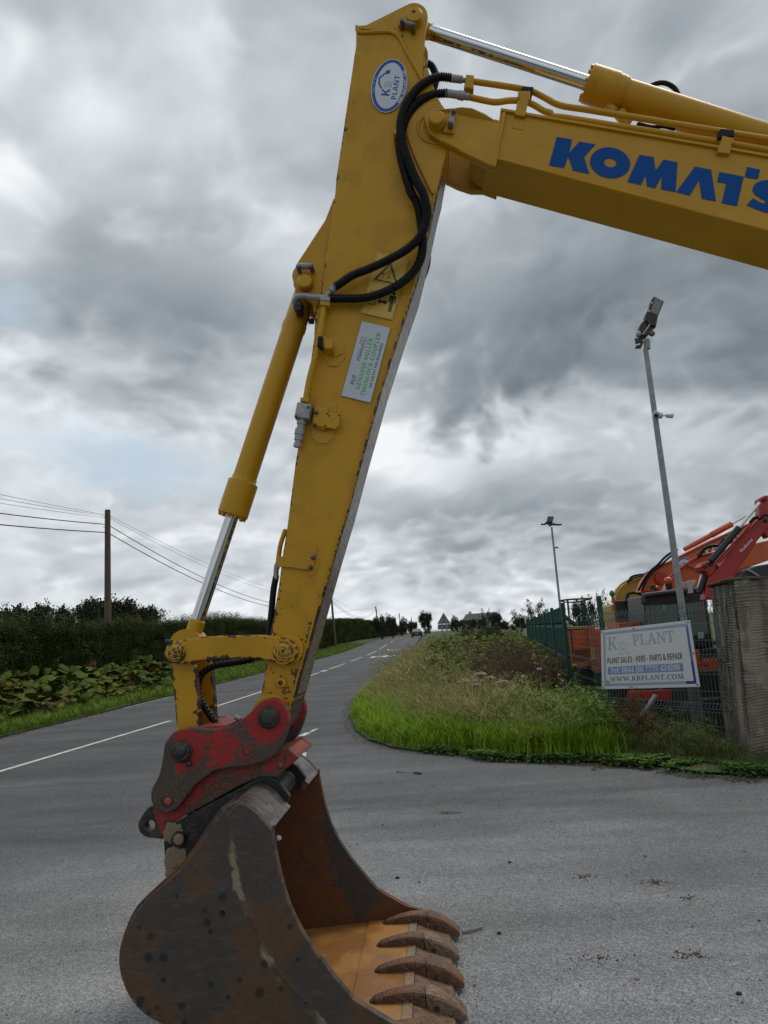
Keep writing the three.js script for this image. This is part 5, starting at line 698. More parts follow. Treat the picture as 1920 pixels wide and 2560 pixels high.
// place a tree by the pixel of its top, its width in pixels and its distance
function tree(px, topY, wpx, z, kind, mat, label, grp, gy) {
  const top = onZ(px, topY, z), g = gy ?? rise(z) - 0.7, h = Math.max(2, top.y - g), w = wpx * scaleAt(px, topY, z), P = protos[kind];
  const t = thing('tree', label, 'tree', [top.x, g, z], grp), sx = w / P.wide * 1.25;
  for (const [n, m, k] of [['trunk', barkMat, 'trunk'], ['crown', crownMats[mat], 'crown']]) { const q = new THREE.Mesh(P[k], m); q.name = n; q.scale.set(sx, h / P.top * 1.02, sx); q.castShadow = q.receiveShadow = true; t.add(q); }
  t.rotation.y = h2(Math.round(px), kind, 5) * 6.28; return t;
}
const gH = 'trees behind the dark hedge', lH = 'dark round crowned tree standing in the field behind the long hedge';
tree(8, 1506, 50, -85, 2, 0, lH, gH); tree(52, 1505, 80, -92, 4, 0, lH, gH); tree(104, 1499, 66, -95, 4, 0, lH, gH); tree(160, 1508, 62, -100, 4, 0, lH, gH);
tree(222, 1492, 70, -106, 4, 0, 'tall dark tree in the broad clump behind the telegraph pole', 'clump of trees behind the telegraph pole'); tree(256, 1486, 90, -110, 4, 0, 'tall dark tree in the broad clump behind the telegraph pole', 'clump of trees behind the telegraph pole'); tree(300, 1488, 80, -112, 4, 0, 'tall dark tree in the broad clump behind the telegraph pole', 'clump of trees behind the telegraph pole'); tree(362, 1508, 76, -118, 4, 0, lH, gH); tree(330, 1512, 80, -122, 4, 1, lH, gH); tree(20, 1530, 60, -80, 2, 1, lH, gH);
const gF = 'trees along the road far ahead', lF = 'dark tree in the far row beside the vanishing road';
tree(820, 1540, 46, -150, 2, 1, lF, gF); tree(880, 1548, 60, -180, 2, 1, lF, gF); tree(951, 1534, 46, -128, 2, 0, lF, gF); tree(978, 1536, 26, -132, 2, 0, lF, gF); tree(1003, 1541, 34, -160, 1, 0, lF, gF); tree(1030, 1550, 32, -170, 2, 0, lF, gF);
tree(1062, 1525, 38, -190, 2, 0, 'tall rounded tree above the two cars at the end of the road', gF + ' end');
tree(1131, 1538, 32, -170, 1, 0, lF, gF); tree(1152, 1546, 26, -180, 2, 1, lF, gF); tree(1178, 1546, 34, -230, 2, 1, lF, gF); tree(1205, 1544, 30, -230, 2, 0, lF, gF);
const gR = 'trees beyond the field', lR = 'open branched tree beyond the field to the left of the green fence';
tree(1212, 1520, 32, -150, 3, 1, lR, gR); tree(1238, 1527, 36, -150, 2, 0, lR, gR); tree(1288, 1522, 32, -128, 3, 1, lR, gR); tree(1300, 1540, 44, -126, 2, 0, lR, gR); tree(1334, 1496, 62, -112, 3, 1, 'tall open ash tree with sky showing through, left of the far lamp post', 'open ash tree');
tree(1452, 1488, 56, -60, 2, 1, 'dark tree seen through the mesh behind the green corner post', 'trees behind the corner post'); tree(1505, 1474, 44, -64, 3, 1, 'dark tree seen through the mesh behind the green corner post', 'trees behind the corner post'); tree(1258, 1552, 40, -150, 2, 1, lR, gR);
// ---- shrubs and single plants on the verge
function shrub(px, topY, wpx, z, seed, c, label, n = 420, ls = 1) {
  const b = onZ(px, topY, z), w = wpx * scaleAt(px, topY, z), g = rise(z) + 0.05, h = b.y - g, t = thing('shrub', label, 'shrub', [b.x, g, z]), r = rng(seed), L = [];
  for (let i = 0; i < n; i++) { const a = r() * 6.28, d = Math.pow(r(), 0.6), k = Math.pow(r(), 0.7), hh = h * Math.sqrt(Math.max(0, 1.04 - d * d)) * (0.8 + 0.35 * fbm(Math.cos(a) * 1.5 + seed, Math.sin(a) * 1.5, 2, seed)); L.push({ x: b.x + Math.cos(a) * d * w / 2, y: g + Math.max(0.01, hh * k - 0.2 * ls), z: z + Math.sin(a) * d * w / 2, ry: r() * 6.28, rx: (r() - 0.5), rz: (r() - 0.5), s: ls * (0.45 + 0.4 * r()), c: vary(r, c, c.map(x => x * 1.6)) }); }
  scatter('foliage', leafy(30, 0.5, 0.28, 0.022, 0.075, seed, 3), foliageMat, L, t); part('stem', [0, 1, 2].map(i => rod(V(b.x, g - 0.05, z), V(b.x + (i - 1) * w * 0.15, g + h * 0.6, z + 0.05 * i), 0.02 * ls, 0.01 * ls, 5)), barkMat, t); return t;
}
shrub(1222, 1562, 104, -36, 61, [0.028, 0.044, 0.012], 'large rounded dark green bush on the bank left of the green fence', 800);
shrub(1165, 1560, 60, -52, 62, [0.05, 0.07, 0.018], 'lighter green bush next to the large dark bush on the bank', 420);
shrub(1082, 1612, 32, -30, 63, [0.018, 0.04, 0.012], 'small dark evergreen bush standing alone by the road edge', 200, 0.7);
shrub(1580, 1726, 110, -9.1, 64, [0.10, 0.06, 0.03], 'withered brown shrub in front of the mesh fence below the sign', 190, 0.42);
shrub(1475, 1745, 60, -10.0, 65, [0.06, 0.11, 0.022], 'leafy green bramble at the left end of the mesh fence', 90, 0.6);
shrub(1425, 1725, 70, -10.8, 66, [0.07, 0.115, 0.024], 'leafy green weed clump in front of the last fence post', 110, 0.6);
// umbels
function umbel(px, py, z, label, seed) {
  const top = onZ(px, py, z), g = 0.08, t = thing('umbel_plant', label, 'plant', [top.x, g, z], 'brownish umbels on the bank'), r = rng(seed), head = [], st = [], h = top.y - g;
  const dk = std({ color: col(0.05, 0.03, 0.025), roughness: 0.8 }), pk = std({ color: col(0.40, 0.30, 0.25), roughness: 1 });
  const base = V(top.x + (r() - 0.5) * 0.3, g, z); st.push(rod(base, V(top.x, top.y - 0.08, z), 0.008, 0.005, 5));
  for (let i = 0; i < 70; i++) { const a = r() * 6.28, d = Math.sqrt(r()) * 0.11, y = top.y - 0.02 - d * d * 3.2; const b = new THREE.IcosahedronGeometry(0.009 + 0.006 * r(), 0); b.translate(top.x + Math.cos(a) * d, y, z + Math.sin(a) * d); head.push(b); if (i % 6 === 0) st.push(rod(V(top.x, top.y - 0.08, z), V(top.x + Math.cos(a) * d, y, z + Math.sin(a) * d), 0.003, 0.002, 4)); }
  part('stem', st, dk, t); part('flower_head', head, pk, t); return t;
}
[[1200, 1678], [1160, 1696], [1184, 1706], [1222, 1688], [1194, 1694], [1258, 1698], [1232, 1722], [1238, 1740], [1208, 1746], [1262, 1742]].forEach(([x, y], i) => umbel(x, y, -12.2 - 0.18 * (i % 4), 'tall umbel with a brownish pink flower head among the weeds', 70 + i));
// ------------------------------------------------------------ telegraph poles and wires
const poleM = std({ map: tiled(tex(128, 512, (u, v) => { const n = fbm(u * 16, v * 3, 5, 8), k = fbm(u * 5, v * 20, 3, 9); return mix3([0.15, 0.115, 0.08], [0.055, 0.042, 0.032], n * 0.6 + k * 0.4); }), 2, 0.4), roughness: 0.95 });
const wireM = std({ color: col(0.012, 0.012, 0.014), roughness: 0.6 });
const tops = [];
function telegraph(px, py, z, label, lean = 0) {
  const t = onZ(px, py, z), g = rise(z), o = thing('telegraph_pole', label, 'telegraph pole', [t.x + lean * (t.y - g), g, z], 'telegraph poles along the hedge');
  part('pole', metreUV(rod(V(t.x + lean * (t.y - g), g - 0.05, z), t, 0.15, 0.115, 14), 1), poleM, o); part('insulator_bolt', [rod(V(t.x - 0.16, t.y - 0.3, z), V(t.x + 0.16, t.y - 0.3, z), 0.012, 0.012, 6), rod(V(t.x - 0.2, t.y - 0.72, z), V(t.x + 0.15, t.y - 0.72, z), 0.012, 0.012, 6)], steelDark, o); tops.push(t); return o;
}
telegraph(269, 1275, -28.6, 'tall weathered wooden telegraph pole rising out of the near stretch of hedge');
telegraph(828, 1488, -85, 'thin telegraph pole just beyond the excavator arm', 0.03); telegraph(939, 1516, -150, 'telegraph pole rising from a dark tree beside the road', 0.06); telegraph(998, 1533, -215, 'small distant telegraph pole further along the road', 0.01); telegraph(1028, 1542, -270, 'smallest telegraph pole before the tall rounded tree', 0.01);
function wire(a, b, sag, r, label, n = 24) { const p = []; for (let i = 0; i <= n; i++) { const t = i / n; p.push(a.clone().lerp(b, t).add(V(0, -4 * sag * t * (1 - t), 0))); } const o = thing('overhead_wire', label, 'wire', [a.x, a.y, a.z], 'overhead wires'); part('cable', tube(p, r, n * 2, 5, false), wireM, o); return o; }
{ const t0 = tops[0], A = (t, d, dx = 0) => V(t.x + dx, t.y - d, t.z), back = d => V(t0.x - 1.2, t0.y - d, 34);
  const lbl = r => r > 0.012 ? 'thick black cable slung between the telegraph poles' : 'thin wire strung between the telegraph pole tops';
  for (const [d, r, s, db] of [[0.22, 0.007, 1.4, -0.35], [0.26, 0.007, 1.6, -0.2], [0.34, 0.007, 1.7, 0.1], [0.62, 0.018, 1.8, 0.42], [0.96, 0.02, 1.8, 0.95]]) wire(A(t0, d), back(db), s, r, lbl(r));
  for (let k = 0; k < 3; k++) for (const [d, r, s] of [[0.2, 0.007, 1.1], [0.3, 0.007, 1.3], [0.62, 0.017, 1.9], [0.96, 0.019, 1.9]]) wire(A(tops[k], d * (k ? 0.8 : 1)), A(tops[k + 1], d * 0.8), s, r * (1 + k * 0.2), lbl(r));
  wire(A(tops[1], 2.2), A(tops[2], 0.3), -0.1, 0.012, 'thin stay wire crossing below the other wires beyond the arm'); }
// ------------------------------------------------------------ cars and road sign
function car(px, py, z, body, label, w = 1.82, h = 1.45) {
  const p = onZ(px, py, z), g = rise(z) + 0.002, o = thing('car', label, 'car', [p.x, g, z], 'cars driving away'); const X = p.x, hw = w / 2, zr = z, zf = z - 4.4;
  const prof = (pts, y0) => { const s = new THREE.Shape(pts.map(q => new THREE.Vector2(...q))); const e = new THREE.ExtrudeGeometry(s, { depth: w - 0.16, bevelEnabled: true, bevelThickness: 0.08, bevelSize: 0.06, bevelOffset: -0.06, bevelSegments: 3 }); e.rotateY(Math.PI / 2); e.translate(X - hw + 0.08, g, zr); return e; };
  const bm = phys({ color: body, roughness: 0.35, metalness: 0.3, clearcoat: 1 }), glass = std({ color: col(0.25, 0.27, 0.29), roughness: 0.12, metalness: 0.2 });
  part('body', prof([[0.02, 0.3], [0.0, 0.75], [0.12, h * 0.66], [1.0, h * 0.68], [3.2, h * 0.66], [4.3, 0.78], [4.4, 0.35], [4.2, 0.22], [0.2, 0.22]]), bm, o);
  const cab = (() => { const a = [[0.22, h * 0.64, hw - 0.1], [0.7, h - 0.02, hw - 0.28], [2.2, h, hw - 0.28], [3.1, h * 0.66, hw - 0.12]], pos = []; const T = a.map(([d, y, q]) => [V(X - q, g + y, zr - d), V(X + q, g + y, zr - d)]); for (let i = 0; i < 3; i++) { const [p0, p1] = T[i], [q0, q1] = T[i + 1]; pos.push(p0, p1, q1, p0, q1, q0); } const yb = g + h * 0.6, b0 = V(X - hw + 0.08, yb, zr - 0.2), b1 = V(X - hw + 0.08, yb, zr - 3.1), c0 = V(X + hw - 0.08, yb, zr - 0.2), c1 = V(X + hw - 0.08, yb, zr - 3.1); pos.push(b0, T[0][0], T[1][0], b0, T[1][0], T[2][0], b0, T[2][0], b1, T[2][0], T[3][0], b1, c0, T[1][1], T[0][1], c0, T[2][1], T[1][1], c0, c1, T[2][1], T[2][1], c1, T[3][1], b0, c0, T[0][1], b0, T[0][1], T[0][0]); return triGeo(pos.flatMap(v => [v.x, v.y, v.z])); })();
  part('cabin', cab, std({ color: body, roughness: 0.35, side: THREE.DoubleSide }), o);
  part('rear_window', quad(V(X - hw + 0.32, g + h - 0.07, zr - 0.63), V(X + hw - 0.32, g + h - 0.07, zr - 0.63), V(X + hw - 0.2, g + h * 0.66, zr - 0.2), V(X - hw + 0.2, g + h * 0.66, zr - 0.2)), glass, o);
  for (const s of [-1, 1]) { part('tail_light', box(X + s * (hw - 0.22) - 0.13, X + s * (hw - 0.22) + 0.13, g + 0.72, g + 0.86, zr - 0.05, zr + 0.03, 0.02), std({ color: col(0.22, 0.01, 0.01), roughness: 0.3 }), o); for (const d of [0.75, 3.5]) { const wz = zr - d; part('wheel', rod(V(X + s * (hw - 0.22), g + 0.31, wz), V(X + s * (hw - 0.01), g + 0.31, wz), 0.31, 0.31, 20), rubber, o); } }
  part('number_plate', box(X - 0.26, X + 0.26, g + 0.55, g + 0.66, zr - 0.02, zr + 0.065), std({ color: col(0.5, 0.42, 0.12), roughness: 0.5 }), o); part('bumper', box(X - hw + 0.05, X + hw - 0.05, g + 0.28, g + 0.48, zr - 0.1, zr + 0.05, 0.05), darkPaint, o); return o;
}
car(1042, 1593, -122, col(0.012, 0.014, 0.02), 'dark blue saloon car driving away along the road'); car(1069, 1588, -205, col(0.09, 0.02, 0.02), 'dark red car further off ahead of the saloon');
{ const z = -46, c = onZ(1109, 1560, z), o = thing('road_sign', 'grey back of a triangular road sign on two posts beside the road', 'road sign', [c.x, 0, z]), grey = std({ color: col(0.14, 0.16, 0.17), roughness: 0.6, metalness: 0.2 });
  const S = Zm(920, 1480, 3.95);
  part('triangle_plate', pxPlate(S([745, 203, 8], [818, 312, 8], [683, 316, 8]), z, 0.02, 0.004), grey, o); part('supplementary_plate', pxPlate(S([690, 320], [805, 318], [803, 368], [690, 370]), z - 0.002, 0.02, 0.004), std({ color: col(0.10, 0.115, 0.12), roughness: 0.6 }), o);
  for (const [a, b] of [[727, 730], [772, 777]]) { const t = P3(S([a, 262])[0], z + 0.05), bb = P3(S([b, 440])[0], z + 0.05); part('post', rod(V(bb.x, 0, z + 0.05), t, 0.045, 0.045, 10), galv, o); }
  for (const y of [285, 345]) part('clamp_channel', pxPlate(S([705, y], [795, y - 1], [795, y + 6], [705, y + 7]), z + 0.02, 0.02, 0.003), galv, o); }
{ const z = -240, a = onZ(1160, 1562, z), o = thing('farmhouse', 'small distant white walled house among the trees by the road', 'house', [a.x + 4, 0.7, z]); const w = std({ color: col(0.42, 0.38, 0.36), roughness: 0.9 }), rf = std({ color: col(0.32, 0.29, 0.28), roughness: 0.9 });
  part('wall', box(a.x, a.x + 12, 0.7, 4.3, z - 7, z), w, o); part('roof', plate([[a.x - 0.3, 4.28], [a.x + 12.3, 4.28], [a.x + 11.2, 6.3], [a.x + 1.1, 6.3]], z + 0.3, 7.6, 0.01), rf, o); part('chimney', box(a.x + 2, a.x + 3, 5.5, 7.1, z - 4, z - 3), w, o); for (const x of [2, 6, 9]) part('window', box(a.x + x, a.x + x + 1.1, 2, 3.3, z - 0.02, z + 0.03), std({ color: col(0.03, 0.035, 0.04), roughness: 0.2 }), o); }
// ------------------------------------------------------------ green mesh fence
const greenM = std({ color: col(0.006, 0.055, 0.042), roughness: 0.45, metalness: 0.2 }), meshM = std({ color: col(0.11, 0.165, 0.155), roughness: 0.5, metalness: 0.25 }), meshG = std({ color: col(0.012, 0.075, 0.058), roughness: 0.5, metalness: 0.2 });
function meshPanel(A, B, y0, y1a, y1b, folds, sp, r, hs, out = 0.045) {
  const d = B.clone().sub(A), L = d.length(); d.normalize(); const nrm = V(d.z, 0, -d.x), gs = [], fold = y => { let o = 0; for (const f of folds) o = Math.max(o, 1 - Math.abs(y - f) / 0.05); return Math.max(0, o) * out; }, at = (s, y) => A.clone().addScaledVector(d, s).setY(y).addScaledVector(nrm, -fold(y));
  const n = Math.round(L / sp); for (let i = 0; i <= n; i++) { const s = L * i / n, yt = lerp(y1a, y1b, i / n), ys = [y0]; for (const f of folds) if (f + 0.05 < yt) ys.push(f - 0.05, f, f + 0.05); ys.push(yt); for (let k = 0; k < ys.length - 1; k++) gs.push(rod(at(s, ys[k]), at(s, ys[k + 1]), r, r, 4, false)); }
  const yy = new Set(); for (let y = y0 + 0.02; y < Math.min(y1a, y1b); y += hs) yy.add(y); for (const f of folds) { yy.add(f - 0.05); yy.add(f + 0.05); } for (const y of yy) gs.push(rod(at(0, y), at(L, y), r, r, 4, false)); return gs;
}
{ const A = V(2.24, 0, -10.44), B = V(3.44, 0, -8.58), o = thing('mesh_fence', 'grey green wire mesh fence panel carrying the company sign next to the concrete wall', 'fence', [2.8, 0, -9.5]);
  part('mesh_panel', meshPanel(A, B, 0.05, 1.70, 1.74, [0.48, 1.05, 1.62], 0.05, 0.0042, 0.2), meshM, o, true);
  const pt = (px, py, z, w = 0.03) => { const t = onZ(px, py, z); return box(t.x - w, t.x + w, 0, t.y, z - w, z + w, 0.006); };
  part('post', pt(1496, 1490, -10.46, 0.032), greenM, o);
}
{ const o = thing('panel_fence', 'long dark green panel fence running back beside the bank', 'fence', [2.6, 0, -15]), P = []; const dx = Math.sin(5.6 * D2R), dz = -Math.cos(5.6 * D2R);
  for (let i = 0; i < 8; i++) P.push(V(2.45 + dx * 3 * i, 0, -13.5 + dz * 3 * i));
  P.forEach((p, i) => { const h = 1.95 - 0.02 * i; part('post', box(p.x - 0.035, p.x + 0.035, 0, h, p.z - 0.035, p.z + 0.035, 0.006), greenM, o); if (i < 7) part('mesh_panel', meshPanel(p, P[i + 1], 0.06, h - 0.06, h - 0.08, [0.35, 0.95, 1.55], 0.055, 0.0038, 0.2), meshG, o, true); });
  part('mesh_panel', meshPanel(V(2.36, 0, -10.5), V(2.45, 0, -13.45), 0.2, 1.85, 1.85, [0.95, 1.55], 0.25, 0.0035, 0.16), meshG, o, true); }
// company sign on the fence
{ const p0 = V(2.39, 1, -10.02), d = V(0.81, 0, 1.26).normalize(), n = V(-d.z, 0, d.x).normalize(); p0.addScaledVector(n.z > 0 ? n : n.negate(), 0.06); const nn = n.clone();
  const c = [[1502, 1576], [1725, 1550], [1750.5, 1717], [1505, 1723]].map(p => onP(p[0], p[1], p0, nn));
  const o = thing('company_sign', 'faded white sign board with blue border and dealer lettering fixed to the mesh fence', 'sign', [c[3].x, 0, c[3].z]);
  const t = canvasTex(1200, 680, (g, w, h) => {
    g.fillStyle = '#d3d4d3'; g.fillRect(0, 0, w, h); for (let i = 0; i < 900; i++) { g.fillStyle = `rgba(120,118,105,${0.05 + 0.08 * h2(i, 1, 2)})`; g.fillRect(h2(i, 2, 2) * w, h2(i, 3, 2) * h, 2 + 6 * h2(i, 4, 2), 2 + 3 * h2(i, 5, 2)); }
    g.lineWidth = 30; g.strokeStyle = '#9ba3bd'; g.strokeRect(48, 46, w - 96, h - 92); g.strokeStyle = '#5f6ba0'; g.beginPath(); g.moveTo(w - 48, 60); g.lineTo(w - 48, h - 46); g.stroke(); g.strokeStyle = '#2c3a86'; g.beginPath(); g.moveTo(w - 48, 420); g.lineTo(w - 48, h - 46); g.lineTo(w - 150, h - 46); g.stroke();
    const fit = (s, x, y, tw, ht, font, fill) => { g.save(); g.font = font; const m = g.measureText(s).width, sz = parseFloat(font.match(/(\d+)px/)[1]); g.translate(x, y); g.scale(tw / m, ht / sz); if (fill) { g.fillStyle = fill; g.fillText(s, 0, 0); } else { g.strokeText(s, 0, 0); } g.restore(); };
    fit('K', 82, 240, 150, 210, 'bold 100px serif', '#a4abc0'); g.strokeStyle = '#9aa1b6'; g.lineWidth = 2.2; fit('R', 222, 300, 170, 190, '100px serif', null); fit('PLANT', 432, 212, 555, 175, 'bold 100px serif', '#a2a9c0');
    fit('PLANT SALES - HIRE - PARTS & REPAIR', 80, 392, 968, 92, 'bold 100px sans-serif', '#25262c');
    const gr = '#7f8cb8'; g.fillStyle = gr; g.fillRect(88, 432, 950, 86); fit('Tel: 0044 (0) 7775 424200', 120, 502, 880, 84, 'bold 100px serif', '#d6d8dc'); fit('WWW.KRPLANT.COM', 112, 596, 920, 74, 'bold 100px serif', '#5a658f');
    g.strokeStyle = '#4a4d55'; g.lineWidth = 3; g.beginPath(); g.moveTo(660, 190); g.lineTo(675, 168); g.moveTo(690, 180); g.lineTo(700, 196); g.stroke();
  });
  const th = nn.clone().multiplyScalar(-0.006), back = c.map(p => p.clone().add(th));
  part('board_back', [quad(back[1], back[0], back[3], back[2]), quad(c[0], back[0], back[1], c[1]), quad(c[1], back[1], back[2], c[2]), quad(c[3], c[2], back[2], back[3]), quad(c[0], c[3], back[3], back[0])], std({ color: col(0.45, 0.45, 0.44), roughness: 0.6, side: THREE.DoubleSide }), o);
  part('printed_face', quad(...c.map(p => p.clone().addScaledVector(nn, 0.001))), std({ map: t, roughness: 0.45, side: THREE.DoubleSide }), o);
  for (const [u, v] of [[0.02, 0.03], [0.98, 0.03], [0.98, 0.97], [0.02, 0.97], [0.4, 0.03], [0.99, 0.5]]) { const q = c[0].clone().lerp(c[1], u).lerp(c[3].clone().lerp(c[2], u), v); part('cable_tie', rod(q.clone().addScaledVector(nn, 0.012), q.clone().addScaledVector(nn, -0.04), 0.008, 0.008, 6), darkPaint, o); } }
// ------------------------------------------------------------ rough concrete wall
{ const concT = tex(1024, 1024, (u, v) => { const x = u * 4, y = v * 2.4, n = fbm(x * 1.6, y * 1.6, 5, 401), m = fbm(x * 9, y * 9, 4, 402), st = fbm(x * 7, y * 0.9, 4, 403), f = vn(x * 110, y * 110, 404); let c = mix3([0.15, 0.135, 0.105], [0.25, 0.22, 0.165], ss(0.4, 0.65, n)); c = mix3(c, [0.032, 0.03, 0.028], ss(0.42, 0.60, st * 0.5 + m * 0.25 + n * 0.25) * 0.8); if (m > 0.68) c = mix3(c, [0.30, 0.28, 0.23], ss(0.68, 0.74, m) * 0.6); return c.map(k => k * (0.82 + 0.36 * f)); });
  const cm = std({ map: tiled(concT, 0.25, 1 / 2.4), roughness: 0.95 }), o = thing('concrete_wall', 'rough ridged grey concrete wall with mossy top at the end of the fence', 'wall', [5, 0, -8.5]);
  const face = (A, B, H, nu, nv, seed, lean, amp = 0.009) => { const pos = [], uv = [], ix = [], d = B.clone().sub(A), L = d.length(); d.normalize(); const nr = V(-d.z, 0, d.x); for (let j = 0; j <= nv; j++) for (let i = 0; i <= nu; i++) { const s = L * i / nu, y = H * j / nv, wv = fbm(s * 3, y * 3, 3, seed), rg = Math.sin((y + 0.07 * wv + 0.035 * fbm(s * 7, y * 3, 2, seed + 2)) / 0.021 * 6.283 / 1.5), k = amp * rg * ss(0.36, 0.62, fbm(s * 3.2, y * 2.2, 3, seed + 5)) + 0.03 * (fbm(s * 2.4, y * 2.4, 4, seed + 1) - 0.5) + 0.012 * (fbm(s * 14, y * 14, 3, seed + 7) - 0.5), p = A.clone().addScaledVector(d, s).addScaledVector(nr, k * (j < nv ? 1 : 0.4)); pos.push(p.x + lean * y, y + (j === nv ? 0.05 * (fbm(s * 4, 1, 3, seed + 9) - 0.5) : 0), p.z); uv.push(s + seed, y); if (i < nu && j < nv) { const a = j * (nu + 1) + i, b = a + nu + 1; ix.push(a, a + 1, b + 1, a, b + 1, b); } } const g = new THREE.BufferGeometry(); g.setAttribute('position', new THREE.Float32BufferAttribute(pos, 3)); g.setAttribute('uv', new THREE.Float32BufferAttribute(uv, 2)); g.setIndex(ix); g.computeVertexNormals(); return g; };
  const A = V(3.47, -0.02, -9.3), B = V(3.17, -0.02, -7.86), C = V(8, -0.02, -7.9);
  part('end_face', face(A, B, 1.94, 50, 330, 3, 0.05), cm, o); part('front_face', face(B, C, 1.92, 130, 330, 9, 0.05, 0.0045), cm, o); part('back_face', face(V(8, 0, -9.3), A, 1.94, 20, 20, 15, 0.05), cm, o);
  part('top_face', quad(V(3.56, 1.925, -9.3), V(8.1, 1.925, -9.3), V(8.1, 1.91, -7.9), V(3.27, 1.91, -7.86)), std({ color: col(0.05, 0.048, 0.03), roughness: 1 }), o);
  const r = rng(5), ms = []; for (let i = 0; i < 260; i++) { const t = r(), q = t < 0.4 ? A.clone().lerp(B, t / 0.4) : B.clone().lerp(V(5.2, 0, -7.9), (t - 0.4) / 0.6), s = new THREE.IcosahedronGeometry(0.015 + 0.035 * r() * r(), 1); s.scale(1.6, 0.8, 1.2); s.translate(q.x + 0.1 + (r() - 0.3) * 0.12, 1.915 + 0.012 * r(), q.z - 0.06 * r()); ms.push(s); }
  part('moss', ms, std({ map: tiled(tex(64, 64, (u, v) => mix3([0.028, 0.03, 0.014], [0.055, 0.045, 0.02], vn(u * 20, v * 20, 3, 20))), 4), roughness: 1 }), o, true);
  const tf = []; for (let i = 0; i < 60; i++) { const q = rng(900 + i), x = 3.0 + 1.2 * q(), z = -7.75 + 0.2 * q(); tf.push({ x, y: 0.005, z, ry: q() * 6.28, s: 0.2 + 0.25 * q(), c: vary(q, [0.05, 0.09, 0.02], [0.10, 0.08, 0.03]) }); }
  scatter('wall_foot_weeds', leafy(24, 0.8, 0.3, 0.02, 0.1, 77, 3), foliageMat, tf, null, ['small weeds growing at the foot of the concrete wall', 'weeds']); }
// ------------------------------------------------------------ lamp posts
{ const z = -11.22, bs = onG(1745, 1805), tp = onZ(1613, 872, z), o = thing('lamp_post', 'tall galvanised lamp post with black floodlights and white cameras behind the sign', 'lamp post', [bs.x, 0, z], 'yard lamp posts'), px = scaleAt(1650, 1200, z);
  const top = V(bs.x - 0.02, tp.y, z);
  part('pole', metreUV(rod(V(bs.x, -0.45, z), top, 0.057, 0.040, 20), 1), galv, o); part('pole_base', rod(V(bs.x, -0.45, z), V(bs.x, 0.95, z), 0.085, 0.08, 20), std({ color: col(0.09, 0.105, 0.10), roughness: 0.6, metalness: 0.2 }), o); part('collar', rod(onZ(...B4([470, 790])[0], z), onZ(...B4([480, 935])[0], z), 0.05, 0.052, 16), galv, o);
  const dx = top.x - onZ(1613, 872, z).x, sh = g => g.translate(dx, 0, 0), pp = (l, z0, t, b = 0.01) => sh(pxPlate(B4(...l), z0, t, b));
  const black = std({ color: col(0.008, 0.009, 0.012), roughness: 0.4 });
  const f = part('floodlight', pp([[580, 128, 12], [732, 203, 12], [640, 440], [612, 590, 20], [500, 560], [440, 440], [470, 365], [500, 330], [540, 180]], z + 0.09, 0.12), black, o);
  part('lens', pp([[592, 152], [712, 205], [637, 418], [522, 365]], z + 0.098, 0.02, 0.004), std({ color: col(0.16, 0.165, 0.155), roughness: 0.15 }), f); for (const [x, y] of [[546, 225], [506, 350]]) part('clip', pp([[x - 8, y - 18], [x + 10, y - 12], [x + 4, y + 18], [x - 12, y + 12]], z + 0.1, 0.02, 0.002), std({ color: col(0.6, 0.6, 0.6), roughness: 0.5 }), f);
  part('floodlight', pp([[430, 490, 20], [520, 545], [610, 580], [545, 660, 30], [470, 735], [400, 730], [335, 680, 20], [370, 560]], z + 0.05, 0.16), black, o); part('bracket', sh(rod(onZ(...B4([515, 560])[0], z + 0.10), onZ(...B4([405, 715])[0], z + 0.10), 0.012, 0.012, 6)), std({ color: col(0.42, 0.42, 0.4), roughness: 0.5 }), o);
  part('floodlight', [pp([[290, 765, 8], [400, 780], [420, 830], [385, 915, 8], [295, 922, 8], [305, 880], [365, 870], [380, 830], [300, 850]], z + 0.07, 0.05, 0.006)], black, o);
  const sph = (x, y, r) => { const g = new THREE.SphereGeometry(r, 16, 12), c = onZ(...B4([x, y])[0], z + 0.06); g.translate(c.x + dx, c.y, c.z); return g; }, beige = std({ color: col(0.42, 0.37, 0.3), roughness: 0.5 }), white = std({ color: col(0.62, 0.62, 0.6), roughness: 0.4 });
  part('sensor', [sph(342, 705, 0.045)], beige, o); part('sensor', [sph(545, 700, 0.05)], std({ color: col(0.16, 0.13, 0.09), roughness: 0.5 }), o);
  const cz = z + 0.09, cc = (x, y, zz = cz) => { const v = onZ(...B4([x, y])[0], zz); v.x += dx; return v; };
  part('camera_collar', sh(rod(onZ(...B4([606, 1925])[0], z), onZ(...B4([612, 1985])[0], z), 0.062, 0.062, 18)), white, o);
  const c1 = part('camera', rod(cc(605, 1935, z + 0.16), cc(604, 1925, z), 0.045, 0.045, 18), white, o); part('camera_lens', rod(cc(610, 1958, z + 0.175), cc(609, 1955, z + 0.1), 0.03, 0.03, 16), black, c1);
  part('camera_mount', [rod(cc(640, 1955), cc(700, 1955), 0.06, 0.05, 16), rod(cc(695, 1955), cc(770, 1962), 0.014, 0.014, 8)], white, o); const c2 = part('camera', rod(cc(765, 1958), cc(860, 1965), 0.034, 0.04, 16), white, o); part('camera_hood', rod(cc(845, 1958), cc(868, 1960), 0.042, 0.042, 16), white, c2);
  part('cable', tube([cc(480, 750), cc(505, 800), cc(530, 830), cc(540, 760)], 0.006, 20, 5), white, o); }
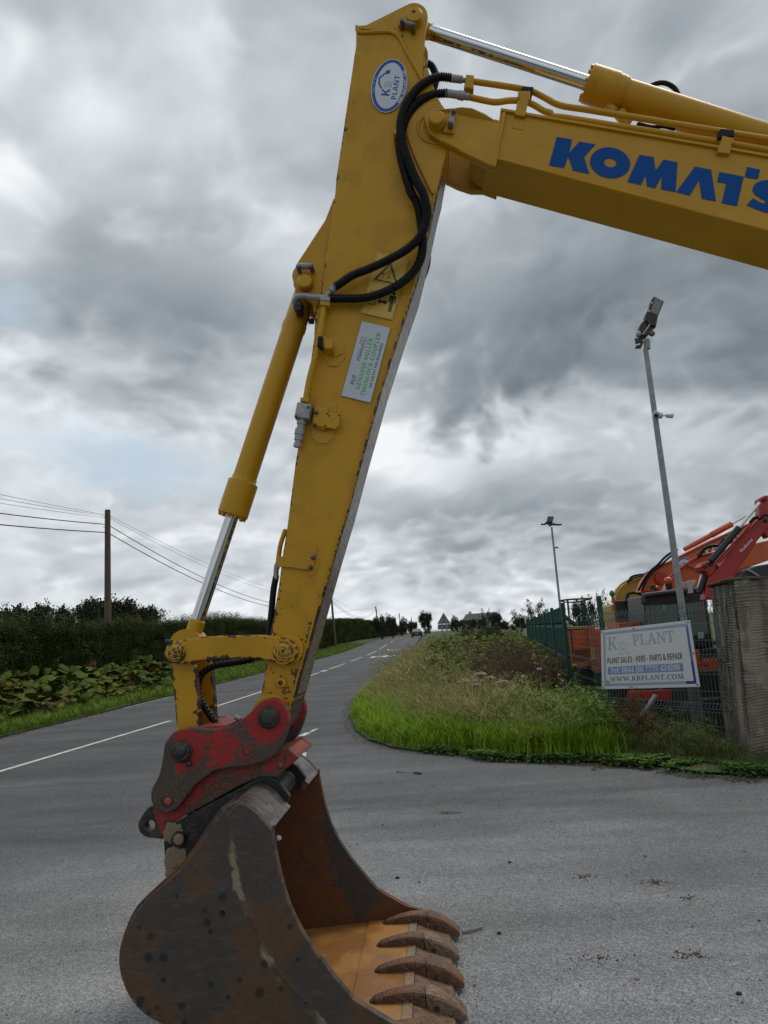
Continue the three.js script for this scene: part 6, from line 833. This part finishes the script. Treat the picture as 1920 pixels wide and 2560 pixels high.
{ const z = -27, tp = onZ(1379, 1318, z), o = thing('lamp_post', 'slender far lamp post with one tilted floodlight and a small camera above the green fence', 'lamp post', [tp.x, 0, z], 'yard lamp posts'), black = std({ color: col(0.01, 0.011, 0.013), roughness: 0.5 });
  const F = Zm(1340, 1270, 16.59), q = (l, z0, t) => pxPlate(F(...l), z0, t, 0.01);
  part('pole', metreUV(rod(V(tp.x, -0.45, z), V(tp.x, tp.y, z), 0.05, 0.036, 14), 1), galv, o);
  const f = part('floodlight', q([[500, 345], [740, 350], [690, 580], [445, 575]], z + 0.1, 0.08), black, o); part('lens', q([[520, 385], [705, 385], [670, 560], [480, 555]], z + 0.105, 0.02), std({ color: col(0.09, 0.10, 0.095), roughness: 0.2 }), f);
  part('lamp_bracket', [q([[430, 570], [690, 580], [700, 700], [590, 770], [540, 690], [340, 640]], z + 0.08, 0.12), q([[215, 645], [400, 645], [400, 692], [215, 692]], z + 0.06, 0.12), q([[690, 650], [1080, 655], [1080, 700], [1000, 715], [690, 705]], z + 0.06, 0.12)], black, o);
  part('junction_box', q([[720, 600], [790, 605], [785, 655], [715, 650]], z + 0.06, 0.06), galv, o);
  const cp = onZ(...F([770, 1630])[0], z); const s = new THREE.SphereGeometry(0.055, 12, 10); s.translate(cp.x, cp.y, z + 0.04); part('camera_mount', s, std({ color: col(0.45, 0.45, 0.45), roughness: 0.5 }), o); part('camera', rod(onZ(...F([800, 1640])[0], z), onZ(...F([925, 1640])[0], z), 0.02, 0.035, 10), black, o); }
// ------------------------------------------------------------ machines in the yard behind the fence
const paintM = (c, s) => phys({ map: tiled(tex(256, 256, (u, v) => { const n = fbm(u * 6, v * 6, 4, s, 6), f = fbm(u * 40, v * 40, 3, s + 1, 40); return mix3(c, c.map(k => k * 0.6), ss(0.45, 0.75, n * 0.6 + f * 0.4) * 0.7); }), 0.8), roughness: 0.45, clearcoat: 0.2, clearcoatRoughness: 0.4 });
const orange = paintM([0.56, 0.095, 0.012], 501), orange2 = paintM([0.50, 0.075, 0.012], 505), red = paintM([0.42, 0.016, 0.012], 511), yel2 = paintM([0.42, 0.24, 0.02], 521), trackM = std({ color: col(0.018, 0.017, 0.016), roughness: 0.8 }), glassM = phys({ color: col(0.10, 0.16, 0.14), roughness: 0.06, metalness: 0.0, clearcoat: 1 });
function tracks(o, x0, x1, z, h, w) { const Y = -0.45; // one crawler track with shoes and wheels
  const t = part('track', plate(filletPts([[x0, Y + 0.02, h * 0.45], [x1, Y + 0.02, h * 0.45], [x1, Y + h, h * 0.45], [x0, Y + h, h * 0.45]]), z, w, 0.015), trackM, o), shoes = []; for (let x = x0 + h * 0.3; x < x1 - h * 0.3; x += 0.16) { shoes.push(box(x, x + 0.12, Y + h - 0.01, Y + h + 0.025, z - w - 0.02, z + 0.02, 0.005), box(x, x + 0.12, Y, Y + 0.03, z - w - 0.02, z + 0.02, 0.005)); } part('track_shoes', shoes, trackM, t); for (const x of [x0 + h * 0.5, x1 - h * 0.5]) part('wheel', rod(V(x, Y + h * 0.5, z - w), V(x, Y + h * 0.5, z + 0.03), h * 0.33, h * 0.33, 20), steelDark, t); }
const decal = (pts, z, tx) => quad(...pts.map(p => onZ(p[0], p[1], z)));
{ // orange excavator: body with black lettering, big curved boom, cylinder on top
  const z = -16.5, c = onZ(1500, 1640, z), o = thing('orange_excavator', 'orange excavator with black model lettering on its side and a long curved boom', 'excavator', [c.x, -0.45, z]);
  const l = onZ(1405, 1640, z).x, r = l + 3.0;
  part('house', pxPlate(filletPts(C1([655, 570, 60], [960, 535, 30], [1060, 540], [1800, 500], [1800, 1100], [1090, 1125], [1000, 1040, 20], [840, 1085, 40], [715, 1078, 40])), z, 1.9, 0.05), orange, o);
  part('engine_cover', [pxPlate(filletPts(C1([665, 515], [955, 510], [960, 548], [668, 560])), z + 0.02, 1.5, 0.02)], std({ color: col(0.42, 0.24, 0.10), roughness: 0.6 }), o);
  part('panel_gap', tube(path(C1([735, 560], [758, 820], [790, 1070]), z + 0.003), 0.012, 20, 6), darkPaint, o);
  const zt = canvasTex(512, 512, (g, w, h) => { g.fillStyle = '#8d3a14'; g.fillRect(0, 0, w, h); g.fillStyle = '#0d0e18'; g.font = 'italic bold 230px sans-serif'; g.save(); g.translate(10, 190); g.scale(1.0, 0.8); g.fillText('ZAX', 0, 0); g.restore(); g.fillRect(10, 214, 330, 34); g.save(); g.translate(20, 470); g.scale(1.1, 0.95); g.font = 'bold 230px sans-serif'; g.fillText('130', 0, 0); g.restore(); g.fillStyle = '#2b3b9a'; g.beginPath(); g.moveTo(360, 20); g.lineTo(470, 20); g.lineTo(400, 110); g.fill(); });
  part('model_lettering', decal(C1([775, 820], [985, 808], [1000, 972], [790, 985]), z + 0.006), std({ map: zt, roughness: 0.5 }), o);
  part('side_panel', pxPlate(C1([965, 520], [1050, 495], [1105, 1130], [1015, 1110], [985, 800]), z + 0.08, 0.08, 0.02), orange2, o); part('notice', pxPlate(C1([1000, 800], [1058, 795], [1065, 955], [1008, 965]), z + 0.09, 0.012, 0.002), std({ color: col(0.36, 0.28, 0.09), roughness: 0.7 }), o);
  part('underframe', [box(l + 0.35, r + 1, 0.0, 0.95, z - 1.7, z - 0.15, 0.05)], trackM, o); tracks(o, l + 0.2, r + 1.2, z + 0.1, 0.75, 0.5); tracks(o, l + 0.2, r + 1.2, z - 1.6, 0.75, 0.5);
  part('handrail', [tube(path(C1([590, 170], [700, 155], [1000, 140]), z - 0.1), 0.022, 20, 6), tube(path(C1([590, 170], [640, 185], [760, 190], [1000, 150]), z - 0.9), 0.018, 20, 6), tube(path(C1([690, 155], [705, 330], [720, 480]), z - 0.1), 0.022, 16, 6), tube(path(C1([640, 185], [655, 320]), z - 0.5), 0.018, 10, 6), tube(path(C1([640, 370], [700, 420], [790, 490]), z - 0.1), 0.05, 16, 6)], darkPaint, o);
  const zb = z - 0.6, top = [[470, 975], [500, 880], [560, 800], [640, 738], [750, 690], [1000, 560], [1300, 420], [1500, 330], [1659, 262], [2000, 120]], bot = [[2000, 330], [1659, 440], [1400, 500], [1180, 565], [1000, 640], [860, 750], [780, 850], [730, 985]];
  part('boom', pxPlate(B5(...top, ...bot), zb, 0.55, 0.03), orange, o); part('boom_flange', tube(path(B5(...top.slice(0, 9)), zb + 0.02), 0.03, 60, 6), orange2, o); part('boom_pivot', pinZ(...B5([655, 850])[0], 16, zb + 0.06, zb), red, o);
  const px = scaleAt(1750, 1350, zb), ca = onZ(...B5([870, 580])[0], zb - 0.2), cb = onZ(...B5([1315, 340])[0], zb - 0.2), cr = onZ(...B5([1565, 195])[0], zb - 0.2), dv = cb.clone().sub(ca), cl = dv.length();
  part('cylinder', turned(ca, cb, [[0, 0.01], [0, 6 * px], [cl - 0.55, 6.5 * px], [cl - 0.55, 8 * px], [cl, 8 * px], [cl, 0.01]], 20), orange2, o); part('cylinder_rod', rod(cb, cr, 3 * px, 3 * px, 14), std({ color: col(0.7, 0.72, 0.74), metalness: 0.6, roughness: 0.2 }), o);
  part('hose', tube(path(B5([440, 960], [500, 850], [560, 775], [620, 725], [680, 660], [745, 610], [800, 585]), zb + 0.05), 0.03, 40, 6), rubber, o); part('hose', tube(path(B5([470, 960], [520, 860], [580, 785], [640, 735], [700, 680], [745, 640]), zb + 0.1), 0.025, 40, 6), rubber, o);
  const ht = canvasTex(512, 160, (g, w, h) => { g.fillStyle = '#8a2f0e'; g.fillRect(0, 0, w, h); g.fillStyle = '#dcd4cc'; g.font = 'bold 150px sans-serif'; g.fillText('ITACHI', 8, 134); });
  part('boom_lettering', decal(B5([985, 620], [1400, 425], [1420, 470], [1005, 655]), zb + 0.006), std({ map: ht, roughness: 0.5 }), o);
  const rt = canvasTex(128, 128, (g) => { g.fillStyle = '#c9ced8'; g.fillRect(0, 0, 128, 128); g.strokeStyle = '#24408e'; g.lineWidth = 10; g.beginPath(); g.arc(64, 64, 54, 0, 7); g.stroke(); g.fillStyle = '#24408e'; g.font = 'bold 46px sans-serif'; g.fillText('KR', 30, 80); });
  { const cc = onZ(...B5([862, 725])[0], zb + 0.008), g = new THREE.CircleGeometry(0.19, 28); g.scale(1.1, 0.85, 1); g.rotateZ(0.5); g.translate(cc.x, cc.y, cc.z); part('round_sticker', g, std({ map: rt, roughness: 0.5 }), o); }
}
{ // second orange excavator with dark cab, right behind the sign
  const z = -13.2, c = onZ(1740, 1600, z), o = thing('cab_excavator', 'orange excavator with a dark glazed cab standing close behind the sign', 'excavator', [c.x, -0.45, z]);
  part('cab', pxPlate(filletPts(C2([215, 215, 20], [905, 150, 40], [965, 600, 20], [990, 790], [260, 800])), z, 1.1, 0.03), std({ color: col(0.012, 0.016, 0.017), roughness: 0.4 }), o);
  part('cab_window', pxPlate(C2([240, 330], [590, 310], [600, 540], [260, 560]), z + 0.012, 0.02, 0.004), glassM, o); part('cab_window', pxPlate(C2([680, 310], [880, 280], [940, 640], [760, 660]), z + 0.012, 0.02, 0.004), glassM, o); part('cab_roof_tube', tube(path(C2([215, 290], [220, 222], [300, 205], [600, 170], [905, 140]), z + 0.05), 0.045, 30, 8), std({ color: col(0.035, 0.04, 0.055), roughness: 0.5 }), o); part('window_pole', tube(path(C2([315, 330], [322, 520]), z + 0.03), 0.02, 8, 6), std({ color: col(0.16, 0.14, 0.05), roughness: 0.6 }), o);
  part('notice', pxPlate(C2([415, 320], [462, 316], [455, 388], [430, 388]), z + 0.03, 0.01, 0.002), std({ color: col(0.09, 0.28, 0.24), roughness: 0.6 }), o); part('notice', pxPlate(C2([820, 620], [880, 618], [882, 690], [825, 695]), z + 0.03, 0.01, 0.002), std({ color: col(0.28, 0.48, 0.47), roughness: 0.6 }), o);
  part('counterweight', pxPlate(filletPts(C2([850, 915, 20], [1400, 905], [1420, 1500], [1080, 1510], [680, 1490, 20], [640, 1240], [830, 1235])), z + 0.15, 1.4, 0.04), orange, o); part('door_pillar', pxPlate(C2([778, 808], [842, 815], [850, 1000], [800, 990]), z + 0.2, 0.2, 0.02), orange2, o); part('black_cover', pxPlate(filletPts(C2([840, 810, 20], [1200, 770], [1200, 905], [850, 905])), z + 0.12, 0.9, 0.03), darkPaint, o);
  part('vent', pxPlate(C2([915, 1095], [945, 1090], [968, 1240], [940, 1245]), z + 0.156, 0.012, 0.002), darkPaint, o); part('tow_eye', tube(Array.from({ length: 13 }, (_, i) => { const a = i / 12 * 6.283; return onZ(...C2([905 + 18 * Math.cos(a), 975 + 22 * Math.sin(a)])[0], z + 0.16); }), 0.012, 24, 5, false), red, o);
  part('red_apron', pxPlate(C2([58, 1275], [530, 1262], [528, 1372], [60, 1380]), z + 0.5, 0.1, 0.01), red, o); part('engine_cover', pxPlate(filletPts(C2([-60, 520], [208, 505, 10], [208, 560], [208, 800], [-60, 800])), z - 0.4, 0.9, 0.02), orange, o);
  { const x0 = onZ(1540, 1640, z - 0.4).x, ribs = []; for (let i = 0; i < 14; i++) { const q = onZ(...C2([-50 + i * 19, 512])[0], z - 0.38); ribs.push(rod(q.clone().add(V(0, -0.1, 0.01)), q.clone().add(V(0, 0.01, 0)), 0.012, 0.012, 5)); } part('cover_ribs', ribs, orange2, o); }
  const l = onZ(1670, 1800, z).x; tracks(o, l, l + 2.6, z + 0.9, 0.62, 0.45); tracks(o, l, l + 2.6, z - 0.7, 0.62, 0.45); part('underframe', box(l + 0.2, l + 2.4, -0.2, 0.62, z - 0.8, z + 0.5, 0.03), trackM, o);
  const bz = z - 0.9;
  part('boom', pxPlate(B5([700, 1000], [755, 845], [850, 765], [1000, 660], [1150, 612], [1300, 575], [1659, 492], [2000, 400], [2000, 600], [1659, 685], [1380, 782], [1335, 850], [1250, 1000]), bz, 0.4, 0.02), orange, o); part('boom_pipe', tube(path(B5([720, 850], [830, 765], [1000, 652], [1150, 612], [1300, 580]), bz + 0.06), 0.032, 40, 6), red, o); part('boom_hose', tube(path(B5([1010, 640], [1060, 575], [1130, 545], [1200, 540], [1240, 480]), bz + 0.12), 0.035, 30, 6), rubber, o); part('boom_hose', tube(path(B5([880, 735], [960, 760], [1040, 800]), bz + 0.06), 0.012, 20, 5), rubber, o);
  const bea = (x, y, rp, hp, m, nm) => { const b = onZ(...B5([x, y])[0], z - 0.1), s = scaleAt(1670, 1460, z), r = rp * s, h = hp * s, k = part(nm, turned(b, b.clone().add(V(0, 1, 0)), [[0, 0.001], [0, r], [h * 0.6, r], [h * 0.85, r * 0.8], [h, 0.001]], 18), m, o); part('beacon_base', rod(b.clone().add(V(0, -0.16, 0)), b, r * 0.7, r * 0.9, 12), darkPaint, k); };
  bea(722, 905, 10, 19, std({ color: col(0.62, 0.10, 0.015), roughness: 0.3 }), 'beacon'); bea(607, 960, 6.5, 11, std({ color: col(0.55, 0.16, 0.015), roughness: 0.3 }), 'beacon');
  part('work_light', pxPlate(B5([550, 915], [600, 910], [600, 955], [555, 958]), z, 0.1, 0.01), darkPaint, o); part('white_bracket', pxPlate(B5([900, 875], [985, 868], [960, 925], [950, 930], [958, 990], [905, 995], [905, 935]), z + 0.1, 0.1, 0.01), std({ color: col(0.42, 0.42, 0.39), roughness: 0.7 }), o); part('white_bracket', pxPlate(B5([838, 890], [880, 888], [880, 940], [840, 942]), z + 0.1, 0.08, 0.01), std({ color: col(0.42, 0.42, 0.39), roughness: 0.7 }), o);
}
{ // red mini excavator boom with black ram
  const z = -11.8, c = onZ(1800, 1450, z), o = thing('red_excavator', 'red mini excavator whose boom with white lettering rises above the concrete wall', 'excavator', [c.x, -0.45, z - 0.4]);
  part('boom', pxPlate(B5([1060, 1050], [1085, 905], [1108, 830], [1200, 740], [1330, 560], [1480, 378], [1575, 300], [1700, 230], [1730, 330], [1640, 400], [1560, 500], [1470, 650], [1400, 730], [1335, 862], [1290, 1050]), z, 0.22, 0.02), red, o);
  part('boom_head', pxPlate(B5([1018, 745], [1045, 705], [1100, 690], [1180, 700], [1200, 740], [1150, 800], [1105, 835], [1080, 790], [1040, 785]), z + 0.03, 0.28, 0.02), red, o);
  for (const [x, y, r] of [[1120, 715, 6], [1070, 738, 5], [1185, 740, 4]]) part('pin', pinZ(...B5([x, y])[0], r, z + 0.06, z), steelDark, o);
  part('arm', pxPlate(filletPts(B5([1570, 105, 20], [1640, 62, 20], [1720, 90], [1740, 400], [1659, 470], [1620, 420], [1640, 300], [1575, 300], [1582, 200])), z - 0.02, 0.18, 0.02), red, o); part('pin', pinZ(...B5([1632, 108])[0], 5, z + 0.02, z - 0.05), steelDark, o); part('pin', pinZ(...B5([1645, 305])[0], 5, z + 0.03, z - 0.05), steelDark, o);
  const px = scaleAt(1830, 1350, z), a = onZ(...B5([1120, 690])[0], z + 0.12), b = onZ(...B5([1385, 375])[0], z + 0.12), d = onZ(...B5([1580, 140])[0], z + 0.12);
  part('ram', rod(a, b, 8.5 * px, 8.5 * px, 20), std({ color: col(0.012, 0.014, 0.018), roughness: 0.35 }), o); part('ram_rod', rod(b, d, 4.2 * px, 4.2 * px, 14), std({ color: col(0.75, 0.77, 0.79), metalness: 0.5, roughness: 0.2 }), o); part('ram', rod(onZ(...B5([1090, 770])[0], z - 0.1), onZ(...B5([1010, 990])[0], z - 0.1), 8 * px, 8 * px, 18), darkPaint, o); part('ram_rod', rod(onZ(...B5([1035, 820])[0], z - 0.14), onZ(...B5([1003, 940])[0], z - 0.14), 3.5 * px, 3.5 * px, 12), std({ color: col(0.75, 0.77, 0.79), metalness: 0.5, roughness: 0.2 }), o);
  const kt = canvasTex(512, 140, (g, w, h) => { g.fillStyle = '#a11512'; g.fillRect(0, 0, w, h); g.fillStyle = '#e6dfdc'; g.font = 'bold 132px sans-serif'; g.save(); g.translate(10, 112); const m = g.measureText('Kubota').width; g.scale(490 / m, 1); g.fillText('Kubota', 0, 0); g.restore(); });
  part('lettering', decal(B5([1382, 588], [1500, 462], [1528, 492], [1408, 622]), z + 0.006), std({ map: kt, roughness: 0.5 }), o);
  part('hydraulic_pipe', tube(path(B5([1180, 690], [1300, 560], [1430, 420], [1500, 330], [1560, 260]), z + 0.03), 0.022, 40, 6), red, o); part('hydraulic_pipe', tube(path(B5([1200, 705], [1320, 575], [1450, 430], [1520, 350], [1590, 290]), z + 0.04), 0.016, 40, 6), red, o); part('hydraulic_hose', tube(path(B5([1490, 320], [1540, 275], [1580, 290], [1620, 260], [1680, 250]), z + 0.06), 0.02, 30, 6), rubber, o);
  part('base', [box(c.x + 0.45, c.x + 2.4, 0.0, 1.3, z - 1.4, z - 0.1, 0.05)], red, o); tracks(o, c.x + 0.4, c.x + 2.8, z + 0.1, 0.5, 0.35); tracks(o, c.x + 0.4, c.x + 2.8, z - 1.1, 0.5, 0.35);
  part('boom_foot', box(c.x + 0.5, c.x + 0.9, 1.0, onZ(...B5([1180, 1000])[0], z).y, z - 0.25, z - 0.02, 0.03), red, o);
}
{ const z = -19.5, c = onZ(1600, 1480, z), o = thing('yellow_excavator', 'yellow excavator boom curving up behind the orange machines', 'excavator', [c.x, -0.45, z]);
  part('boom', pxPlate(B5([215, 1080], [230, 1010], [262, 942], [322, 890], [420, 850], [520, 815], [800, 740], [800, 1000], [520, 1100]), z, 0.5, 0.03), yel2, o); part('boom_pipe', tube(path(B5([222, 1000], [255, 930], [320, 880], [420, 838], [520, 805]), z + 0.1), 0.025, 30, 6), yel2, o); part('boom_hose', tube(path(B5([340, 890], [370, 840], [430, 820], [500, 810], [530, 795]), z + 0.1), 0.03, 30, 6), rubber, o); part('boom_hose', tube(path(B5([360, 870], [400, 850], [480, 825]), z + 0.16), 0.025, 30, 6), rubber, o);
  part('house', box(c.x - 0.6, c.x + 1.6, 0.45, 2.0, z - 2, z + 0.2, 0.08), yel2, o); tracks(o, c.x - 0.8, c.x + 2.8, z + 0.4, 0.8, 0.5); part('underframe', box(c.x - 0.2, c.x + 2.4, -0.05, 0.46, z - 1.8, z + 0.1), trackM, o); part('exhaust', [rod(onZ(...C1([1300, 310])[0], z), onZ(...C1([1300, 230])[0], z), 0.09, 0.08, 10)], yel2, o);
  const g = onZ(...C1([1288, 105])[0], z + 0.3), s = scaleAt(1530, 1490, z) * 7; part('beacon', turned(g, g.clone().add(V(0, 1, 0)), [[0, 0.001], [0, s * 0.8], [s, s], [s * 1.8, s * 0.5], [s * 2, 0.001]], 14), std({ color: col(0.008, 0.19, 0.07), roughness: 0.35 }), o); part('beacon_stalk', rod(g.clone().add(V(0.1, -0.6, 0)), g, 0.04, 0.04, 8), orange2, o);
  part('engine_hoses', [tube(path(C1([1480, 180], [1500, 80], [1600, 60], [1680, 90]), z + 0.6), 0.05, 20, 6), tube(path(C1([1500, 240], [1560, 150], [1660, 130]), z + 0.6), 0.04, 20, 6), box(onZ(1540, 1510, z + 0.6).x, onZ(1600, 1510, z + 0.6).x, 1.3, onZ(1570, 1500, z + 0.6).y, z + 0.3, z + 0.55, 0.03)], darkPaint, o); }
{ const z = -13.5, c = onZ(1880, 1450, z), o = thing('black_bucket', 'black machine bucket behind the concrete wall under the red boom', 'bucket', [c.x, 0, z]); part('shell', pxPlate(B5([1380, 870], [1420, 780], [1560, 730], [1800, 690], [1800, 1200], [1340, 1200]), z, 0.5, 0.03), std({ color: col(0.02, 0.024, 0.03), roughness: 0.45 }), o); part('strut', rod(onZ(...B5([1470, 770])[0], z + 0.05), onZ(...B5([1570, 830])[0], z + 0.05), 0.02, 0.02, 8), galv, o); part('lower_shell', box(c.x - 0.4, c.x + 1.8, -0.45, onZ(...B5([1500, 1200])[0], z).y + 0.05, z - 0.5, z - 0.03), darkPaint, o); }
// galvanised strut and white scrap lying by the fence
{ const A = onP(1542, 1745, V(2.6, 0, -9.5), V(0.84, 0, -0.54)), o = thing('steel_strut', 'galvanised steel channel leaning against the mesh fence', 'steel strut', [2.3, 0, -9.6]), a = onZ(1640, 1738, -9.25), b = onZ(1562, 1868, -9.45); b.y = Math.max(0.05, b.y); part('channel', rod(b, a, 0.035, 0.035, 4), galv, o); const b2 = onZ(1535, 1845, -9.6), a2 = onZ(1580, 1838, -9.6), w = thing('scrap_panel', 'small white scrap panel lying in the weeds under the fence', 'scrap', [b2.x, 0, -9.6]); part('panel', box(b2.x, a2.x, 0.05, 0.2, -9.62, -9.6, 0.004), std({ color: col(0.5, 0.5, 0.5), roughness: 0.5 }), w); }
// litter on the yard: stick, twigs, stones
{ const sM = std({ color: col(0.20, 0.19, 0.18), roughness: 0.9 }), dM = std({ color: col(0.035, 0.03, 0.026), roughness: 1 });
  const stick = (a, b, r, m, label, nm = 'stick') => { const p = onG(...a, r + 0.004), q = onG(...b, r + 0.004), o = thing(nm, label, nm, [p.x, 0, p.z]); part('wood', tube([p, p.clone().lerp(q, 0.5).add(V(0.004, 0.003, 0.008)), q], r, 10, 6), m, o); };
  stick([1158, 2330], [1204, 2318], 0.008, sM, 'short pale stick on the tarmac beyond the bucket teeth'); stick([1036, 1932], [1052, 1934], 0.01, dM, 'short dark twig on the tarmac below the grass corner', 'twig'); stick([1598, 1905], [1668, 1926], 0.006, sM, 'thin dry branch lying on the moss under the fence', 'branch'); stick([1120, 2032], [1152, 2030], 0.005, sM, 'thin twig on a brown mud stain', 'twig'); stick([1405, 1895], [1460, 1908], 0.005, sM, 'thin dry twig at the ivy edge', 'twig');
  const r = rng(88); for (let i = 0; i < 26; i++) { const px = 860 + 1040 * r(), py = 1930 + 610 * Math.pow(r(), 1.2), p = onG(px, py); if (p.x < -0.2 && p.z > -4.4) continue; const s = 0.004 + 0.007 * r(), g = new THREE.IcosahedronGeometry(s, 1), P = g.attributes.position; for (let k = 0; k < P.count; k++) { const f = 0.75 + 0.5 * vn(P.getX(k) * 90 + i, P.getY(k) * 90 + P.getZ(k) * 50, 4); P.setXYZ(k, P.getX(k) * f * 1.3, P.getY(k) * f * 0.7, P.getZ(k) * f); } g.computeVertexNormals(); g.translate(0, s * 0.5, 0); const light = r() < 0.5, m = new THREE.Mesh(g, light ? sM : dM); m.name = numbered('stone'); m.position.set(p.x, 0.002, p.z); m.castShadow = m.receiveShadow = true; setTag(m, light ? 'small pale loose stone on the tarmac' : 'small dark loose stone on the tarmac', 'stone', light ? 'pale loose stones' : 'dark loose stones'); scene.add(m); } }
renderer.render(scene, camera);
